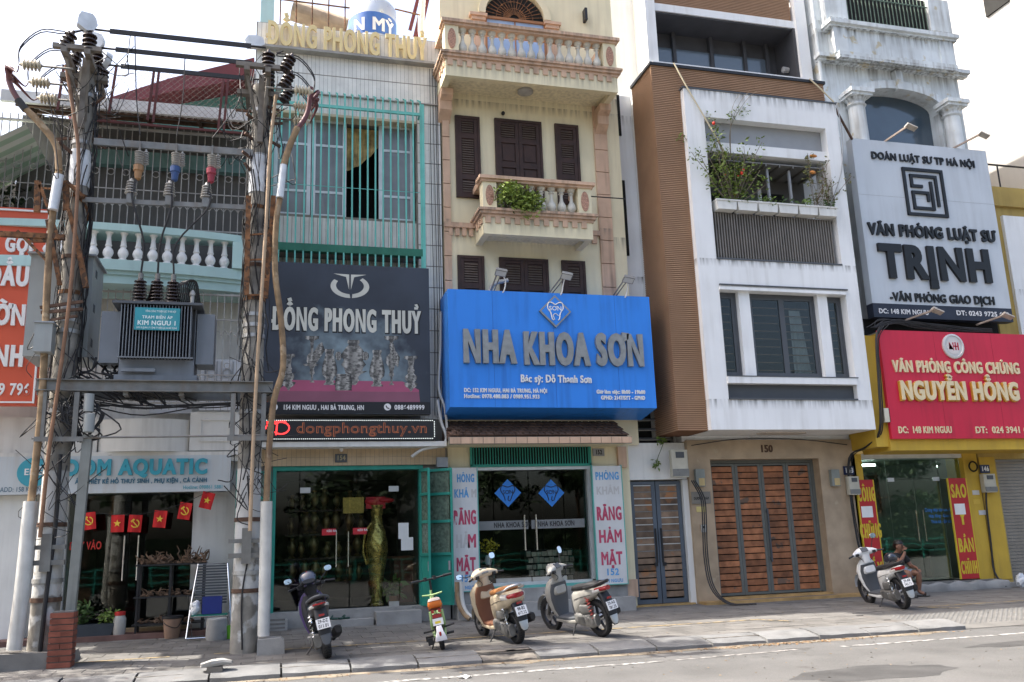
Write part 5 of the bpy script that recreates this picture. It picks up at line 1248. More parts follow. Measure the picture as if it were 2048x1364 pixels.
# top balcony
prf = [(.085,0),(.085,.05),(.05,.07),(.1,.13),(.12,.2),(.1,.28),(.05,.38),(.04,.48),(.045,.55),(.075,.58),(.05,.62),(.1,.66),(.11,.72)]
balm = mesh_of(MB().lathe(prf, 12), M('weathered_white_baluster', (.60,.58,.51), .8, .15, 5, .2, streak=.4), 40)
m_rel = M('pebbled_relief', (.42,.24,.17), .9, .5, 30, .8, 25)
def balcony(x0, x1, yf, zb, side=True, nb=15, yback=20.0, top=1.35):
    b = obj('balcony', MB().box(x0,x1,yf,yf+.16,zb,zb+.42).box(x0,x0+.16,yf+.16,yback,zb,zb+.42).box(x1-.16,x1,yf+.16,yback,zb,zb+.42).box(x0+.16,x1-.16,yf+.16,yback,zb+.14,zb+.42), m_cream, h)
    zc = zb+.42
    obj('cornice', MB().box(x0-.03,x1+.03,yf-.03,yback,zc,zc+.07).box(x0-.08,x1+.08,yf-.08,yback,zc+.07,zc+.14).box(x0-.12,x1+.12,yf-.12,yback,zc+.14,zc+.2), m_peach, b)
    n = int((x1-x0)/.235)
    for i in range(n):
        x = x0+.05+i*(x1-x0-.1)/n; piece('dentil', m_peach, b, x, x+.13, yf-.03, yf, zc-.15, zc)
    if side:
        for i in range(int((yback-yf)/.235)): piece('dentil', m_peach, b, x0-.03, x0, yf+.06+i*.235, yf+.19+i*.235, zc-.15, zc)
    z0 = zc+.2; z1 = zb+top
    for px in (x0, x1-.34):
        p_ = obj('pier', MB().box(px,px+.34,yf-.02,yf+.3,z0,z1), m_cream, b)
        obj('relief_panel', MB().prism(ell(px+.17,(z0+z1)/2,.1,(z1-z0)*.38,n=16), yf-.035, yf-.02), m_rel, b)
    obj('rail', MB().box(x0-.04,x1+.04,yf-.06,yf+.3,z1,z1+.06).box(x0-.09,x1+.09,yf-.11,yf+.33,z1+.06,z1+.14).box(x0-.04,x0+.28,yf+.33,yback,z1,z1+.14).box(x1-.28,x1+.04,yf+.33,yback,z1,z1+.14), m_peach, b)
    hb = (z1-z0)/.72
    for i in range(nb):
        x = x0+.34+(x1-x0-.68)*(i+.5)/nb; inst('baluster', balm, b, (x, yf+.13, z0), (.95,.95,hb))
    ns_ = int((yback-yf-.4)/.26)
    for i in range(ns_): inst('baluster', balm, b, (x0+.13, yf+.45+i*.26, z0), (.95,.95,hb))
    return b
bt = balcony(3.74,8.16,18.9,12.66,True,15,top=1.34)
obj('soffit_light', MB().lathe([(.2,13.1-.36),(.2,12.79),(.17,12.72),(.08,12.69),(.001,12.685)], 20, (5.9,19.5,0)), m_insg, bt, 40)
for x in (3.75,7.9): obj('console', MB().prism([(20,12.66),(19.5,12.66),(19.52,12.5),(19.7,12.42),(19.72,12.2),(19.9,12.05),(20,11.95)], x, x+.3, 'x'), m_peach, h)
balcony(4.62,7.35,19.1,8.78,True,8,top=1.3)
obj('wall_band', MB().box(X0,4.6,19.9,20.0,9.2,9.32).box(7.37,7.86,19.9,20.0,9.2,9.32), m_peach, h)
for i in range(4): piece('dentil', m_peach, h, 3.95+i*.17, 4.05+i*.17, 19.93, 20.0, 9.0, 9.2)
for i in range(2): piece('dentil', m_peach, h, 7.45+i*.2, 7.58+i*.2, 19.93, 20.0, 9.0, 9.2)
# arched top door
cx = 5.82
m_skyp = M('pale_blue_door_pane', (.30,.42,.62), .35, .12, 2, 0)
dr = obj('top_door', MB().box(5.05,6.62,19.95,19.99,13.3,15.02), m_skyp, h)
obj('door_rim', MB().box(5.0,5.06,19.9,20.0,13.2,15.05).box(6.61,6.67,19.9,20.0,13.2,15.05).box(5.06,6.61,19.9,20.0,15.0,15.07).box(5.81,5.84,19.93,20.0,13.2,15.0), M('orange_brown_wood', (.3,.14,.06), .6, .2, 5, .1), dr)
obj('fan_light', MB().prism([(cx+.8*math.cos(R(a)),15.07+.75*math.sin(R(a))) for a in range(0,181,12)], 19.96, 19.99), m_dark, dr)
mb = MB()
for a in range(0,181,10): mb.bar((cx+.12*math.cos(R(a)),19.93,15.08+.12*math.sin(R(a))),(cx+.78*math.cos(R(a)),19.93,15.08+.73*math.sin(R(a))),.018)
for r_ in (.3,.5): mb.tube([(cx+r_*math.cos(R(a)),19.93,15.08+r_*math.sin(R(a))) for a in range(0,181,12)], .012, 5)
obj('fan_bars', mb, m_rust, dr)
arc = [(cx+.98*math.cos(R(a)),15.12+.92*math.sin(R(a))) for a in range(0,181,9)]+[(cx+.8*math.cos(R(a)),15.12+.76*math.sin(R(a))) for a in range(180,-1,-9)]
obj('arch_moulding', MB().prism(arc, 19.85, 20.0), m_cream, h)
obj('door_pilaster', MB().box(4.72,5.0,19.9,20.0,13.2,15.0).box(6.67,6.95,19.9,20.0,13.2,15.0), m_peach, h)
obj('capital', MB().box(4.6,5.06,19.82,20.0,15.0,15.08).box(4.65,5.02,19.86,20.0,14.9,15.0).box(6.61,7.07,19.82,20.0,15.0,15.08).box(6.65,7.02,19.86,20.0,14.9,15.0), m_peach, h)
tag(obj('wall_bracket', MB().box(7.75,7.82,19.8,20.0,15.25,15.6), m_black), 'small dark bracket high on the cream wall', 'bracket')
tag(obj('dome_camera', MB().sphere((5.42,19.94,12.35), .05,.06,.05), m_black, None, 60), 'small black dome camera above the balcony door', 'camera')
tag(obj('steel_rod', MB().tube([(7.4,19.3,9.98),(8.35,19.3,9.98)], .015, 6), m_cable), 'thin dark rod sticking out right of the small balcony', 'rod')
# shrub in balcony
sb_ = thing('balcony_shrub', 'yellow green leafy shrub spilling over the small balcony rail', 'plant', (5.4, 19.0, 9.3))
fo = MB(); 
for c, r_, n in (((5.15,19.0,9.75),.28,210),((5.5,18.97,9.68),.33,260),((5.85,19.0,9.62),.28,200),((5.3,18.95,9.95),.18,90),((5.65,18.94,9.45),.35,140)): leaves(fo, c, r_, .15, r_*.95, n, .12)
obj('foliage', fo, M('yellow_green_leaf', (.20,.27,.05), .55, .5, 7, 0), sb_, recalc=False)
obj('foliage', leaves(MB(), (5.5,19.1,9.6), .55,.15,.35, 260, .11), m_leaf, sb_, recalc=False)
st = MB()
for k in range(8): x = 5.0+k*.12; st.tube([(x,19.2,9.35),(x+random.uniform(-.1,.1),19.05,9.7),(x+random.uniform(-.2,.2),18.95,10.0)], .01, 5, sub=2)
obj('stem', st, m_drift, sb_)
# small tiled canopy over the shopfront
m_rtile = M('dark_roof_tile', (.11,.065,.045), .85, .3, 5, .3, rand=.2)
cn = obj('canopy', MB().prism([(19.15,3.98),(20.0,4.46),(20.0,3.96)], 3.72, 7.98, 'x'), m_rustd, h)
rt = mesh_of(MB().prism([(-.08,0),(.08,0),(.06,.03),(-.06,.03)], -.15, .15), m_rtile)
for j in range(5):
    for i in range(25):
        x = 3.82+i*.17+(.085 if j % 2 else 0)
        if x > 7.9: continue
        y = 19.2+j*.16; z = 4.005+(y-19.15)*.518
        inst('roof_tile', rt, cn, (x, y+.08, z+.055), (1,1,1), (R(20),0,0))
fc = obj('canopy_fascia', MB().box(3.7,8.02,19.08,19.15,3.84,4.0), m_grout, h)
for i in range(17): piece('fascia_tile', m_peach, fc, 3.72+i*.253, 3.72+i*.253+.238, 19.065, 19.08, 3.85, 3.99)
obj('soffit', MB().box(3.75,7.98,19.15,20.0,3.86,3.94), m_cream, h)
# shopfront
gr = obj('transom_grille', MB().bar((4.36,19.95,3.9),(7.3,19.95,3.9),.05,.05).bar((4.36,19.95,3.43),(7.3,19.95,3.43),.05,.06).bar((4.38,19.95,3.43),(4.38,19.95,3.9),.05).bar((7.28,19.95,3.43),(7.28,19.95,3.9),.05), m_teal, h)
for i in range(44): x = 4.44+i*.065; piece('bar', m_teal, gr, x-.01, x+.01, 19.93, 19.95, 3.45, 3.88)
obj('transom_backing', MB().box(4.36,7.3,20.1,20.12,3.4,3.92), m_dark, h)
obj('shop_frame', MB().box(4.36,4.44,19.96,20.2,.8,3.4).box(7.2,7.28,19.96,20.2,.8,3.4).box(4.44,7.2,19.96,20.2,3.33,3.4).box(4.44,7.2,19.96,20.2,.74,.8), m_wframe, h)
obj('teal_sill', MB().box(4.3,7.3,19.9,20.2,.68,.738), m_tealbar, h)
obj('glass_panel', MB().box(4.44,4.9,20.08,20.092,.8,3.33), m_glass, h); obj('glass_panel', MB().box(6.62,7.2,20.08,20.092,.8,3.33), m_glass, h)
m_vin = flat('blue_vinyl', (.03,.2,.62)); m_vband = M('grey_vinyl_band', (.2,.21,.21), .6, .1, 3, 0)
for a, b, hx in ((4.92,5.75,5.62),(5.77,6.6,5.9)):
    d = obj('door', MB().box(a,b,20.08,20.092,.82,3.31), m_glass, h)
    obj('handle', MB().tube([(hx,20.03,1.5),(hx,20.03,2.3)], .022, 8), m_chrome, d, 40)
    obj('patch_fitting', MB().box(a,b,20.06,20.11,.8,.9), m_alu, d)
for (cxx, t_) in ((5.2,0),(6.3,1)):
    cxx, czz = U(1016 if not t_ else 1103, 986, 20.06)
    s_ = shape('blue_diamond', [[(cxx-.32,czz),(cxx,czz-.32),(cxx+.32,czz),(cxx,czz+.32)]], 20.075, m_vin, h)
    obj('tooth_mark', MB().tube([(cxx+x_*.17,20.066,czz+z_*.17) for x_, z_ in [(-.4,-1),(-.6,-.3),(-1,.4),(-.8,1),(0,.8),(.8,1),(1,.4),(.6,-.3),(.3,-1),(.0,-.9),(.1,-.4)]], .01, 5, sub=3), m_black, h)
    text('lettering', 'SƠN', cxx, czz-.02, .085, 20.068, m_black, h, off=.01, align='c')
band = obj('vinyl_band', MB().box(4.5,5.72,20.07,20.074,1.98,2.18).box(5.8,7.1,20.07,20.074,1.98,2.18), m_vband, h)
text('lettering', 'NHA KHOA SƠN', 4.9, 2.03, .11, 20.07, m_black, h, width=.9, off=.04); text('lettering', 'NHA KHOA SƠN', 5.95, 2.03, .11, 20.07, m_black, h, width=.9, off=.04)
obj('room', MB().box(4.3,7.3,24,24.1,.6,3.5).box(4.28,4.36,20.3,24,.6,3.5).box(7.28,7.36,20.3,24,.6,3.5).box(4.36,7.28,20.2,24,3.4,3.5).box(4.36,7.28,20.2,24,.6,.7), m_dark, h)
obj('plinth', MB().box(3.85,7.3,19.8,20.3,0,.68).box(7.3,8.0,19.85,20.3,0,.75), m_conc, h)
obj('step', MB().box(3.9,8.0,19.4,19.8,0,.4), m_conc, h)
obj('peach_pier', MB().box(7.95,8.28,19.9,20.0,.35,.75).box(7.98,8.2,19.9,20,3.35,3.85), m_peach, h)
pt = thing('yellow_flowers', 'yellow flowers in a vase inside the clinic window', 'plant', (4.85, 20.5, .7))
obj('stand', MB().box(4.6,5.1,20.35,20.7,.7,1.2), m_brownwood, pt); obj('vase', MB().lathe([(.06,1.2),(.09,1.3),(.05,1.42)], 10, (4.85,20.5,0)), m_whitep, pt, 40)
obj('blossom', leaves(MB(), (4.85,20.45,1.62), .22,.12,.16, 120, .09), flat('yellow_petal', (.6,.5,.04)), pt, recalc=False)
# stone wall picture/counter within
sc_ = thing('stone_counter', 'counter with irregular stone front inside the clinic', 'counter', (6.4, 21, .7))
obj('body', MB().box(5.9,7.1,21.05,21.5,.7,1.5), m_dark, sc_); random.seed(3); stm = M('pale_stones', (.42,.36,.28), .8, .4, 6, .2, rand=.25)
for j in range(5):
    for i in range(9):
        x = 5.92+i*.13+(j % 2)*.05; piece('stone', stm, sc_, x, x+random.uniform(.09,.12), 21.0, 21.05, .74+j*.15, .74+j*.15+random.uniform(.1,.135))
# clinic side panels
m_panel = M('faded_white_panel', (.60,.61,.61), .5, .08, 2, 0, streak=.35, streakcol=(.45,.43,.38))
m_crim = M('faded_crimson', (.45,.06,.12), .6, .15, 6, 0, spots=.3, spotcol=(.5,.3,.33), spotscale=9); m_bluel = M('faded_blue', (.10,.32,.62), .6, .2, 5, 0); m_fadel = flat('nearly_erased', (.50,.49,.48))
for k, (x0, x1, lab) in enumerate(((3.87,4.46,'white clinic side panel left of the shop glass, behind the beige scooter'),(7.25,7.97,'white clinic side panel right of the shop glass, beside the wooden gate'))):
    p_ = thing('clinic_panel', lab, 'sign', ((x0+x1)/2, 19.8, .7), 'clinic side panels')
    obj('board', MB().box(x0,x1,19.76,19.84,.68,3.38), m_panel, p_); obj('edge', MB().box(x0-.02,x0,19.75,19.85,.66,3.4).box(x1,x1+.02,19.75,19.85,.66,3.4).box(x0,x1,19.75,19.85,.66,.68), m_tealbar, p_)
    w = x1-x0; cx = (x0+x1)/2; Yp = 19.76
    rows = [('PHÒNG',3.06,.17,m_bluel,.82),('KHÁM',2.72,.17,m_bluel,.66 if k == 0 else .8),('RĂNG',2.13,.29,m_crim,.86),('HÀM',1.62,.27,m_crim,.8),('MẶT',1.12,.27,m_crim,.72),('152',.88,.14,m_bluel,.45),('KIM NGƯU',.72,.07,m_bluel,.7)]
    for s, z, hh, mt, fr_ in rows:
        if k == 0 and s == 'PHÒNG': text('lettering', 'HÒNG', x1-.06, z, hh, Yp, mt, p_, width=w*.68, off=.05, align='r'); continue
        if k == 0 and s == 'KHÁM': text('lettering', 'KHÁ', x0+.06, z, hh, Yp, mt, p_, width=w*.55, off=.05); text('lettering', 'M', x1-.02, z, hh, Yp, m_fadel, p_, width=w*.2, off=.05, align='r'); continue
        if k == 0 and s == 'HÀM': text('lettering', 'HÀ', x0+.08, z, hh, Yp, m_fadel, p_, width=w*.5, off=.05); text('lettering', 'M', x1-.05, z, hh, Yp, mt, p_, width=w*.33, off=.05, align='r'); continue
        if k == 1 and s == 'KHÁM': text('lettering', 'KHÁM', cx, z, hh, Yp, m_fadel, p_, width=w*fr_, off=.05, align='c'); continue
        text('lettering', s, cx, z, hh, Yp, mt, p_, width=w*fr_, off=.05, align='c')
nb_ = thing('house_number', 'grey number plate 152 on the cream wall right of the grille', 'number plate', (7.5, 19.98, 3.6))
xa, za = U(1186,912,19.98); xb, zb_ = U(1208,897,19.98); obj('plate', MB().box(xa,xb,19.97,19.995,za,zb_), m_grey, nb_); text('lettering', '152', (xa+xb)/2, za+.04, .1, 19.97, m_black, nb_, sx=.7, off=.05, align='c')
tag(obj('meter_box', MB().box(3.55,3.8,19.75,19.95,3.4,3.62).box(3.6,3.74,19.74,19.75,3.47,3.58), m_grayp), 'small grey box between the green shutter and the clinic panel', 'box')
# ------------------------------------------------------------------ blue clinic sign
sg = thing('blue_signboard', 'bright blue box sign with steel letters and tooth diamond on the cream house', 'sign', (6.2, 19, 4.6))
m_blue = M('blue_composite', (.03,.225,.74), .4, .03, 1, 0, streak=.6, streakcol=(.02,.12,.42)); YB = 19.0
obj('box', MB().prism([(19.0,4.65),(19.0,7.36),(19.95,7.36),(19.95,4.5)], 3.72, 8.66, 'x'), m_blue, sg)
mb = MB()
for x in (4.75,7.75): mb.box(x,x+.006,18.998,19.0,4.66,7.35)
mb.box(6.2,6.206,18.998,19.0,4.66,7.35)
obj('panel_seam', mb, flat('seam_blue', (.012,.08,.34)), sg)
m_bsteel = M('brushed_steel', (.30,.295,.28), .4, .15, 8, 0, metal=.6, streak=.3)
def UB(u, v): return U(u, v, YB)
for s, u0, v0, u1 in (('NHA',927,723,1031),('KHOA',1048,727,1178),('SƠN',1193,729,1288)):
    xa, za = UB(u0, v0); xb, _ = UB(u1, v0); text('letter', s, xa, za, .70, YB, m_bsteel, sg, width=xb-xa-.03, off=.06, depth=.09, split=True)
m_bw = flat('white_acrylic', (.75,.75,.73)); 
def brow(s, u0, v0, u1, hh, dep=.02, off=.045):
    xa, za = UB(u0, v0); xb, _ = UB(u1, v0); text('lettering', s, xa, za, hh, YB, m_bw, sg, width=xb-xa, off=off, depth=dep)
brow('Bác sỹ: Đỗ Thanh Sơn',1041,764,1183,.165,.03,.035); brow('ĐC: 152 KIM NGƯU, HAI BÀ TRƯNG, HÀ NỘI',928,784,1094,.085); brow('Hotline: 0978.480.083 / 0989.951.933',928,796,1079,.085)
brow('Giờ làm việc: 8h00 - 19h00',1193,787,1290,.085); brow('GPHĐ: 2147/SYT - GPHĐ',1202,799,1290,.085)
cx, cz = UB(1109, 624); r_ = .39
em = obj('diamond_emblem', MB().prism([(cx-r_,cz),(cx,cz-r_),(cx+r_,cz),(cx,cz+r_)], 18.93, 19.0), m_bsteel, sg)
obj('diamond_face', MB().prism([(cx-r_+.05,cz),(cx,cz-r_+.05),(cx+r_-.05,cz),(cx,cz+r_-.05)], 18.925, 18.93), m_blue, sg)
obj('tooth_outline', MB().tube([(cx+x_*.19,18.915,cz+z_*.21) for x_, z_ in [(-.25,-1),(-.45,-.9),(-.62,-.2),(-1,.35),(-.85,.95),(-.4,.95),(0,.75),(.4,.95),(.85,.95),(1,.35),(.62,-.2),(.45,-.9),(.25,-1)]], .014, 6, sub=3).tube([(cx-.03,18.915,cz-.2),(cx-.06,18.915,cz-.1),(cx,18.915,cz-.06),(cx+.07,18.915,cz-.11)], .01, 5, sub=3), m_bw, sg, 50)
text('lettering', 'SƠN', cx, cz+.02, .1, 18.925, m_bw, sg, off=.03, align='c')
def flood(u, v, Y, bx, bz, label, group, wire=True, mat=m_steelg):
    x, z = U(u, v, Y)
    t = thing('flood_lamp', label, 'flood lamp', (bx, Y+.5, bz), group)
    obj('head', MB().box(-.13,.13,-.1,.1,-.03,.03).box(-.12,.12,-.08,.08,.03,.06).xf(Matrix.Translation((x,Y,z)) @ Matrix.Rotation(R(-25),4,'X') @ Matrix.Rotation(R(12),4,'Y')), M('lamp_grey', (.2,.2,.19), .5), t)
    obj('lens', MB().box(-.115,.115,-.075,.075,-.036,-.031).xf(Matrix.Translation((x,Y,z)) @ Matrix.Rotation(R(-25),4,'X') @ Matrix.Rotation(R(12),4,'Y')), flat('lamp_glass', (.6,.6,.55), .2), t)
    obj('arm', MB().bar((bx-.06,Y+.5,bz),(x-.06,Y+.05,z+.04),.025).bar((bx+.02,Y+.5,bz),(x+.04,Y+.05,z+.05),.02), mat, t)
    if wire: obj('wire', MB().tube([(bx+.08,Y+.5,bz),(bx+.2,Y+.3,bz-.04),(bx+.24,Y+.2,bz+.2),(x,Y+.05,z+.04)], .016, 6, sub=5), m_whitep, t, 50)
grp = 'flood lamps along the top of the blue sign'
for u, v, ub, lab in ((1002,545,985,'flood lamp on bent arm at the left end of the blue sign'),(1133,552,1100,'flood lamp on bent arm over the middle of the blue sign'),(1257,559,1228,'flood lamp on bent arm at the right end of the blue sign')):
    bx, _ = U(ub, 588, 19.2); flood(u, v, 18.7, bx, 7.37, lab, grp)
tag(obj('ac_hose', MB().tube([(4.9,19.9,6.9),(4.88,19.85,7.4),(5.0,19.8,7.75),(5.35,19.75,7.86)], .05, 8, sub=4), m_insg, None, 50), 'bent pipe behind the left flood lamp on the cream wall', 'pipe')
# rainwater and cable runs between the tiled house and the clinic
mb = MB()
for k, x in enumerate((3.55,3.62,3.68,3.73)): mb.tube([(x,19.97-.0*k,13.4),(x+.02*math.sin(k),19.96,10),(x+.03,19.96,7),(x,19.95,4.6)], .008, 5, sub=4)
tag(obj('wall_cables', mb, m_cable, None, 50), 'thin black cables running down the white tile edge', 'cable')
tag(obj('downpipe', MB().tube([(3.68,19.7,7.0),(3.66,19.7,6.2),(3.6,19.65,5.2),(3.72,19.6,4.7),(3.78,19.6,4.0)], .03, 8, sub=5), m_pvcw, None, 50), 'thin white pipe bending down left of the blue sign', 'pipe')
mb = MB().tube([(3.95,19.3,.9),(3.97,19.3,.5),(4.05,19.2,.25),(4.2,19.1,gz(19.1)+.05)], .05, 8, sub=4)
tag(obj('drain_pipe', mb, m_pvcw, None, 50), 'white drain pipe reaching the pavement under the left clinic panel', 'pipe')
tag(obj('drain_pipe', MB().tube([(3.86,19.3,.9),(3.88,19.3,.5),(3.98,19.2,.25),(4.08,19.1,gz(19.1)+.05)], .05, 8, sub=4), m_pvcy, None, 50), 'tan drain pipe reaching the pavement beside the green shutter', 'pipe')
# ------------------------------------------------------------------ alley gate and house 150
m_plank = M('weathered_orange_plank', (.31,.125,.056), .65, .4, 5, .25, 30, rand=.35, spots=.38, spotcol=(.13,.085,.06), spotscale=3)
m_plankg = M('grey_brown_plank', (.20,.135,.09), .7, .45, 4, .25, 30, rand=.35, spots=.4, spotcol=(.27,.13,.06), spotscale=2.2)
m_slate2 = M('slate_blue_steel', (.085,.105,.13), .5, .12, 3, .05)
ag = thing('alley_gate', 'narrow double gate of worn planks in slate blue steel frame', 'gate', (8.95, 20.2, .1))
Y = 20.15
for a, b in ((8.32,8.98),(9.0,9.66)):
    lf = obj('leaf', MB().box(a,a+.1,Y,Y+.05,.16,3.02).box(b-.1,b,Y,Y+.05,.16,3.02).box(a+.1,b-.1,Y,Y+.05,2.95,3.02).box(a+.1,b-.1,Y,Y+.05,.16,.26), m_slate2, ag)
    n = 17
    for i in range(n):
        z = .3+i*2.64/n; piece('plank', m_plankg, lf, a+.1, b-.1, Y+.012, Y+.036, z, z+.125, (R(0),0,0))
        if i > 5: piece('batten', m_alu if i % 3 else m_steelg, lf, a+.1, b-.1, Y+.008, Y+.03, z+.128, z+.152)
obj('handle', MB().box(8.9,8.93,Y-.04,Y,1.1,1.9).box(9.05,9.08,Y-.04,Y,1.1,1.9).box(8.84,8.92,Y-.03,Y,1.02,1.1).box(9.06,9.14,Y-.03,Y,1.02,1.1), m_black, ag)
ap = thing('gate_wall', 'white plastered gateway wall around the narrow plank gate', 'wall', (9, 20.3, 0))
obj('pier', MB().box(8.05,8.3,20.1,20.5,0,3.05), m_white, ap); obj('pier', MB().box(9.68,9.9,20.05,20.5,0,3.05), m_white, ap)
obj('lintel', MB().box(8.06,9.9,20.08,20.5,3.06,3.95), m_white, ap); obj('threshold', MB().box(8.25,9.75,19.95,20.5,0,.15), M('ochre_threshold', (.4,.26,.1), .7, .25, 5, .2), ap)
obj('back', MB().box(8.1,9.9,20.35,20.4,.1,3.05), m_dark, ap)
# louvred dark alley above
al = thing('alley_louvre', 'dark louvred opening above the alley gate', 'louvre', (8.9, 20.3, 4))
obj('backing', MB().box(8.0,9.7,20.6,20.7,3.95,5.6), m_dark, al)
for i in range(6): piece('slat', m_steelg, al, 8.05, 9.6, 20.15, 20.3, 4.05+i*.24, 4.075+i*.24, (R(25),0,0))
obj('post', MB().box(8.02,8.07,20.1,20.3,3.95,5.6).box(9.55,9.62,20.1,20.3,3.95,5.6), m_steelg, al)
# vine
vn = thing('climbing_vine', 'sprig of green vine hanging over the alley gate', 'plant', (9.0, 20, 3.5))
obj('stem', MB().tube([(9.35,20,4.3),(9.2,19.98,3.9),(9.05,19.98,3.6),(8.95,19.98,3.3)], .008, 5, sub=4), m_leaf, vn)
obj('foliage', leaves(leaves(MB(), (8.98,19.95,3.45), .12,.05,.12, 24, .14, .3), (9.15,19.95,4.0), .14,.05,.1, 26, .14, .3), m_leaf2, vn, recalc=False)
# meter box with cables by the gate
def meter(name, label, x0, x1, z0, z1, Y):
    t = thing(name, label, 'electric meter', ((x0+x1)/2, Y, z0))
    obj('case', MB().loft([(z0,(x0+x1)/2,Y,(x1-x0)/2,.09,6),(z1,(x0+x1)/2,Y,(x1-x0)/2,.09,6)], 16, 'z'), M('aged_beige_plastic', (.48,.46,.38), .5, .1, 4, 0), t, 40)
    xm = (x0+x1)/2; w = (x1-x0); obj('display', MB().box(xm-w*.25,xm+w*.25,Y-.1,Y-.085,z1-(z1-z0)*.3,z1-(z1-z0)*.08), m_darkgrey, t)
    obj('terminal_cover', MB().box(x0+.01,x1-.01,Y-.1,Y-.08,z0+.02,z0+(z1-z0)*.3), M('smoky_plastic', (.2,.2,.19), .3), t)
xa, za = U(1343, 955, 19.75); xb, zb_ = U(1372, 900, 19.75)
meter('electric_meter', 'beige electric meter box on the white gateway wall', xa, xb, za, zb_, 19.75)
mb = MB()
for k in range(3):
    o = .05*k; mb.tube([(9.75+o,19.7,3.0),(9.95+o,19.7,2.6),(9.98+o,19.72,2.2),(9.95+o,19.75,1.2),(9.98+o,19.6,.5),(10.2+o,19.3,.15),(10.6+o*2,19.0,gz(19)+.03)], .015, 6, sub=5)
tag(obj('meter_cables', mb, m_cable, None, 50), 'thick black cables dropping from the meter to the pavement', 'cable')
# ---- house 150
h = thing('narrow_house', 'modern house with projecting white frame and brown ridged cladding', 'house', (12, 19.5, 0))
m_clad = M('brown_cladding', (.33,.20,.118), .7, .12, 1.5, .1, 40, rand=0); m_cladb = M('cladding_shadow_gap', (.17,.075,.035), .8)
m_trav = M('travertine', (.40,.305,.205), .55, .22, 2.2, .2, 30, spots=.36, spotcol=(.40,.32,.22), spotscale=4)
obj('core', MB().box(9.75,14.75,20.05,29,3.98,14.4).box(9.1,14.7,21.4,29,13.6,19), m_white150, h)
YB = 18.95
obj('box_front', MB().box(9.15,9.95,YB,20.2,4.11,13.55).box(9.95,14.2,YB,20.2,12.9,13.55), m_cladb, h)
obj('box_back', MB().box(9.2,14.4,20.2,20.9,4.11,13.5), m_white150, h)
mb = MB(); z = 4.12
while z < 13.55:
    mb.box(9.12,9.9,YB-.03,YB,z,z+.032); mb.box(9.12,9.15,YB,20.2,z,z+.032)
    if z > 12.95: mb.box(9.9,14.2,YB-.03,YB,z,z+.032)
    z += .05
obj('cladding', mb, m_clad, h, kind='stuff')
obj('coping', MB().box(9.08,14.24,YB-.07,20.2,13.55,13.63), m_black, h)
# projecting white frame
YF = 18.75
FX0, FX1, FZ0, FZ1 = 9.9, 14.38, 4.11, 12.9
OX0, OX1 = 10.42, 13.98
fr = obj('white_frame', MB().box(FX0,OX0,YF,19.4,FZ0,FZ1).box(OX1,FX1,YF,19.4,FZ0,FZ1).box(OX0,OX1,YF,19.4,12.15,FZ1).box(OX0,OX1,YF,19.4,7.62,8.33).box(OX0,OX1,YF,19.4,FZ0,4.83).box(FX0+.02,FX1-.02,19.4,20.2,FZ0,4.3), m_white150, h)
obj('frame_coping', MB().box(FX0-.04,FX1+.04,YF-.02,19.0,FZ1,FZ1+.04).box(OX0+.03,OX1-.02,YF-.03,19.2,4.83,4.87).box(OX0,OX1,YF-.02,19.2,8.33,8.37), m_darkgrey, h)
obj('soffit_lamp', MB().prism([(11.6,19.2),(12.7,19.2),(12.85,19.4),(12.7,19.6),(11.6,19.6),(11.45,19.4)], 4.08, 4.108, 'z'), M('lamp_diffuser', (.5,.45,.4), .5), h)
# loggia (upper opening)
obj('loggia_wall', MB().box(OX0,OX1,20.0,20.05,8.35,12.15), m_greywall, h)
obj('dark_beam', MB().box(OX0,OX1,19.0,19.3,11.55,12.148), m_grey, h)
obj('white_beam', MB().box(OX0,OX1,18.9,19.3,11.28,11.548), m_white150, h)
obj('loggia_roof', MB().box(OX0,OX1,19.0,20.0,11.1,11.13), m_tin, h)
for i in range(9): piece('roof_batten', m_steelg, h, OX0+.2+i*.4, OX0+.23+i*.4, 19.0, 20.0, 11.04, 11.1)
for x in (12.35,13.0): piece('post', m_grey, h, x-.03, x+.03, 19.15, 19.21, 9.7, 11.05)
obj('loggia_door', MB().box(10.6,11.8,19.95,19.99,8.4,10.6).box(12.6,13.3,19.95,19.99,8.4,10.7), m_dark, h)
obj('door_rim', MB().box(11.8,11.9,19.93,20.0,8.4,10.7).box(12.5,12.6,19.93,20.0,8.4,10.8), m_whitep, h)
sc_ = obj('loggia_screen', MB().box(OX0,OX1,18.93,18.99,8.37,8.45).box(OX0,OX1,18.93,18.99,9.55,9.62), m_steelg, h)
m_fin2 = M('taupe_fin', (.20,.185,.165), .6, .15, 3, .1, rand=.08)
n = 46
for i in range(n):
    x = OX0+.04+i*(OX1-OX0-.1)/n; piece('screen_fin', m_fin2, sc_, x, x+.03, 18.86, 18.93, 8.38, 9.6)
obj('screen_back', MB().box(OX0,OX1,19.0,19.02,8.4,9.58), M('screen_backing', (.1,.09,.08), .8), sc_)
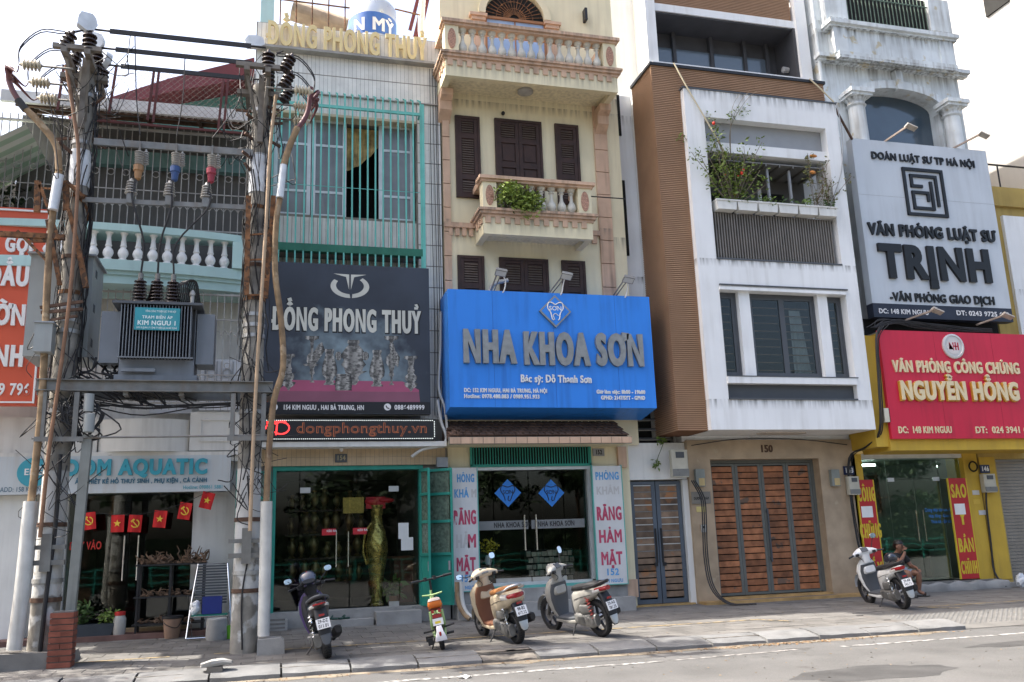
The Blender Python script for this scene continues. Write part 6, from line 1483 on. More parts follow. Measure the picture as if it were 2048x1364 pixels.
# planters
for k in range(6):
    xa = OX0+.1+k*.58
    p_ = thing('window_planter', 'white window box on the loggia screen, %s' % ['leftmost under the pomegranate','second from the left','third from the left','third from the right','second from the right','rightmost with hanging weeds'][k], 'planter', (xa+.27, 18.8, 9.62), 'white window boxes on the loggia screen')
    obj('trough', MB().prism([(xa+.03,9.63),(xa+.53,9.63),(xa+.56,9.85),(xa,9.85)], 18.66, 18.92), m_white, p_)
    obj('rim', MB().box(xa-.01,xa+.57,18.64,18.94,9.85,9.89), m_white, p_)
    obj('foliage', leaves(MB(), (xa+.28,18.75,9.95), .25,.12,.1+.04*(k % 3), 40+20*(k % 3), .11), m_leaf if k % 2 else m_leaf2, p_, recalc=False)
pm_ = thing('pomegranate_shrub', 'sparse flowering shrub with red blossoms climbing the white frame', 'plant', (11.0, 18.8, 9.85))
random.seed(21); st = MB(); fo = MB(); fl = MB()
for k in range(30):
    p = [Vector((11.05+random.uniform(-.1,.1),18.8,9.8))]
    d = Vector((random.uniform(-.38,.38), random.uniform(-.14,.06), random.uniform(.25,.6)))
    L_ = random.choice([2,3,3,4,5])
    for j in range(L_): p.append(p[-1]+d*.75+Vector((random.uniform(-.12,.12), random.uniform(-.06,.05), random.uniform(-.08,.1))))
    st.tube(p, [.014*(1-.7*i/len(p)) for i in range(len(p))], 5, sub=2)
    for q in p[1:]: leaves(fo, q, .22,.13,.2, 14, random.choice([.07,.1,.13]))
    if k % 5 == 0: fl.sphere(random.choice(p[1:]), .04,.04,.045, 7, 5)
for k in range(3):
    p = [Vector((11.1,18.8,11.0)), Vector((11.15,18.75,11.9)), Vector((11.25+.2*k,18.7,12.5+.1*k)), Vector((11.5+.25*k,18.68,12.9+.05*k))]; st.tube(p, [.009,.007,.005,.003], 4, sub=4); leaves(fo, p[2]-Vector((.05,0,.25)), .14,.06,.2, 18, .09)
obj('stem', st, M('pale_bark', (.18,.15,.11), .9), pm_); obj('foliage', fo, M('fresh_yellow_leaf', (.14,.20,.035), .55, .5, 8, 0), pm_, recalc=False); obj('blossom', fl, flat('scarlet_petal', (.7,.04,.02)), pm_, 60)
tw = thing('trailing_weed', 'thin trailing weeds with orange flowers at the right of the loggia', 'plant', (13.6, 18.8, 9.85)); st = MB(); fo = MB()
for k in range(16):
    a = Vector((13.55+random.uniform(-.15,.3),18.75,9.85)); p = [a]
    for j in range(4): p.append(p[-1]+Vector((random.uniform(-.1,.22),random.uniform(-.08,.05),random.uniform(.1,.42))))
    st.tube(p, .006, 4, sub=2)
    for q in p[1:]: leaves(fo, q, .1,.08,.12, 6, .08)
leaves(fo, (13.35,18.85,10.9), .1,.08,.5, 50, .1); leaves(fo, (13.45,18.8,11.3), .16,.08,.08, 30, .1)
obj('stem', st, m_drift, tw); obj('foliage', fo, M('olive_leaf', (.14,.15,.05), .6, .5, 8, 0), tw, recalc=False)
obj('blossom', MB().sphere((13.5,18.74,11.32), .12,.05,.04, 7, 5).sphere((13.42,18.74,10.85), .1,.05,.05, 7, 5), flat('orange_petal', (.55,.22,.05)), tw, 60)
def cable(name, label, pts, r=.02, mat=m_cable, sub=5): return tag(obj(name, MB().tube(pts, r, 6, sub=sub), mat, None, 50), label, 'cable')
m_rope = flat('cream_rope', (.55,.48,.33), .8)
cable('rope', 'pale rope slanting from the brown coping to the shrub', [(9.75,18.85,13.64),(10.0,18.72,12.9),(10.5,18.68,11.9),(10.95,18.72,11.1)], .02, m_rope)
cable('rope', 'pale rope hanging from the coping at the right corner', [(13.75,18.86,13.64),(14.0,18.8,13.35),(14.35,18.76,12.96)], .02, m_rope)
cable('thin_cable', 'thin grey cable looping down the right side of the white frame', [(14.4,18.72,12.9),(14.45,18.72,12),(14.3,18.72,11),(13.95,18.72,10.2),(13.8,18.72,9.95)], .014, m_grey)
for zz0, zz1 in ((12.3,13.5),(8.9,11.0)): piece('side_window', m_dark, h, 8.62, 8.86, 20.46, 20.5, zz0, zz1)
obj('alley_wall', MB().box(8.6,9.2,20.5,20.9,5.6,13.5), m_white150, h)
# third storey windows
obj('window_lintel', MB().box(OX0,OX1,YF-.04,19.3,7.545,7.62), m_white150, h); obj('lintel_shade_strip', MB().box(OX0,OX1+.05,YF-.05,18.74,7.66,7.69), m_darkgrey, h)
obj('window_recess', MB().box(OX0,OX1,19.25,19.3,5.3,7.54), m_dark, h)
obj('window_sill', MB().box(OX0,OX1,YF-.05,19.2,5.22,5.38), m_white150, h); obj('sill_edge', MB().box(OX0,OX1+.04,YF-.06,18.8,5.381,5.405), m_darkgrey, h)
obj('dark_strip', MB().box(OX0,OX1,18.9,19.3,4.87,5.22), m_darkgrey, h)
for a, b in ((10.98,11.28),(13.2,13.48)): piece('mullion_pier', m_white150, h, a, b, 18.84, 19.25, 5.405, 7.545)
m_blind = M('slat_blind', (.22,.12,.06), .6, .2, 6, .1)
def win150(x0, x1, nl, lab=None):
    Y = 18.98; z0, z1 = 5.41, 7.54
    w = obj('window', MB().box(x0,x0+.06,Y,Y+.08,z0,z1).box(x1-.06,x1,Y,Y+.08,z0,z1).box(x0+.06,x1-.06,Y,Y+.08,z1-.07,z1).box(x0+.06,x1-.06,Y,Y+.08,z0,z0+.06), m_darkgrey, h)
    wl_ = (x1-x0-.12)/nl
    for k in range(nl):
        a = x0+.06+k*wl_; b = a+wl_
        obj('sash', MB().box(a,a+.07,Y+.01,Y+.07,z0+.06,z1-.07).box(b-.07,b,Y+.01,Y+.07,z0+.06,z1-.07).box(a+.07,b-.07,Y+.01,Y+.07,z1-.14,z1-.07).box(a+.07,b-.07,Y+.01,Y+.07,z0+.06,z0+.13), m_darkgrey, w)
        piece('pane', m_winglass, w, a+.07, b-.07, Y+.03, Y+.036, z0+.13, z1-.14)
        for i in range(9): piece('blind_slat', m_blind, w, a+.07, b-.07, Y+.12, Y+.14, z0+.2+i*.2, z0+.225+i*.2)
win150(10.44,10.97,1); win150(11.29,13.19,2); win150(13.49,13.97,1)
mb = MB(); n = 10
for i in range(n): mb.add([(12.55+.05*i,19.18+.03*math.sin(i*1.9),5.5),(12.6+.05*i,19.18+.03*math.sin((i+1)*1.9),5.5),(12.6+.03*i,19.18,7.2),(12.56+.03*i,19.18,7.2)], [(0,1,2,3)])
obj('curtain', mb, M('pale_curtain', (.4,.4,.38), .9), h)
# upper recess
m_ink3 = M('dark_recess_tone', (.06,.06,.065), .7, .15, 2, .1)
obj('upper_side', MB().box(9.0,9.75,21.0,29,13.5,19), m_white150, h)
obj('upper_frame', MB().box(9.7,10.0,20.2,21.4,13.5,19).box(14.5,14.85,20.2,21.4,13.4,19).box(10.0,14.5,20.3,21.4,16.15,16.38), m_white150, h)
obj('upper_soffit', MB().box(10.0,14.5,20.34,21.3,16.1,16.148), m_ink3, h)  # dark panel covering the underside of the white beam
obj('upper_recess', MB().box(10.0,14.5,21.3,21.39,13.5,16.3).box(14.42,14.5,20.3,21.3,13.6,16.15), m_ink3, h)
obj('upper_cladding_back', MB().box(10.0,14.42,20.35,21.0,16.38,17.05), m_cladb, h)
mb = MB(); z = 16.39
while z < 17.05: mb.box(10.0,14.42,20.32,20.35,z,z+.032); z += .05
obj('upper_cladding', mb, m_clad, h, kind='stuff')
mb = MB()
for i in range(60): x = 10.02+i*.075; mb.box(x,x+.03,20.36,20.42,17.06,18.2)
obj('upper_fins', mb, m_fin2, h, kind='stuff')
obj('upper_window_frame', MB().box(10.0,14.4,21.2,21.29,13.55,14.02), m_ink3, h)
m_bluegl = M('sky_reflecting_pane', (.10,.125,.15), .06, .1, 1, 0, spec=1)
for a, b in ((10.02,10.95),(11.03,12.15),(12.3,13.25),(13.35,14.0)):
    piece('pane', m_bluegl, h, a, b, 21.22, 21.25, 13.95, 15.6)
    piece('window_post', m_ink3, h, b, b+.1, 21.15, 21.3, 13.5, 16.15)
tag(obj('wall_spot', MB().lathe([(.08,0),(.09,.18),(.06,.2)], 12).xf(Matrix.Translation((14.4,20.7,15.0)) @ Matrix.Rotation(R(-90),4,'Y')), m_insg, None, 40), 'round wall spotlight in the dark upper recess', 'lamp')
# ground floor
obj('ground_wall', MB().box(9.82,10.42,19.95,20.6,0,4.0).box(13.48,14.55,19.95,20.6,0,4.0).box(10.42,13.48,19.95,20.6,3.52,4.0), m_trav, h)
obj('step', MB().box(9.82,14.45,19.55,19.95,0,.17).box(10.4,13.5,19.95,20.25,0,.22), M('ochre_stone_step', (.42,.27,.11), .6, .25, 4, .2), h)
for k in range(3): piece('anti_slip_strip', m_concd, h, 10.5, 13.4, 19.62+k*.1, 19.635+k*.1, .17, .174)
obj('gate_back', MB().box(10.4,13.5,20.5,20.55,.2,3.55), m_dark, h)
gt = thing('folding_wood_gate', 'four leaf gate of reddish planks in grey steel frame', 'gate', (11.95, 20.25, .22))
Y = 20.22; m_gfr = M('sage_grey_steel', (.125,.132,.12), .55, .12, 3, .05)
obj('frame', MB().box(10.42,10.5,Y,Y+.08,.22,3.52).box(13.4,13.48,Y,Y+.08,.22,3.52).box(10.5,13.4,Y,Y+.08,3.44,3.52), m_gfr, gt)
wl_ = 2.9/4
for k in range(4):
    a = 10.5+k*wl_+.004; b = a+wl_-.008
    lf = obj('leaf', MB().box(a,a+.075,Y+.01,Y+.06,.24,3.43).box(b-.075,b,Y+.01,Y+.06,.24,3.43).box(a+.075,b-.075,Y+.01,Y+.06,3.38,3.43).box(a+.075,b-.075,Y+.01,Y+.06,.24,.3), m_gfr, gt)
    for i in range(20):
        z = .31+i*.1535; piece('plank', m_plank, lf, a+.075, b-.075, Y+.02, Y+.045, z, z+.13)
obj('handle', MB().bar((12.02,Y-.03,1.0),(12.02,Y-.03,2.3),.035).box(11.99,12.05,Y-.03,Y+.01,1.05,1.12).box(11.99,12.05,Y-.03,Y+.01,2.2,2.27), m_darkgrey, gt)
hn = thing('house_number', 'bronze numerals 150 on the travertine lintel', 'number plate', (12, 19.93, 3.7))
xa, za = U(1533, 904, 19.95); text('numeral', '150', xa, za, .17, 19.95, m_rustd, hn, off=.04, depth=.02, align='c', sx=.9)
for k, u in enumerate((1399,1669)):
    x, z = U(u, 955, 19.9)
    l_ = thing('wall_lamp', ['square grey wall lamp left of the folding gate','square grey wall lamp right of the folding gate'][k], 'lamp', (x, 19.9, z), 'lamps flanking the folding gate')
    obj('case', MB().box(x-.12,x+.12,19.84,19.95,z-.22,z+.2), M('greenish_grey_case', (.22,.24,.22), .5), l_); obj('diffuser', MB().box(x-.05,x+.1,19.83,19.84,z-.2,z-.02), M('amber_diffuser', (.5,.38,.18), .4), l_)
pq = thing('name_plaque', 'dull metal name plaque beside the folding gate', 'plaque', (10.1, 19.94, 2.5))
xa, za = U(1384, 1008, 19.94); xb, zb_ = U(1420, 983, 19.94); obj('plate', MB().box(xa,xb,19.925,19.948,za,zb_), M('pewter_plate', (.2,.185,.16), .5), pq)
text('lettering', 'DƯƠNG GIÁP', (xa+xb)/2, za+.1, .06, 19.925, m_ink2, pq, off=.04, align='c', width=.4)
x, z = U(1403, 1018, 19.94); tag(obj('yellow_note', MB().box(x-.13,x+.13,19.94,19.948,z-.07,z+.06), flat('yellow_paper', (.6,.5,.2))), 'small yellow paper below the name plaque', 'note')
x, z = U(1407, 1056, 19.94); db = thing('door_bell', 'small silver door bell intercom left of the gate', 'intercom', (x, 19.94, z)); obj('case', MB().box(x-.07,x+.07,19.91,19.948,z-.1,z+.08), m_alu, db); obj('button', MB().lathe([(.03,0),(.03,.01)], 10, (x,19.9,z+.02), 'y'), m_black, db)
# ------------------------------------------------------------------ house 148, yellow neighbour 146, big white block
m_old = M('peeling_white_paint', (.66,.70,.71), .85, .16, 1.5, .3, 30, streak=.8, streakcol=(.30,.29,.26), drips=((14.9,.5),(15.92,.4),(14.98,.1),(16.3,.2),(13.7,.3)), spots=.375, spotcol=(.56,.50,.36), spotscale=2.6)
m_yel = M('yellow_paint', (.55,.36,.045), .75, .12, 1.5, .15, streak=.35, streakcol=(.3,.2,.06))
m_yelt = M('mustard_wall', (.42,.30,.09), .8, .12, 1.5, .15, streak=.3)
h = thing('narrow_house', 'old peeling white house with columned arch and large grey law sign', 'house', (17, 20, 0))
YW = 20.0
X0, X1 = 15.0, 19.75
cx = 17.5; ax0, ax1 = 16.1, 18.9
arcp = [(cx+1.4*math.cos(R(a)), 13.85+.45*math.sin(R(a))) for a in range(0,181,9)]
obj('wall', MB().box(X0,ax0,YW,29,6.8,17.4).box(ax1,X1,YW,29,6.8,17.4).prism([(ax0,14.9),(ax1,14.9)]+arcp, YW, 20.6).box(ax0,ax1,YW,29,14.9,16.12).box(X0,X1,20.6,29,7.5,14.9).box(ax0,ax1,YW,29,6.8,8.0), m_old, h)
obj('arch_recess', MB().box(ax0,ax1,20.4,20.598,8.0,14.4), M('blue_grey_glass_wall', (.05,.075,.10), .08, .2, .8, 0, spec=1), h)
obj('arch_moulding', MB().prism([(cx+1.58*math.cos(R(a)), 13.9+.66*math.sin(R(a))) for a in range(2,179,8)]+[(cx+1.39*math.cos(R(a)), 13.87+.43*math.sin(R(a))) for a in range(178,1,-8)], 19.88, 20.0), m_old, h)
obj('keystone', MB().prism([(cx-.1,14.25),(cx+.1,14.25),(cx+.13,14.85),(cx-.13,14.85)], 19.8, 20.0), m_old, h)
for x in (15.85,19.1):
    c_ = obj('column', MB().lathe([(.26,8.0),(.25,11),(.23,13.45)], 20, (x,19.78,0)), m_old, h, 40)
    obj('capital', MB().lathe([(.24,13.45),(.28,13.5),(.24,13.55),(.24,13.62),(.32,13.72)], 20, (x,19.78,0)).box(x-.34,x+.34,19.45,20.0,13.72,13.8).box(x-.38,x+.38,19.4,20.0,13.8,13.92), m_old, c_, 40)
obj('cornice', MB().box(14.85,19.95,19.8,20.0,14.9,14.98).box(14.8,20.0,19.72,20.0,14.98,15.1).box(15.35,19.4,19.55,19.72,14.9,15.1), m_old, h)
obj('panel_band', MB().box(15.35,19.4,19.7,20.0,15.1,15.92).box(15.3,15.75,19.64,19.7,15.1,15.92).box(18.95,19.45,19.64,19.7,15.1,15.92), m_old, h)
obj('upper_ledge', MB().box(15.2,19.55,19.6,20.0,15.92,16.0).box(15.15,19.6,19.52,20.0,16.0,16.12), m_old, h)
obj('upper_pier', MB().box(15.2,15.95,19.75,20.0,16.12,17.4).box(18.85,19.6,19.75,20.0,16.12,17.4), m_old, h)
obj('upper_dark', MB().box(15.95,18.85,19.9,19.99,16.13,17.4), m_dark, h)
gr = obj('upper_grille', MB().bar((15.95,19.8,16.3),(18.85,19.8,16.3),.04).bar((15.95,19.8,17.1),(18.85,19.8,17.1),.03), M('dull_green_bars', (.12,.17,.13), .7, .3, 5, .1), h)
for i in range(22): x = 16.0+i*.132; piece('bar', bpy.data.materials['dull_green_bars'], gr, x-.012, x+.012, 19.79, 19.81, 16.12, 17.3)
obj('drain_pipe', MB().tube([(14.9,19.9,17.4),(14.9,19.9,8)], .05, 8), m_old, h, 40)
obj('grimy_side', MB().box(14.8,15.05,19.6,20.05,6.8,12.4), M('stained_plaster', (.36,.36,.33), .9, .35, 1.5, .3, streak=.8, streakcol=(.13,.12,.1), spots=.36, spotcol=(.5,.4,.22)), h)
# grey law sign
sg = thing('grey_signboard', 'large pale grey law office sign with black raised letters', 'sign', (17.3, 19.2, 7.2))
YG = 19.2; m_greyb = M('pale_grey_composite', (.52,.56,.60), .45, .05, 1, 0, streak=.35, streakcol=(.36,.38,.40))
obj('board', MB().box(15.1,19.55,YG,19.45,7.5,12.19), m_greyb, sg)
obj('seam', MB().box(15.1,19.55,YG-.002,YG,10.55,10.557), m_grey, sg)
obj('base_strip', MB().box(15.1,19.55,YG-.004,19.45,7.12,7.5), M('navy_strip', (.02,.026,.045), .5), sg)
m_bl = flat('black_acrylic', (.008,.0085,.0095), .4)
def UG(u, v): return U(u, v, YG)
def grow(s, u0, u1, v0, v1, hh, dep, off=.06, split=False, mat=m_bl, sx=None):
    xa, za = UG(u0, v0); xb, zb = UG(u1, v1); text('letter' if split else 'lettering', s, xa, (za+zb)/2, hh, YG, mat, sg, width=xb-xa+.04, off=off, depth=dep, split=split)
grow('ĐOÀN LUẬT SƯ TP HÀ NỘI',1742,1947,317,336,.2,.04,.035)
grow('VĂN PHÒNG LUẬT SƯ',1737,1987,468,485,.31,.06,.055)
grow('TRỊNH',1763,1981,553,563,.86,.08,.065,True)
grow('-VĂN PHÒNG GIAO DỊCH',1780,1987,601,610,.22,.04,.035)
grow('ĐC: 148 KIM NGƯU',1758,1855,627,629,.125,.01,.04,False,m_wtxt); grow('ĐT: 0243 9725 699',1913,2016,631,633,.125,.01,.04,False,m_wtxt)
cx, cz = 17.24, 10.74; w, hh = .62, .66
def fr_(x0, x1, z0, z1, gaps): return [strip(g, .085) for g in gaps]
segs = [[(-w,hh),(w,hh)],[(w,hh),(w,-hh)],[(w,-hh),(-w,-hh)],[(-w,-hh),(-w,hh)],[(-.4,.56),(.4,.56)],[(.4,.56),(.4,-.42)],[(-.4,.56),(-.4,.2)],[(-.4,.2),(-.1,.2)],[(-.4,-.02),(.08,-.02)],[(.08,-.02),(.08,-.26)],[(-.4,-.02),(-.4,-.56)],[(-.4,-.56),(.22,-.56)],[(.22,-.56),(.22,.34)]]
mb = MB()
for a, b in segs:
    x0, x1 = sorted((a[0],b[0])); z0, z1 = sorted((a[1],b[1])); mb.box(cx+x0-.042,cx+x1+.042,YG-.05-random.random()*.004,YG,cz+(z0 if abs(z0)>.65 else z0*.85)-.042,cz+(z1 if abs(z1)>.65 else z1*.85)+.042)
obj('square_emblem', mb, m_bl, sg)
m_lampw = M('weathered_lamp', (.42,.38,.33), .6, .2, 6, 0)
def sign_lamp(u, v, ub, vb, Y, lab, grp):
    x, z = U(u, v, Y); bx, bz = U(ub, vb, YG)
    t = thing('sign_lamp', lab, 'lamp', (bx, YG, bz), grp)
    obj('arm', MB().bar((bx,YG+.1,bz),(x-.1,Y,z+.02),.045), M('rusty_pale_arm', (.3,.24,.2), .7, .3, 6, .1), t)
    obj('head', MB().box(-.16,.16,-.08,.08,-.025,.015).box(-.13,-.02,-.05,.05,.015,.07).xf(Matrix.Translation((x,Y,z)) @ Matrix.Rotation(R(18),4,'Y') @ Matrix.Rotation(R(-18),4,'X')), m_lampw, t)
grp = 'arm lamps on the law and notary signs'
sign_lamp(1822,254,1768,284,18.7,'arm lamp above the grey sign, before the arch',grp); sign_lamp(1967,270,1905,297,18.7,'arm lamp above the grey sign at its right corner',grp)
sign_lamp(1874,622,1812,640,18.6,'arm lamp between the grey and red signs, left one',grp); sign_lamp(2015,632,1958,648,18.6,'arm lamp between the grey and red signs, right one',grp)
tag(obj('stay_rod', MB().bar((14.45,18.9,12.9),(15.12,19.2,12.15),.05), m_rustd), 'dark stay rod between the white frame and grey sign', 'rod')
# gap between signs
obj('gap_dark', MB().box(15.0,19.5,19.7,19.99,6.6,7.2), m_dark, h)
obj('ledge', MB().box(15.0,19.6,18.9,19.9,6.62,6.68), m_concd, h)
# red notary sign
sg = thing('crimson_signboard', 'crimson notary office sign with gold letters and round emblem', 'sign', (17, 18.8, 3.9)); YR = 18.8
m_red = M('crimson_composite', (.56,.016,.05), .4, .04, 1, 0, streak=.55, streakcol=(.33,.012,.03))
obj('board', MB().box(14.86,19.9,YR,18.9,3.88,6.67), m_red, sg)
obj('yellow_case', MB().box(14.5,14.86,18.95,20.0,3.7,6.55).box(14.86,19.9,18.9,20.0,3.6,3.88).box(14.86,19.9,18.905,19.9,3.88,6.6), m_yel, sg)
obj('panel_seam', MB().box(16.5,16.506,YR-.002,YR,3.9,6.65).box(18.3,18.306,YR-.002,YR,3.9,6.65), flat('seam_red', (.25,.008,.02)), sg)
m_gold2 = M('gold_letter', (.70,.58,.36), .45, .06, 3, 0); m_golds = flat('amber_side', (.5,.25,.03))
def UR(u, v): return U(u, v, YR)
def rrow(s, u0, v0, u1, hh, dep, off, split=False):
    xa, za = UR(u0, v0); xb, _ = UR(u1, v0); text('letter' if split else 'lettering', s, xa, za, hh, YR, m_gold2, sg, width=xb-xa+.03, off=off, depth=dep, split=split)
    if split: text('letter_side', s, xa-.02, za-.02, hh, YR, m_golds, sg, width=xb-xa+.03, off=off+.02, depth=dep*.7)
rrow('VĂN PHÒNG CÔNG CHỨNG',1786,743,2036,.28,.04,.05); rrow('NGUYỄN HỒNG',1801,798,2034,.44,.08,.06,True)
rrow('ĐC:  148 KIM NGƯU',1797,866,1902,.16,.015,.04); rrow('ĐT:  024 3941 6688',1951,866,2075,.16,.015,.04)
cx, cz = UR(1905, 693)
obj('round_emblem', MB().lathe([(.33,0),(.33,-.04),(.31,-.05),(.28,-.05),(.27,-.03),(.001,-.03)], 32, (cx,YR,cz), 'y'), M('silver_ring', (.6,.57,.55), .35, .1, 4, 0, metal=.3), sg, 30)
shape('emblem_face', [ell(cx, cz, .21, .21)], YR, flat('emblem_white', (.65,.6,.58)), sg, .036)
shape('emblem_mark', [strip([(cx-.13,cz-.08),(cx-.13,cz+.1),(cx-.01,cz-.1),(cx-.01,cz+.1)], .035), strip([(cx+.06,cz+.11),(cx+.06,cz-.1)], .035), strip([(cx-.0,cz),(cx+.14,cz)], .03), strip([(cx+.14,cz+.1),(cx+.14,cz-.1)], .035)], YR, flat('emblem_red', (.45,.02,.05)), sg, .042)
# cables bundle at the left of the sign
mb = MB(); random.seed(9)
for k in range(9):
    dx = random.uniform(-.04,.08); dy = random.uniform(-.05,.05)
    mb.tube([(14.95+dx*3,18.75,6.75+dx),(14.72+dx,18.7+dy,6.4),(14.66+dx,18.75+dy,5.2),(14.6+dx,18.85+dy,4.1),(14.5+dx,19.3+dy,3.75),(14.3+dx,19.8,3.5),(14.22+dx*.7,19.82+dy*.4,2.4),(14.3+dx*.7,19.82,1.2),(14.45+dx,19.75,.55),(14.8+dx,19.6,.2)], random.choice([.008,.012,.016]), 5, sub=5)
for k in range(14): mb.tube([(14.6+random.uniform(-.1,.2),18.78,6.72),(15.2+random.uniform(-.2,.4),18.8,6.85+random.random()*.12),(16.2+random.uniform(0,1.5),18.85,6.72+random.random()*.15),(18.5,18.9,6.72+random.random()*.12)], .012, 5, sub=5)
tag(obj('cable_bundle', mb, m_cable, None, 50), 'messy black cable bundle at the left of the crimson sign', 'cable bundle')
cable('thin_cable', 'thin cables sagging under the white frame soffit', [(9.9,19.85,3.86),(11,19.88,4.0),(12,19.88,4.03),(13.2,19.88,3.98),(14.3,19.85,3.85)], .012)
tag(obj('junction_box', MB().box(14.72,14.88,18.8,18.93,4.3,4.65), M('cream_plastic_box', (.6,.56,.45), .5)), 'cream junction box at the left edge of the crimson sign', 'box')
# ground floor shop
obj('shop_wall', MB().box(14.42,14.75,19.95,20.6,0,3.62).box(17.9,18.35,19.95,20.6,0,3.62), m_yel, h)
obj('shop_lintel', MB().box(14.75,17.9,19.98,20.6,3.5,3.62), m_wframe, h)
obj('shop_plinth', MB().box(14.5,18.4,19.75,20.6,0,.33), m_concd, h); 
pl_ = obj('broken_edge', MB().loft([(14.9+.3*i, 19.72+.03*math.sin(i*2.1), .16, .1+.03*math.sin(i*1.7), .15+.04*math.sin(i*2.9), 4) for i in range(13)], 10, 'x'), m_conc, h, 40)
m_gglass = glass('green_tinted_glass', (.78,.88,.84), .05)
for a, b in ((14.76,15.55),(17.2,17.88)): obj('glass_panel', MB().box(a,b,20.1,20.112,.35,3.48), m_gglass, h)
for a, b, hx in ((15.57,16.36,16.28),(16.38,17.18,16.5)):
    d = obj('door', MB().box(a,b,20.1,20.112,.38,2.95), m_gglass, h)
    obj('handle', MB().tube([(hx,20.05,1.35),(hx,20.05,2.15)], .018, 8), m_chrome, d, 40)
    obj('patch_fitting', MB().box(a,a+.2,20.08,20.13,2.9,3.0) if a < 16 else MB().box(b-.2,b,20.08,20.13,2.9,3.0), m_alu, d)
obj('transom_glass', MB().box(15.57,17.18,20.1,20.112,2.97,3.48), m_gglass, h)
m_room = M('greenish_room', (.22,.25,.235), .8, .1, 1, 0)
obj('room', MB().box(14.5,18.2,23.6,23.7,.3,3.6).box(14.5,14.58,20.6,23.6,.3,3.6).box(18.1,18.2,20.6,23.6,.3,3.6).box(14.58,18.1,20.6,23.6,3.55,3.65).box(14.58,18.1,20.2,23.6,.25,.33), m_room, h)
lmp = tag(obj('tube_light', MB().box(14.9,16.1,21.2,21.26,3.4,3.46).box(14.9,16.1,22.0,22.06,3.4,3.46), emis('tube_glow', (.9,1,.95), 5)), 'pair of lit fluorescent tubes inside the notary shop', 'lamp')
pc = thing('framed_picture', 'dark framed picture on the back wall of the notary shop', 'picture', (17, 23.5, 2.2)); obj('frame', MB().box(16.5,17.9,23.5,23.58,2.2,3.3), m_brownwood, pc); obj('canvas', MB().box(16.6,17.8,23.48,23.5,2.3,3.2), M('dark_green_canvas', (.04,.06,.045), .6, .5, 4, 0), pc)
tag(obj('shop_desk', MB().box(16.4,17.8,21.6,22.4,.33,1.1).box(16.3,17.9,21.5,22.5,1.1,1.14), m_brownwood), 'dark desk inside the notary shop', 'desk')
text('window_lettering', 'Chứng nhận bản sao, dịch thuật', 16.6, 2.1, .09, 20.098, m_vin, h, width=1.1, off=.0); text('window_lettering', 'Hợp đồng - Giao dịch', 16.7, 1.95, .08, 20.098, m_vin, h, width=.8, off=.0); text('window_lettering', 'Thừa kế - Di chúc', 16.75, 1.8, .08, 20.098, m_vin, h, width=.7, off=.0)
m_redp = M('red_panel', (.45,.02,.025), .5, .1, 2, 0); m_ylet = M('yellow_letter', (.62,.45,.03), .6, .1, 4, 0)
for k, (x0, x1, rows, lab) in enumerate(((14.5,14.97,[('CÔNG',2.42),('CHỨNG',1.5),('LẤY',.55)],'red vertical panel with yellow letters left of the notary door'),(17.3,17.85,[('SAO',2.45),('Y',1.75),('BẢN',1.05),('CHÍNH',.5)],'red vertical panel with yellow letters right of the notary door'))):
    p_ = thing('notary_panel', lab, 'sign', ((x0+x1)/2, 19.94, .35), 'red panels beside the notary door')
    obj('board', MB().box(x0,x1,19.9,19.945,.36,2.95), m_redp, p_); obj('edge', MB().box(x0-.03,x0,19.9,19.945,.36,2.95).box(x1,x1+.03,19.9,19.945,.36,2.95), m_ylet, p_)
    for s, z in rows: text('lettering', s, (x0+x1)/2, z, .33 if s != 'CHÍNH' else .3, 19.9, m_ylet, p_, width=(x1-x0)*(.42 if s == 'Y' else .86), off=.045, align='c')
    obj('paper', MB().box(x0+.03+.04*k,x0+.03+.04*k+.33,19.892,19.897,2.0,2.28), m_whitep, p_)
def plate(u, v, lab, txt):
    x, z = U(u, v, 19.94); t = thing('house_number', lab, 'number plate', (x, 19.94, z)); obj('plate', MB().box(x-.15,x+.15,19.92,19.947,z-.11,z+.11), flat('navy_enamel', (.02,.03,.08), .3), t); text('lettering', txt, x, z-.055, .12, 19.92, m_whitep, t, sx=.85, off=.05, align='c')
plate(1697, 941, 'navy enamel number plate 148 beside the travertine wall', '148'); plate(1969, 938, 'navy enamel number plate 146 on the yellow pillar', '146')
xa, za = U(1697, 990, 19.85); xb, zb_ = U(1714, 953, 19.85); meter('electric_meter', 'beige electric meter below the 148 number plate', xa, xb, za, zb_, 19.85)
xa, za = U(1967, 985, 19.85); xb, zb_ = U(1986, 948, 19.85); meter('electric_meter', 'grey beige electric meter below the 146 number plate', xa, xb, za, zb_, 19.85)
cable('thin_cable', 'black cable running down the yellow pillar from its meter', [(18.4,19.8,2.75),(18.38,19.88,2.2),(18.36,19.9,1.2),(18.32,19.88,.5),(18.35,19.6,.13)], .025)
tag(obj('cable_coil', MB().tube([(18.12+.13*math.cos(a*.5),19.86,3.25+.13*math.sin(a*.5)) for a in range(26)], .022, 6), m_cable, None, 50), 'coil of black cable hung on the yellow pillar', 'cable')
for k, (u, v, c_) in enumerate(((1955,1003,(.6,.4,.05)),(1953,997-12,(.55,.53,.48)),(1966,1025,(.5,.5,.5)))):
    x, z = U(u, v, 19.93); tag(obj('sticker', MB().box(x-.12,x+.1,19.94,19.947,z-.06,z+.06), flat('sticker_%d' % k, c_)), ['orange sticker on the yellow pillar','cream sticker on the yellow pillar, above the orange one','grey sticker low on the yellow pillar'][k], 'sticker')
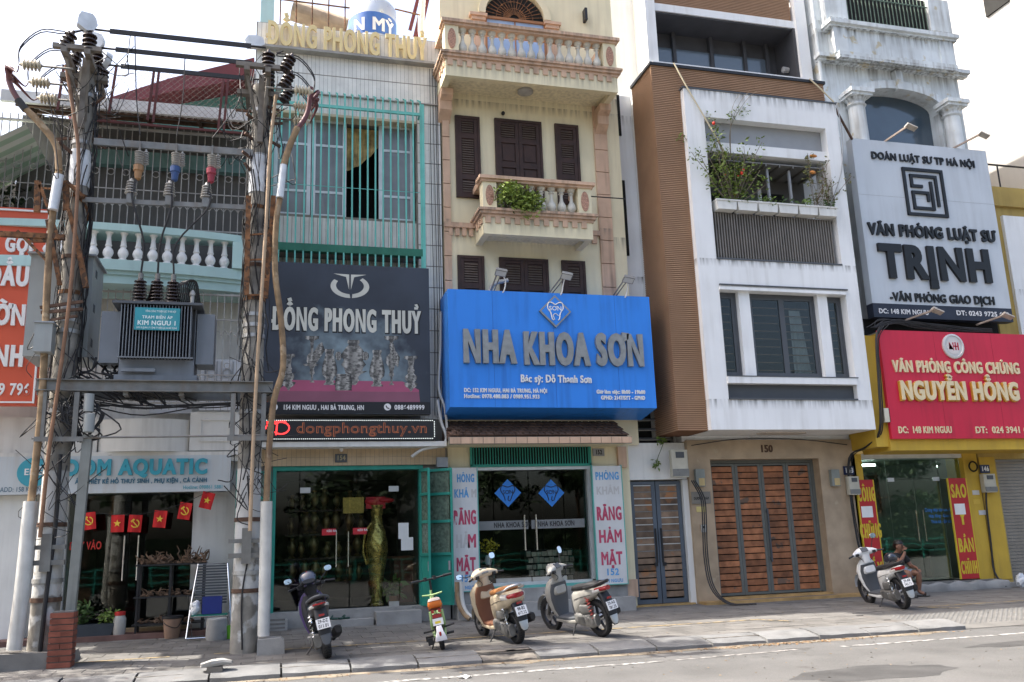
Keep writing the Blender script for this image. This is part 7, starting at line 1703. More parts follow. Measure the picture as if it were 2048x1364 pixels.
# 146
n_ = thing('yellow_house', 'yellow shop house at the right edge with closed roller shutter', 'house', (20, 20, 0))
obj('wall', MB().box(18.4,18.95,19.95,20.6,0,3.6).box(18.95,26,19.95,20.6,3.45,4.0).box(19.95,30,20.1,30,4.0,11.4).box(19.8,30,20.0,20.1,10.9,11.5), m_yelt, n_)
obj('yellow_pillar_face', MB().box(18.4,18.9,19.93,19.95,.3,3.5), m_yel, n_)
rs_ = obj('roller_shutter', MB().box(18.95,23,20.22,20.26,.1,3.45), m_grey, n_)
for i in range(38): piece('shutter_slat', M('warm_grey_slat', (.27,.24,.2), .5, .1, 4, 0, metal=.2) if i == 0 else bpy.data.materials['warm_grey_slat'], rs_, 18.95, 23, 20.195, 20.22, .12+i*.0865, .12+i*.0865+.07)
obj('white_panel', MB().box(20.6,23,20.0,20.1,6,10.6), m_white150, n_)
obj('rail', MB().tube([(19.8,20.2,12.3),(26,20.2,12.3)], .03, 6).tube([(20.9,20.2,11.5),(20.9,20.2,12.3)], .025, 6), m_black, n_)
obj('plinth', MB().box(18.4,24,19.75,20.3,0,.22), m_conc, n_)
xw, yw = 18.75, 19.4
mb = MB().sphere((18.75,19.5,.28), .13,.12,.18, 10, 7)
for i, p in enumerate(mb.v): mb.v[i] = tuple(Vector(p)+Vector((random.uniform(-.02,.02) for _ in range(3))))
tag(obj('plastic_bag', mb, m_foil), 'white plastic bag at the foot of the roller shutter', 'bag')
# tall white block behind
tb = thing('white_block', 'tall plain white building whose sunlit side rises behind the right houses', 'building', (23, 20, 0))
obj('wall', MB().box(22.5,40,19.5,45,0,30), M('bright_white_render', (.50,.485,.46), .8, .05, .6, .1, streak=.25), tb)
obj('window', MB().box(22.44,22.5,20.2,21.15,18.1,20.5), m_dark, tb)
# ------------------------------------------------------------------ scooters (x forward, y left, z up)
def ring_wheel(t, name, x, r, w, spokes, rimmat=None):
    wh = obj(name, MB().lathe([(r-.075,-w/2+.01),(r-.03,-w/2),(r-.008,-w*.3),(r,0),(r-.008,w*.3),(r-.03,w/2),(r-.075,w/2-.01)], 36, (x,0,r), 'y', cap=False), m_rubber, t, 40)
    mb = MB().lathe([(r-.075,-w/2+.012),(r-.095,-w/2+.02),(r-.095,w/2-.02),(r-.075,w/2-.012)], 32, (x,0,r), 'y', cap=False)
    for k in range(spokes):
        a = 2*math.pi*k/spokes+.3; c, s_ = math.cos(a), math.sin(a)
        mb.bar((x+c*.03,0,r+s_*.03), (x+c*(r-.09),0,r+s_*(r-.09)), .035, .03, (0,1,0))
    obj('rim', mb, rimmat or m_rimd, wh, 40)
    obj('hub', MB().lathe([(.05,-w*.6),(.06,-w*.5),(.06,w*.5),(.05,w*.6)], 16, (x,0,r), 'y'), m_alu, wh, 40)
    if name == 'front_wheel': obj('brake_disc', MB().lathe([(.1,w*.55),(.1,w*.6)], 20, (x,0,r), 'y'), m_chrome, wh, 40)
    tr_ = MB()
    for k in range(36):
        a = 2*math.pi*k/36
        for sy in (-1,1): tr_.bar((x+math.cos(a)*(r-.002), sy*w*.08, r+math.sin(a)*(r-.002)), (x+math.cos(a+.1)*(r-.012), sy*w*.36, r+math.sin(a+.1)*(r-.012)), .006, .012)
    obj('tread', tr_, m_treads, wh, kind='stuff')
    return wh
m_rimd = flat('dark_rim', (.05,.05,.055), .35, metal=.5); m_treads = flat('tread_groove', (.008,.008,.008), .9)
m_engine = M('engine_alloy', (.22,.22,.215), .45, .3, 8, .2, metal=.5); m_seatb = flat('black_vinyl_seat', (.022,.022,.024), .5)
m_redl = flat('red_lens', (.28,.008,.012), .12, spec=.8); m_clear = flat('clear_lens', (.62,.6,.57), .12, spec=.8); m_orl = flat('orange_lens', (.65,.17,.03), .2)
m_platew = flat('plate_white', (.74,.74,.74), .45); m_platei = flat('plate_ink', (.02,.02,.022), .5)
m_mirr = flat('mirror_glass', (.75,.78,.8), .05, metal=1)
def body_mat(n, c): return M(n, c, .34, .1, 5, .02, 30, coat=.45, streak=.3)
def shell(lv, n=20, pw=2.6):
    """lofted by height: (z, cx, lx, wy)"""
    return MB().loft([(z, cx, 0, lx, wy, pw) for z, cx, lx, wy in lv], n, 'z')
def plate_child(t, name, x, z, tilt, l1, l2):
    pm_ = Matrix.Translation((x,0,z)) @ Matrix.Rotation(R(tilt),4,'Y') @ Matrix.Rotation(R(-90),4,'Z')
    p = obj(name, MB().box(-.095,.095,-.004,0,-.07,.07).xf(pm_), m_platew, t)
    text('lettering', l1, 0, .012, .045, -.004, m_platei, p, sx=.75, off=.03, align='c', depth=.002, xf=pm_); text('lettering', l2, 0, -.055, .045, -.004, m_platei, p, sx=.75, off=.03, align='c', depth=.002, xf=pm_)
    return p
def scooter(label, x, y, heading, lean, kind, body, accent, seat, l1, l2, steer=0, scale=1.0, spring=None):
    """x, y: ground point under the rear wheel; heading: direction the front points (degrees from +X)"""
    t = thing('motor_scooter', label, 'scooter', (x, y, gz(y)), 'scooters parked on the pavement', True)
    r = {'sh': .295, 'lead': .235, 'air': .275}[kind]; wb = {'sh': 1.34, 'lead': 1.27, 'air': 1.29}[kind]
    wr = {'sh': .105, 'lead': .105, 'air': .12}[kind]
    ax = wb
    ring_wheel(t, 'rear_wheel', 0, r, wr, 5); 
    fwl = ring_wheel(t, 'front_wheel', ax, r*.98, wr*.85, 5)
    top = {'sh': 1.07, 'lead': 1.04, 'air': 1.03}[kind]
    # fork and front mudguard
    obj('fork', MB().tube([(ax,.07,r),(ax-.16,.07,.62)], .022, 8).tube([(ax,-.07,r),(ax-.16,-.07,.62)], .022, 8), m_engine, t, 40)
    fm = MB(); n = 12
    for i in range(n+1):
        a = R(8+i*(150/n)); rr = r+.035; ww = .062-.018*abs(i/n-.5)*2
        for q in range(6):
            b = R(-80+q*32); fm.v.append((ax+rr*math.cos(a)*(1+.05*math.cos(b)), ww*math.sin(b)*1.15, r+rr*math.sin(a)*(1+.05*math.cos(b))-.0))
    for i in range(n):
        for q in range(5): fm.f.append([i*6+q, i*6+q+1, (i+1)*6+q+1, (i+1)*6+q])
    obj('front_mudguard', fm, body, t, 60, recalc=False)
    # leg shield
    fx = ax-.32
    lv = {'sh': [(.30,fx-.02,.05,.12),(.42,fx+.02,.07,.17),(.58,fx+.04,.1,.2),(.72,fx+.04,.12,.2),(.84,fx+.0,.11,.17),(.93,fx-.04,.07,.1)],
          'lead': [(.27,fx-.02,.06,.15),(.42,fx+.02,.08,.2),(.6,fx+.05,.12,.22),(.76,fx+.04,.14,.21),(.86,fx-.01,.11,.17),(.93,fx-.05,.07,.1)],
          'air': [(.26,fx-.02,.05,.13),(.42,fx+.02,.08,.19),(.6,fx+.06,.12,.22),(.75,fx+.05,.13,.21),(.86,fx+.0,.1,.15),(.92,fx-.04,.06,.09)]}[kind]
    obj('leg_shield', shell(lv), body, t, 50)
    obj('inner_panel', shell([(z, cx-lx*.75, lx*.5, wy*.86) for z, cx, lx, wy in lv[:-1]]), accent, t, 50)
    obj('glove_box', MB().loft([(fx-.135,0,.73,.1,.06,4),(fx-.08,0,.73,.14,.1,4)], 16), body if kind != 'air' else accent, t, 40)
    # floor board and sills
    obj('floor_board', MB().loft([(fx+.02,0,.27,.13,.04,4),(.62,0,.265,.15,.045,4),(.42,0,.28,.13,.05,4)], 16), accent, t, 40)
    obj('sill', MB().loft([(fx+.0,0,.245,.14,.03,4),(.6,0,.235,.165,.035,4),(.35,0,.26,.14,.04,4)], 16), body, t, 40)
    # rear body
    tl = {'sh': -.33, 'lead': -.26, 'air': -.32}[kind]
    if kind == 'lead':
        rb = [(.52,0,.5,.10,.2,3.5),(.42,0,.56,.15,.2,3.5),(.2,0,.63,.18,.17,3.5),(-.02,0,.68,.185,.14,3.2),(-.2,0,.71,.165,.11,3),(tl-.02,0,.73,.11,.07,2.6),(tl-.05,0,.735,.06,.04,2.5)]
    else:
        rb = [(.5,0,.5,.09,.2,3.5),(.4,0,.55,.13,.2,3.5),(.2,0,.64,.15,.14,3.2),(0,0,.7,.15,.1,3),(-.2,0,.75,.125,.07,2.8),(tl,0,.79,.07,.045,2.5),(tl-.05,0,.8,.03,.02,2.5)]
    obj('rear_body', MB().loft(rb, 20), body if kind != 'air' else accent, t, 50)
    obj('under_seat_panel', MB().loft([(.56,0,.48,.075,.19,4),(.45,0,.5,.1,.2,4)], 14), accent, t, 40)
    # seat
    if kind == 'lead': sv = [(.5,0,.735,.08,.03,3),(.42,0,.77,.13,.05,3),(.2,0,.8,.155,.055,3),(.02,0,.82,.155,.055,3),(-.12,0,.85,.13,.045,2.6),(-.18,0,.86,.07,.02,2.4)]
    elif kind == 'sh': sv = [(.5,0,.74,.07,.03,3),(.42,0,.775,.11,.045,3),(.2,0,.79,.135,.05,3),(.0,0,.825,.135,.055,3),(-.2,0,.85,.115,.04,2.6),(-.3,0,.855,.06,.02,2.4)]
    else: sv = [(.5,0,.73,.06,.03,3),(.42,0,.76,.1,.045,3),(.2,0,.77,.13,.05,3),(.02,0,.83,.125,.055,3),(-.2,0,.865,.1,.035,2.6),(-.28,0,.87,.05,.02,2.4)]
    obj('seat', MB().loft(sv, 18), seat, t, 50)
    gw = .17 if kind == 'lead' else .14
    obj('grab_rail', MB().tube([(.05,gw,.80),(-.2,gw+.01,.84),(tl-.0,gw*.6,.885),(tl-.06,0,.9),(tl-.0,-gw*.6,.885),(-.2,-gw-.01,.84),(.05,-gw,.80)], .018, 8, sub=4), m_black if kind == 'sh' else m_alu if kind == 'lead' else m_darkgrey, t, 50)
    # lights
    if kind == 'lead':
        obj('tail_light', MB().loft([(-.15,0,.74,.17,.05,3),(-.26,0,.745,.14,.045,3),(tl-.055,0,.75,.085,.035,3)], 16), m_redl, t, 50)
        obj('turn_signal', MB().loft([(-.08,.13,.735,.065,.05,3),(-.22,.11,.74,.06,.045,3)], 12).loft([(-.08,-.13,.735,.065,.05,3),(-.22,-.11,.74,.06,.045,3)], 12), m_clear, t, 50)
    else:
        obj('tail_light', MB().loft([(-.2,0,.765,.13,.042 if kind == 'sh' else .02,3),(tl-.0,0,.785,.085,.038 if kind == 'sh' else .018,3),(tl-.075,0,.79,.05,.03 if kind == 'sh' else .012,3)], 16), m_redl, t, 50)
        obj('turn_signal', MB().loft([(-.16,.1,.745,.045,.03,3),(-.29,.07,.77,.035,.025,3)], 12).loft([(-.16,-.1,.745,.045,.03,3),(-.29,-.07,.77,.035,.025,3)], 12), m_clear, t, 50)
    # rear mudguard with plate
    obj('rear_mudguard', MB().loft([(.72,tl+.12,0,.07,.09,4),(.62,tl+.04,0,.05,.095,4),(.45,tl-.04,0,.025,.09,4),(.36,tl-.055,0,.02,.085,4)], 14, 'z').loft([(.36,tl-.057,0,.016,.08,4),(.26,tl-.075,0,.012,.065,4),(.22,tl-.085,0,.01,.035,3)], 14, 'z'), m_black, t, 40)
    obj('mudguard_tip', MB().loft([(.37,tl-.068,0,.012,.075,4),(.27,tl-.088,0,.01,.06,4),(.235,tl-.094,0,.008,.03,3)], 14, 'z'), m_alu if kind != 'air' else m_darkgrey, t, 40)
    plate_child(t, 'number_plate', tl-.085, .52, 14, l1, l2)
    obj('reflector', MB().box(tl-.06,tl-.045,-.04,.04,.62,.65), m_redl, t)
    # engine, suspension, exhaust, stand
    obj('engine', MB().loft([(-.1,.1,r,.05,.09,3),(.02,.105,r-.01,.065,.12,3),(.25,.11,.29,.07,.1,3),(.42,.08,.3,.09,.09,3),(.5,.04,.31,.06,.06,3)], 16).loft([(.3,-.02,.32,.1,.1,4),(.55,-.01,.3,.09,.09,4)], 14), m_engine, t, 50)
    ef = MB()
    for k in range(6): ef.box(.16+k*.03,.172+k*.03,.15,.19,.24,.35)
    ef.lathe([(.06,.0),(.07,.012),(.03,.02)], 16, (0,.16,r), 'y'); obj('engine_fins', ef, m_engine, t)
    obj('air_box', MB().loft([(-.02,.12,.47,.045,.06,4),(.22,.13,.46,.05,.075,4)], 14), m_engine if kind != 'air' else m_black, t, 50)
    sp = [(-.03+.1*i/40, .13+.028*math.cos(i*1.1), .34+.3*i/40+.0*i) for i in range(41)]; sp2 = []
    for i in range(49):
        a = i*.8; sp2.append((-.04+.07*i/48+.03*math.cos(a), .135+.03*math.sin(a), .32+.33*i/48))
    obj('shock_absorber', MB().tube(sp2, .009, 5).tube([(-.05,.135,.28),(.04,.135,.68)], .014, 6), spring or m_chrome, t, 40)
    obj('exhaust', MB().tube([(.45,-.1,.22),(.25,-.15,.2),(.12,-.17,.27)], .02, 8, sub=3).loft([(.16,-.175,.28,.045,.05,3),(.1,-.18,.29,.06,.065,3),(-.25,-.19,.37,.062,.068,3),(-.3,-.19,.38,.04,.045,3)], 16), m_black, t, 50)
    obj('heat_shield', MB().loft([(.05,-.215,.31,.035,.05,4),(-.2,-.225,.365,.035,.05,4)], 12), m_alu if kind != 'lead' else m_engine, t, 50)
    obj('side_stand', MB().tube([(.5,.1,.22),(.47,.2,.12),(.42,.29 if lean else .2,.04 if lean else .1)], .013, 7).box(.38,.46,.27,.32,.02,.035), m_black, t, 40)
    obj('foot_peg', MB().tube([(.05,.14,.33),(.05,.22,.34)], .014, 7).tube([(.05,-.14,.33),(.05,-.22,.34)], .014, 7), m_alu, t, 40)
    obj('panel_seam', MB().tube([(.4,rb[1][4]*.0+rb[1][3]+.002,.6),(.15,rb[2][3]+.003,.66),(-.1,rb[3][3]*.98,.7)], .004, 4, sub=3).tube([(.4,-rb[1][3]-.002,.6),(.15,-rb[2][3]-.003,.66),(-.1,-rb[3][3]*.98,.7)], .004, 4, sub=3), m_black, t)
    # steering head: bars, covers, mirrors
    S_ = Matrix.Translation((fx-.06,0,0)) @ Matrix.Rotation(R(steer),4,'Z') @ Matrix.Translation((-(fx-.06),0,0))
    hx = fx-.05
    hc = {'sh': [(-.25,hx-.07,top-.02,.035,.03,2.5),(-.2,hx-.04,top-.01,.055,.05,2.5),(-.1,hx+.0,top,.1,.075,2.6),(0,hx+.03,top+.005,.13,.09,2.6),(.1,hx+.0,top,.1,.075,2.6),(.2,hx-.04,top-.01,.055,.05,2.5),(.25,hx-.07,top-.02,.035,.03,2.5)],
          'lead': [(-.26,hx-.08,top-.015,.04,.035,2.5),(-.18,hx-.04,top,.07,.055,2.5),(-.08,hx+.0,top+.005,.11,.075,2.6),(0,hx+.02,top+.01,.13,.085,2.6),(.08,hx+.0,top+.005,.11,.075,2.6),(.18,hx-.04,top,.07,.055,2.5),(.26,hx-.08,top-.015,.04,.035,2.5)],
          'air': [(-.2,hx-.06,top-.03,.04,.03,2.5),(-.1,hx-.0,top-.02,.08,.05,2.5),(0,hx+.02,top-.015,.11,.06,2.5),(.1,hx-.0,top-.02,.08,.05,2.5),(.2,hx-.06,top-.03,.04,.03,2.5)]}[kind]
    hb = obj('handlebar_cover', MB().loft(hc, 18, 'y').loft([(.86,hx-.03,0,.06,.08,3),(top-.04,hx-.02,0,.08,.1,3)], 14, 'z').xf(S_), body if kind != 'air' else m_black, t, 50)
    obj('dashboard', MB().box(-.05,.05,-.07,.07,-.006,.006).xf(S_ @ Matrix.Translation((hx-.085,0,top+.05)) @ Matrix.Rotation(R(-50),4,'Y')), m_darkgrey, hb)
    obj('switch_pod', MB().box(hx-.13,hx-.06,.15,.21,top-.05,top).box(hx-.13,hx-.06,-.21,-.15,top-.05,top).xf(S_), m_black, hb)
    obj('grip', MB().tube([(hx-.08,.23,top-.015),(hx-.14,.37,top-.035)], .018, 8).tube([(hx-.08,-.23,top-.015),(hx-.14,-.37,top-.035)], .018, 8).xf(S_), m_black, t, 40)
    obj('brake_lever', MB().tube([(hx-.0,.2,top-.02),(hx-.06,.34,top-.04)], .008, 6).tube([(hx-.0,-.2,top-.02),(hx-.06,-.34,top-.04)], .008, 6).xf(S_), m_alu, t, 40)
    obj('control_cable', MB().tube([(hx-.1,.2,top-.03),(hx-.13,.12,top-.12),(hx-.02,.06,top-.2)], .006, 5, sub=4).tube([(hx-.1,-.2,top-.03),(hx-.13,-.12,top-.12),(hx-.02,-.06,top-.2)], .006, 5, sub=4).xf(S_), m_cable, t)
    return t, S_, hx, top
def finish(t, heading, lean):
    t.scale = (1.12,)*3
    t.rotation_euler = (Matrix.Rotation(R(heading),4,'Z') @ Matrix.Rotation(R(lean),4,'X').inverted()).to_euler()
def mirror(t, S_, hx, top, sy, dz=.22, dx=.0, dy=.34, rz=1.0, mat=None):
    b = Vector((hx-.04, sy*.17, top+.02)); e = Vector((hx+dx, sy*dy, top+dz))
    m_ = obj('mirror', MB().tube([b, b.lerp(e,.6)+Vector((.02,0,-.02)), e], .008, 6, sub=3).xf(S_), m_black, t, 50)
    o = MB().loft([(-.004,0,0,.06,.042*rz,2.6),(.02,0,0,.05,.035*rz,2.6),(.03,0,0,.02,.015,2.4)], 16, 'x').xf(S_ @ Matrix.Translation(e) @ Matrix.Rotation(R(8),4,'Y'))
    obj('mirror_shell', o, m_black, m_, 50)
    obj('mirror_glass', MB().loft([(-.006,0,0,.056,.039*rz,2.6),(-.004,0,0,.058,.04*rz,2.6)], 16, 'x').xf(S_ @ Matrix.Translation(e) @ Matrix.Rotation(R(8),4,'Y')), mat or m_mirr, m_)
m_purple = body_mat('purple_body', (.13,.08,.24)); m_beige = body_mat('beige_body', (.50,.42,.30)); m_greyb_ = body_mat('putty_grey_body', (.36,.35,.32)); m_whiteb = body_mat('white_body', (.74,.75,.75))
m_brownp = flat('brown_plastic', (.16,.07,.04), .5); m_tanseat = flat('tan_vinyl_seat', (.32,.14,.05), .5); m_gunm = flat('gunmetal_body', (.05,.05,.055), .3, coat=.4)
m_redspring = flat('red_spring', (.3,.06,.05), .4)
# positions
def place(u, v): return G(u, v)
x, y = place(656, 1316)
t, S_, hx, tp = scooter('purple and black scooter seen from behind with a helmet, beside the pole', x, y, 105, 7, 'air', m_purple, m_gunm, m_seatb, '29-DZ', '011.01', steer=12)
mirror(t, S_, hx, tp, -1, .16, -.05, .32); mirror(t, S_, hx, tp, 1, .1, .05, .3)
finish(t, 92, 12)
hm = thing('helmet', 'glossy navy half helmet resting on the purple scooter handlebar', 'helmet', t.location, None, True)
ho = MB().loft([(-.13,0,.0,.1,.09,2.4),(-.08,0,.02,.125,.11,2.3),(0,0,.03,.13,.12,2.2),(.08,0,.02,.12,.105,2.3),(.13,0,0,.07,.06,2.3)], 18)
MT = Matrix.Translation((.72,.02,1.08)) @ Matrix.Rotation(R(18),4,'Y')
obj('shell', ho.xf(MT), flat('navy_gloss', (.02,.03,.06), .12, coat=1), hm, 60); obj('visor', MB().loft([(-.17,0,-.05,.09,.03,3),(-.08,0,-.04,.12,.04,3)], 14).xf(MT), m_black, hm, 50)
hm.rotation_euler = t.rotation_euler; hm.scale = t.scale
x, y = place(1037, 1287)
t, S_, hx, tp = scooter('beige scooter with brown trim and tan seat before the left clinic panel', x, y, 118, 7, 'lead', m_beige, m_brownp, m_tanseat, '98-B2', '467.12', steer=16)
mirror(t, S_, hx, tp, -1, .24, .0, .3, 1.2); mirror(t, S_, hx, tp, 1, .05, .05, .42, 1.0); finish(t, 101, 11)
x, y = place(1206, 1273)
t, S_, hx, tp = scooter('putty grey scooter with large wheels before the clinic door', x, y, 140, 8, 'sh', m_greyb_, m_darkgrey, m_seatb, '29-AG', '786.35', steer=22, spring=m_redspring)
mirror(t, S_, hx, tp, -1, .26, .0, .28, 1.5); finish(t, 107, 12)
x, y = place(1810, 1218)
t, S_, hx, tp = scooter('white scooter with large wheels parked before the notary shop', x, y, 120, 7, 'sh', m_whiteb, m_darkgrey, m_seatb, '29-A8', '741.61', steer=-2)
mirror(t, S_, hx, tp, -1, .26, .0, .3, 1.2); finish(t, 80, 12)
# child-size electric bike
x, y = place(886, 1299)
eb = thing('electric_minibike', 'small lime green electric bike with orange tail lamp by the green shutter', 'electric bike', (x, y, gz(y)), None, True)
m_lime = flat('lime_paint', (.34,.50,.20), .35, coat=.4); m_plum = flat('plum_plastic', (.09,.03,.06), .5); m_brseat = flat('russet_vinyl', (.22,.06,.035), .5)
ring_wheel(eb, 'rear_wheel', 0, .19, .075, 4); ring_wheel(eb, 'front_wheel', .88, .19, .065, 4)
obj('frame', MB().tube([(0,.07,.2),(.2,.09,.38),(.5,.06,.4),(.72,.03,.62),(.76,0,.8)], .028, 8, sub=3).tube([(0,-.07,.2),(.2,-.09,.38),(.5,-.06,.4),(.72,-.03,.62)], .028, 8, sub=3).tube([(.88,.05,.19),(.78,.05,.55),(.75,0,.85)], .02, 8).tube([(.88,-.05,.19),(.78,-.05,.55)], .02, 8), m_lime, eb, 50)
obj('rear_frame', MB().tube([(-.02,.085,.58),(.0,.09,.4),(.1,.08,.3)], .026, 8, sub=3).tube([(-.02,-.085,.58),(.0,-.09,.4),(.1,-.08,.3)], .026, 8, sub=3), m_lime, eb, 50)
obj('battery_case', MB().loft([(.05,0,.36,.07,.09,4),(.45,0,.4,.08,.1,4),(.55,0,.4,.06,.08,4)], 16), m_plum, eb, 40)
obj('seat', MB().loft([(.45,0,.58,.06,.03,3),(.3,0,.6,.1,.04,3),(.1,0,.61,.11,.04,3),(.02,0,.61,.07,.03,3)], 16), m_brseat, eb, 50)
obj('seat_back', MB().loft([(.62,.0,0,.035,.1,3),(.66,-.02,0,.05,.115,3),(.72,-.03,0,.04,.1,3),(.75,-.03,0,.02,.06,3)], 16, 'z'), m_orl, eb, 50)
obj('back_rim', MB().loft([(.73,-.035,0,.045,.1,3),(.765,-.04,0,.03,.08,3),(.775,-.04,0,.01,.04,3)], 16, 'z'), flat('cream_plastic', (.6,.5,.42)), eb, 50)
obj('tail_light', MB().box(-.1,-.06,-.07,.07,.48,.53).box(-.095,-.06,-.075,-.03,.55,.6).box(-.095,-.06,.03,.075,.55,.6), m_redl, eb)
obj('number_plate', MB().box(-.1,-.095,-.08,.08,.37,.47), m_platew, eb); obj('plate_badge', MB().box(-.103,-.1,-.04,.045,.395,.43), flat('yellow_badge', (.65,.5,.05)), eb)
obj('rear_mudguard', MB().loft([(.36,-.12,0,.03,.04,3),(.28,-.17,0,.03,.055,3),(.2,-.19,0,.02,.085,3),(.15,-.18,0,.015,.09,3)], 14, 'z'), flat('white_plastic', (.7,.68,.7)), eb, 50)
obj('reflector', MB().loft([(-.215,0,.25,.015,.03,2.5),(-.2,0,.25,.02,.035,2.5)], 12), m_redl, eb, 40)
SS = Matrix.Translation((.76,0,0)) @ Matrix.Rotation(R(22),4,'Z') @ Matrix.Translation((-.76,0,0))
obj('handlebar', MB().tube([(.76,0,.78),(.74,0,1.0)], .02, 8).tube([(.68,.3,1.03),(.74,.12,1.02),(.74,-.12,1.02),(.68,-.3,1.03)], .016, 8, sub=3).tube([(.66,.36,1.03),(.69,.22,1.03)], .022, 8).tube([(.66,-.36,1.03),(.69,-.22,1.03)], .022, 8).box(.7,.76,-.1,-.06,1.0,1.06).box(.7,.76,.06,.1,1.0,1.06).xf(SS), m_black, eb, 50)
obj('child_bar', MB().tube([(.5,0,.45),(.52,0,.78)], .02, 8).tube([(.5,.16,.8),(.52,0,.78),(.5,-.16,.8)], .014, 8), m_lime, eb, 50)
obj('foot_peg', MB().tube([(.0,.08,.3),(-.02,.24,.3)], .016, 7).tube([(.0,-.08,.32),(-.02,-.24,.34)], .016, 7).tube([(.2,.1,.2),(.2,.22,.2)], .02, 7).tube([(.2,-.1,.2),(.2,-.22,.2)], .02, 7).box(.14,.26,.2,.22,.14,.22).box(-.05,.05,.12,.2,.1,.2), m_black, eb, 40)
obj('stand', MB().tube([(.15,.08,.18),(.1,.16,.02)], .012, 6), m_black, eb)
eb.rotation_euler = (Matrix.Rotation(R(82),4,'Z') @ Matrix.Rotation(R(-10),4,'X')).to_euler(); eb.scale = (1.1,)*3
# ------------------------------------------------------------------ seated man behind the white scooter
def skin_body(name, joints, edges, mat, parent, sub=2):
    """one continuous skinned surface: joints {name: (x,y,z,r[,r2])}"""
    me = bpy.data.meshes.new(name); ks = list(joints); ix = {k: i for i, k in enumerate(ks)}
    me.from_pydata([joints[k][:3] for k in ks], [(ix[a], ix[b]) for a, b in edges], [])
    o = bpy.data.objects.new(name, me); COL.objects.link(o)
    md = o.modifiers.new('s', 'SKIN'); md.use_smooth_shade = True; md.branch_smoothing = .6
    for k in ks:
        j = joints[k]; o.data.skin_vertices[0].data[ix[k]].radius = (j[3], j[4] if len(j) > 4 else j[3])
    o.data.skin_vertices[0].data[0].use_root = True
    s = o.modifiers.new('u', 'SUBSURF'); s.levels = s.render_levels = sub
    d = bpy.context.evaluated_depsgraph_get(); d.update(); m2 = bpy.data.meshes.new_from_object(o.evaluated_get(d)); bpy.data.objects.remove(o)
    m2.materials.clear(); m2.materials.append(mat); m2.polygons.foreach_set('use_smooth', [True]*len(m2.polygons))
    r = bpy.data.objects.new(name, m2); COL.objects.link(r); r.parent = parent
    if parent is not None: LOCAL.add(r)
    return r
# local frame: x to the man's front (towards camera right), y left, z up; seat at .42
mx_, my_ = U(1794, 1150, 19.1)[0], 19.1
man = thing('person', 'person in black shirt and denim shorts sitting on the shop step, hand at mouth', 'person', (mx_, my_, gz(my_)), None, True)
m_skin = M('tan_skin', (.19,.095,.06), .55, .08, 6, .05); m_shirt = M('black_cotton', (.018,.018,.02), .85, .2, 5, .2); m_denim = M('faded_denim', (.22,.28,.36), .85, .2, 6, .2); m_hair = flat('black_hair', (.012,.01,.01), .5)
J = {'pelvis': (0,0,.42,.13,.15), 'waist': (.02,0,.56,.12,.15), 'chest': (.06,0,.74,.125,.17), 'neckb': (.08,0,.9,.075,.085), 'neck': (.11,0,.93,.055), 'head0': (.145,0,.98,.074,.066), 'head1': (.15,0,1.05,.092,.08), 'head2': (.135,0,1.115,.07,.066),
     'lsh': (.08,.17,.87,.062), 'lel': (.2,.23,.62,.045), 'lwr': (.38,.12,.6,.03), 'lha': (.46,.08,.57,.035,.02),
     'rsh': (.08,-.17,.87,.062), 'rel': (.28,-.24,.72,.045), 'rwr': (.28,-.08,.87,.03), 'rha': (.28,-.03,.94,.035,.022),
     'lhip': (.04,.09,.42,.1), 'lkn': (.42,.16,.5,.068), 'lan': (.36,.16,.1,.042), 'lto': (.5,.18,.045,.038,.03),
     'rhip': (.04,-.09,.42,.1), 'rkn': (.4,-.15,.52,.068), 'ran': (.33,-.15,.1,.042), 'rto': (.47,-.18,.045,.038,.03)}
E_ = [('pelvis','waist'),('waist','chest'),('chest','neckb'),('neckb','neck'),('neck','head0'),('head0','head1'),('head1','head2'),('chest','lsh'),('lsh','lel'),('lel','lwr'),('lwr','lha'),('chest','rsh'),('rsh','rel'),('rel','rwr'),('rwr','rha'),('pelvis','lhip'),('lhip','lkn'),('lkn','lan'),('lan','lto'),('pelvis','rhip'),('rhip','rkn'),('rkn','ran'),('ran','rto')]
J = {k: (v[0], v[1], v[2])+tuple(r*1.13 for r in v[3:]) for k, v in J.items()}
body = skin_body('body', J, E_, m_skin, man)
def grow_(k, f): j = J[k]; return (j[0], j[1], j[2], j[3]+f, (j[4] if len(j) > 4 else j[3])+f)
c = .018
sj = {k: grow_(k, c) for k in ('pelvis','waist','chest','neckb','lsh','rsh')}
sj['lsl'] = (.17,.215,.68,.085); sj['rsl'] = (.22,-.22,.755,.085); sj['neckb'] = (.085,0,.91,.085,.095)
skin_body('shirt', sj, [('pelvis','waist'),('waist','chest'),('chest','neckb'),('chest','lsh'),('lsh','lsl'),('chest','rsh'),('rsh','rsl')], m_shirt, man)
skin_body('shorts', {'pelvis': (0,0,.41,.17,.185), 'lhip': (.05,.1,.42,.13), 'lk': (.34,.15,.485,.105), 'rhip': (.05,-.1,.42,.13), 'rk': (.32,-.145,.5,.105)}, [('pelvis','lhip'),('lhip','lk'),('pelvis','rhip'),('rhip','rk')], m_denim, man)
hd = MB().sphere((.12,0,1.14), .118,.1,.11, 14, 9)
hd.v = [(x+(.0), y, z) if z > 1.15 or x < .12 else (x-.09, y*.85, max(z, 1.15)) for x, y, z in hd.v]
obj('hair', hd, m_hair, man, 60)
fc = MB().sphere((.25,0,1.085), .022,.016,.03, 8, 6)
obj('nose', fc, m_skin, man, 60); obj('ear', MB().sphere((.14,.09,1.09), .022,.012,.035, 8, 6).sphere((.14,-.09,1.09), .022,.012,.035, 8, 6), m_skin, man, 60)
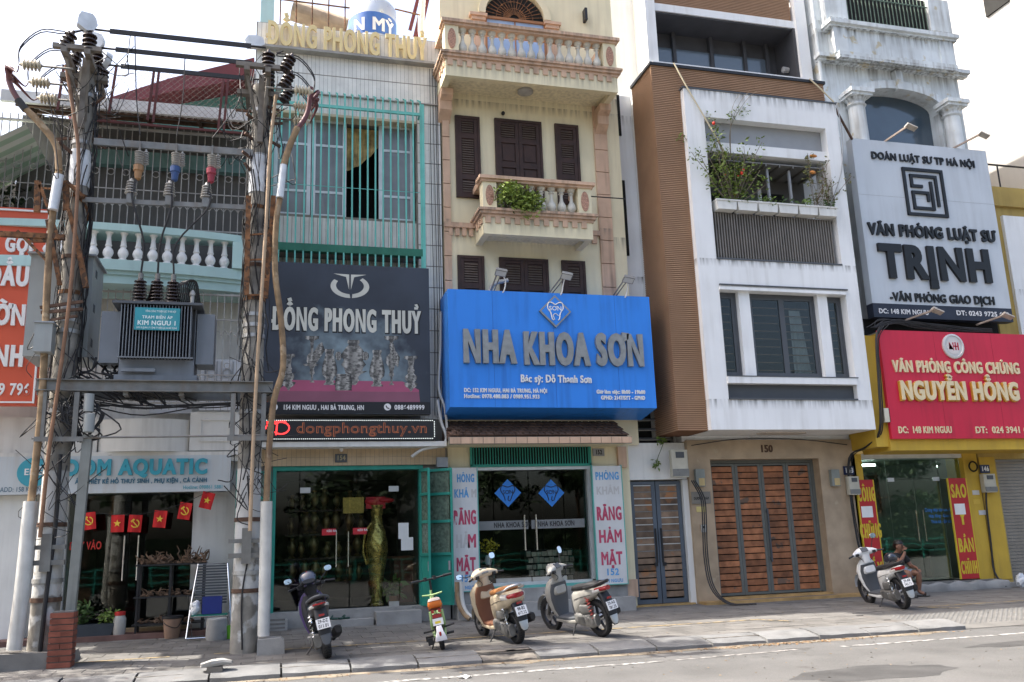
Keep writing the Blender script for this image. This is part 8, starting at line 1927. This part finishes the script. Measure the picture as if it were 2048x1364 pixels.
obj('eye', MB().sphere((.228,.035,1.105), .01,.014,.008, 8, 5).sphere((.228,-.035,1.105), .01,.014,.008, 8, 5), m_black, man, 60); obj('eyebrow', MB().box(.225,.24,.018,.055,1.122,1.13).box(.225,.24,-.055,-.018,1.122,1.13), m_hair, man)
obj('mouth', MB().sphere((.235,0,1.04), .012,.026,.008, 8, 5), flat('lip', (.3,.1,.08)), man, 60)
def hand(prefix, w, dirn, side, curl):
    d = Vector(dirn).normalized(); s_ = Vector(side).normalized(); p = d.cross(s_); fg = MB()
    for k, L_ in enumerate((.065,.075,.07,.055)):
        b = Vector(w)+s_*(-.027+.018*k)+d*.03; m1 = b+d*L_*.5+p*curl*.01; e = m1+d*L_*.4+p*curl*.03
        fg.tube([b, m1, e], [.0095,.009,.007], 7, sub=2)
    b = Vector(w)-s_*.03; fg.tube([b, b-s_*.025+d*.03, b-s_*.02+d*.06], [.011,.01,.008], 7, sub=2)
    obj('fingers', fg, m_skin, man, 60)
hand('l', (.46,.08,.57), (.9,-.2,-.25), (0,1,-.1), -1); hand('r', (.278,-.03,.94), (.0,.25,1), (.9,0,0), 1)
for sy, a in ((1,'l'),(-1,'r')):
    tx_ = J[a+'to']
    obj('sandal', MB().loft([(tx_[0]-.19,tx_[1]*.96,.012,.038,.012,3),(tx_[0]-.05,tx_[1],.012,.048,.012,3),(tx_[0]+.07,tx_[1]+.01*sy,.012,.035,.012,3)], 12).tube([(tx_[0]-.04,tx_[1]-.045,.02),(tx_[0]-.0,tx_[1],.085),(tx_[0]-.04,tx_[1]+.045,.02)], .012, 6, sub=4), m_black, man, 50)
for c_ in man.children:
    if c_.name.split('.')[0] in ('hair','nose','ear','eye','eyebrow','mouth'): c_.location.z -= .06
man.rotation_euler = (0,0,R(-72)); man.scale = (1.13,)*3
stl = thing('low_stool', 'low dark stool under the seated person', 'stool', (mx_, my_, gz(my_)))
z0 = gz(my_)
obj('top', MB().box(mx_-.17,mx_+.17,my_-.17,my_+.17,z0+.3,z0+.33), m_brownwood, stl)
for sx in (-.14,.14):
    for sy in (-.14,.14): piece('leg', m_brownwood, stl, mx_+sx-.018, mx_+sx+.018, my_+sy-.018, my_+sy+.018, z0, z0+.3)
tag(obj('helmet', MB().loft([(-.12,0,0,.09,.08,2.4),(-.06,0,.03,.12,.1,2.3),(.03,0,.03,.12,.1,2.2),(.11,0,.0,.08,.06,2.3)], 16).xf(Matrix.Translation((U(1782,1117,17.7)[0],17.7,U(1782,1117,17.7)[1]))), flat('dark_blue_gloss', (.03,.035,.05), .15, coat=1), None, 60), 'dark half helmet resting on the white scooter seat', 'helmet')
# small rubble in the street
st = thing('kerb_rubble', 'chunk of concrete on a stone by the kerb under the right pole', 'rubble', (G(432,1340)[0], 14.6, 0))
x, y = U(430, 1338, 14.55)[0], 14.55
rb = MB().loft([(x-.2,y,.09,.06,.03,2.5),(x-.05,y,.1,.1,.06,2.6),(x+.1,y+.02,.12,.09,.05,2.5),(x+.24,y,.11,.05,.03,2.4)], 10); rb.v = [tuple(Vector(p)+Vector((random.uniform(-.012,.012) for _ in range(3)))) for p in rb.v]
obj('chunk', rb, m_conc, st, 30); obj('base_stone', MB().prism([(x-.14,-.12),(x+.14,-.12),(x+.1,.06),(x-.11,.07)], y-.08, y+.1), m_kerbd, st)
tag(obj('cardboard_sheet', MB().add([(-4.95,16.0,.3),(-4.28,15.9,.32),(-4.22,16.1,.95),(-4.7,16.2,1.0)], [(0,1,2,3)]).add([(-4.95,16.01,.3),(-4.28,15.91,.32),(-4.22,16.11,.95),(-4.7,16.21,1.0)], [(3,2,1,0)]), M('tan_cardboard', (.38,.27,.17), .9)), 'tan cardboard sheet leaning at the bottom left corner', 'cardboard')
# ------------------------------------------------------------------ trees across the road and up the street (they shade and are mirrored in the glass)
m_leafd = M('deep_green_leaf', (.03,.055,.02), .7, .5, 6, 0)
def tree(label, x, y, hgt, cr, n, seed, z0=0, lo=.45):
    random.seed(seed)
    t = thing('street_tree', label, 'tree', (x, y, z0), 'street trees outside the frame', False)
    tr_ = MB().tube([(x,y,z0-.2),(x+.1,y,z0+hgt*.25),(x-.1,y+.1,z0+hgt*.5),(x,y,z0+hgt*.8)], [.2,.16,.12,.05], 8, sub=3); fo = MB()
    for k in range(9):
        a = random.random()*6.3; p0 = Vector((x,y,z0+hgt*random.uniform(.35,.65))); e = Vector((x+math.cos(a)*cr*.75, y+math.sin(a)*cr*.75, z0+hgt*random.uniform(lo+.1,.95)))
        tr_.tube([p0, p0.lerp(e,.5)+Vector((0,0,.2)), e], [.07,.045,.015], 6, sub=2)
        for j in range(3):
            c = p0.lerp(e, .55+.25*j)+Vector((random.gauss(0,.3),random.gauss(0,.3),random.gauss(0,.3))); r_ = cr*random.uniform(.22,.36)
            leaves(fo, c, r_, r_, r_*.7, n//27, .24 if seed < 40 else .5, .3)
    obj('trunk', tr_, m_drift, t, 50); obj('crown', fo, m_leafd, t, recalc=False)
    return t
tree('broad street tree left of the frame shading the kerb', -8.2, 16.7, 10.4, 2.2, 1500, 31, 0, .6)
for k, (x, y) in enumerate(((-9,-9),(-2.5,-10),(4,-9),(10.5,-10),(17,-9),(24,-10),(31,-9),(38,-10))):
    tree('riverside tree across the road, number %s from the left' % ['one','two','three','four','five','six','seven','eight'][k], x, y, 10.5+1.5*math.sin(k*2.3), 4.2, 3400, 40+k, 0, .2)
hd_ = MB()
random.seed(77)
for k in range(60): leaves(hd_, (-22+k*1.1, -7.6+random.uniform(-.4,.4), random.uniform(.6,2.0)), 1.0, .6, 1.0, 70, .4)
hd_.box(-30,46,-9.2,-8.9,-.2,2.4)  # slab and leaves added unseen, to block bright ground from glass reflections
hg = obj('added_shrub_mass', hd_, m_leafd, recalc=False); hg['kind'] = 'stuff'; hg['label'] = 'added dark green shrub mass and slab across the road, darkening glass reflections'
rl = thing('river_railing', 'green riverside railing across the road', 'railing', (10, -6, -.13))
for k in range(26): piece('post', m_teal, rl, -20+k*2.4, -19.93+k*2.4, -6.03, -5.97, -.13, 1.0)
for z in (.3,.65,.97): piece('rail', m_teal, rl, -20, 40, -6.02, -5.98, z, z+.05)
bpy.data.objects.remove(_to)
# ------------------------------------------------------------------ separate pieces that do not touch become parts of their own
SKIP = ('letter', 'foliage', 'wire', 'cable', 'stem', 'scroll', 'crown', 'trunk', 'blossom', 'fan_bars', 'emblem', 'logo', 'mark', 'numeral', 'fingers', 'clamp', 'tail', 'seam', 'stay', 'engine', 'led', 'handrail', 'shutter', 'core', 'room', 'jumper', 'icon', 'print', 'hammer')
def auto_split():
    for o in list(COL.objects):
        if o.type != 'MESH' or o.parent is None or o.data.users > 1 or o.get('kind') or any(k in o.name for k in SKIP) or len(o.data.vertices) > 3000: continue
        me = o.data; par = list(range(len(me.vertices)))
        def find(a):
            while par[a] != a: par[a] = par[par[a]]; a = par[a]
            return a
        for e in me.edges:
            a, b = find(e.vertices[0]), find(e.vertices[1])
            if a != b: par[a] = b
        isl = {}
        for v in me.vertices: isl.setdefault(find(v.index), []).append(v.index)
        if not 2 <= len(isl) <= 24: continue
        bbs = []
        for k, vs in isl.items():
            cs = [me.vertices[i].co for i in vs]; bbs.append([k, [min(c[j] for c in cs)-.006 for j in range(3)], [max(c[j] for c in cs)+.006 for j in range(3)]])
        grp = {b[0]: b[0] for b in bbs}
        def fg(a):
            while grp[a] != a: a = grp[a]
            return a
        for a, b in [(a, b) for i, a in enumerate(bbs) for b in bbs[:i]]:
            if all(a[1][j] <= b[2][j] and b[1][j] <= a[2][j] for j in range(3)): grp[fg(a[0])] = fg(b[0])
        roots = sorted({fg(b[0]) for b in bbs})
        if len(roots) < 2: continue
        col = {v: fg(k) for k, vs in isl.items() for v in vs}
        metas = []
        for r_ in roots:
            ids = sorted(v for v in col if col[v] == r_); mp = {v: i for i, v in enumerate(ids)}
            fs = [p for p in me.polygons if col[p.vertices[0]] == r_]
            m2 = bpy.data.meshes.new(me.name); m2.from_pydata([me.vertices[i].co[:] for i in ids], [], [[mp[v] for v in p.vertices] for p in fs])
            for p, q in zip(m2.polygons, fs): p.use_smooth = q.use_smooth
            if any(p.use_smooth for p in m2.polygons): m2.set_sharp_from_angle(angle=R(45))
            for mt in me.materials: m2.materials.append(mt)
            metas.append(m2)
        o.data = metas[0]
        for m2 in metas[1:]:
            c = o.copy(); c.data = m2; COL.objects.link(c)
auto_split()
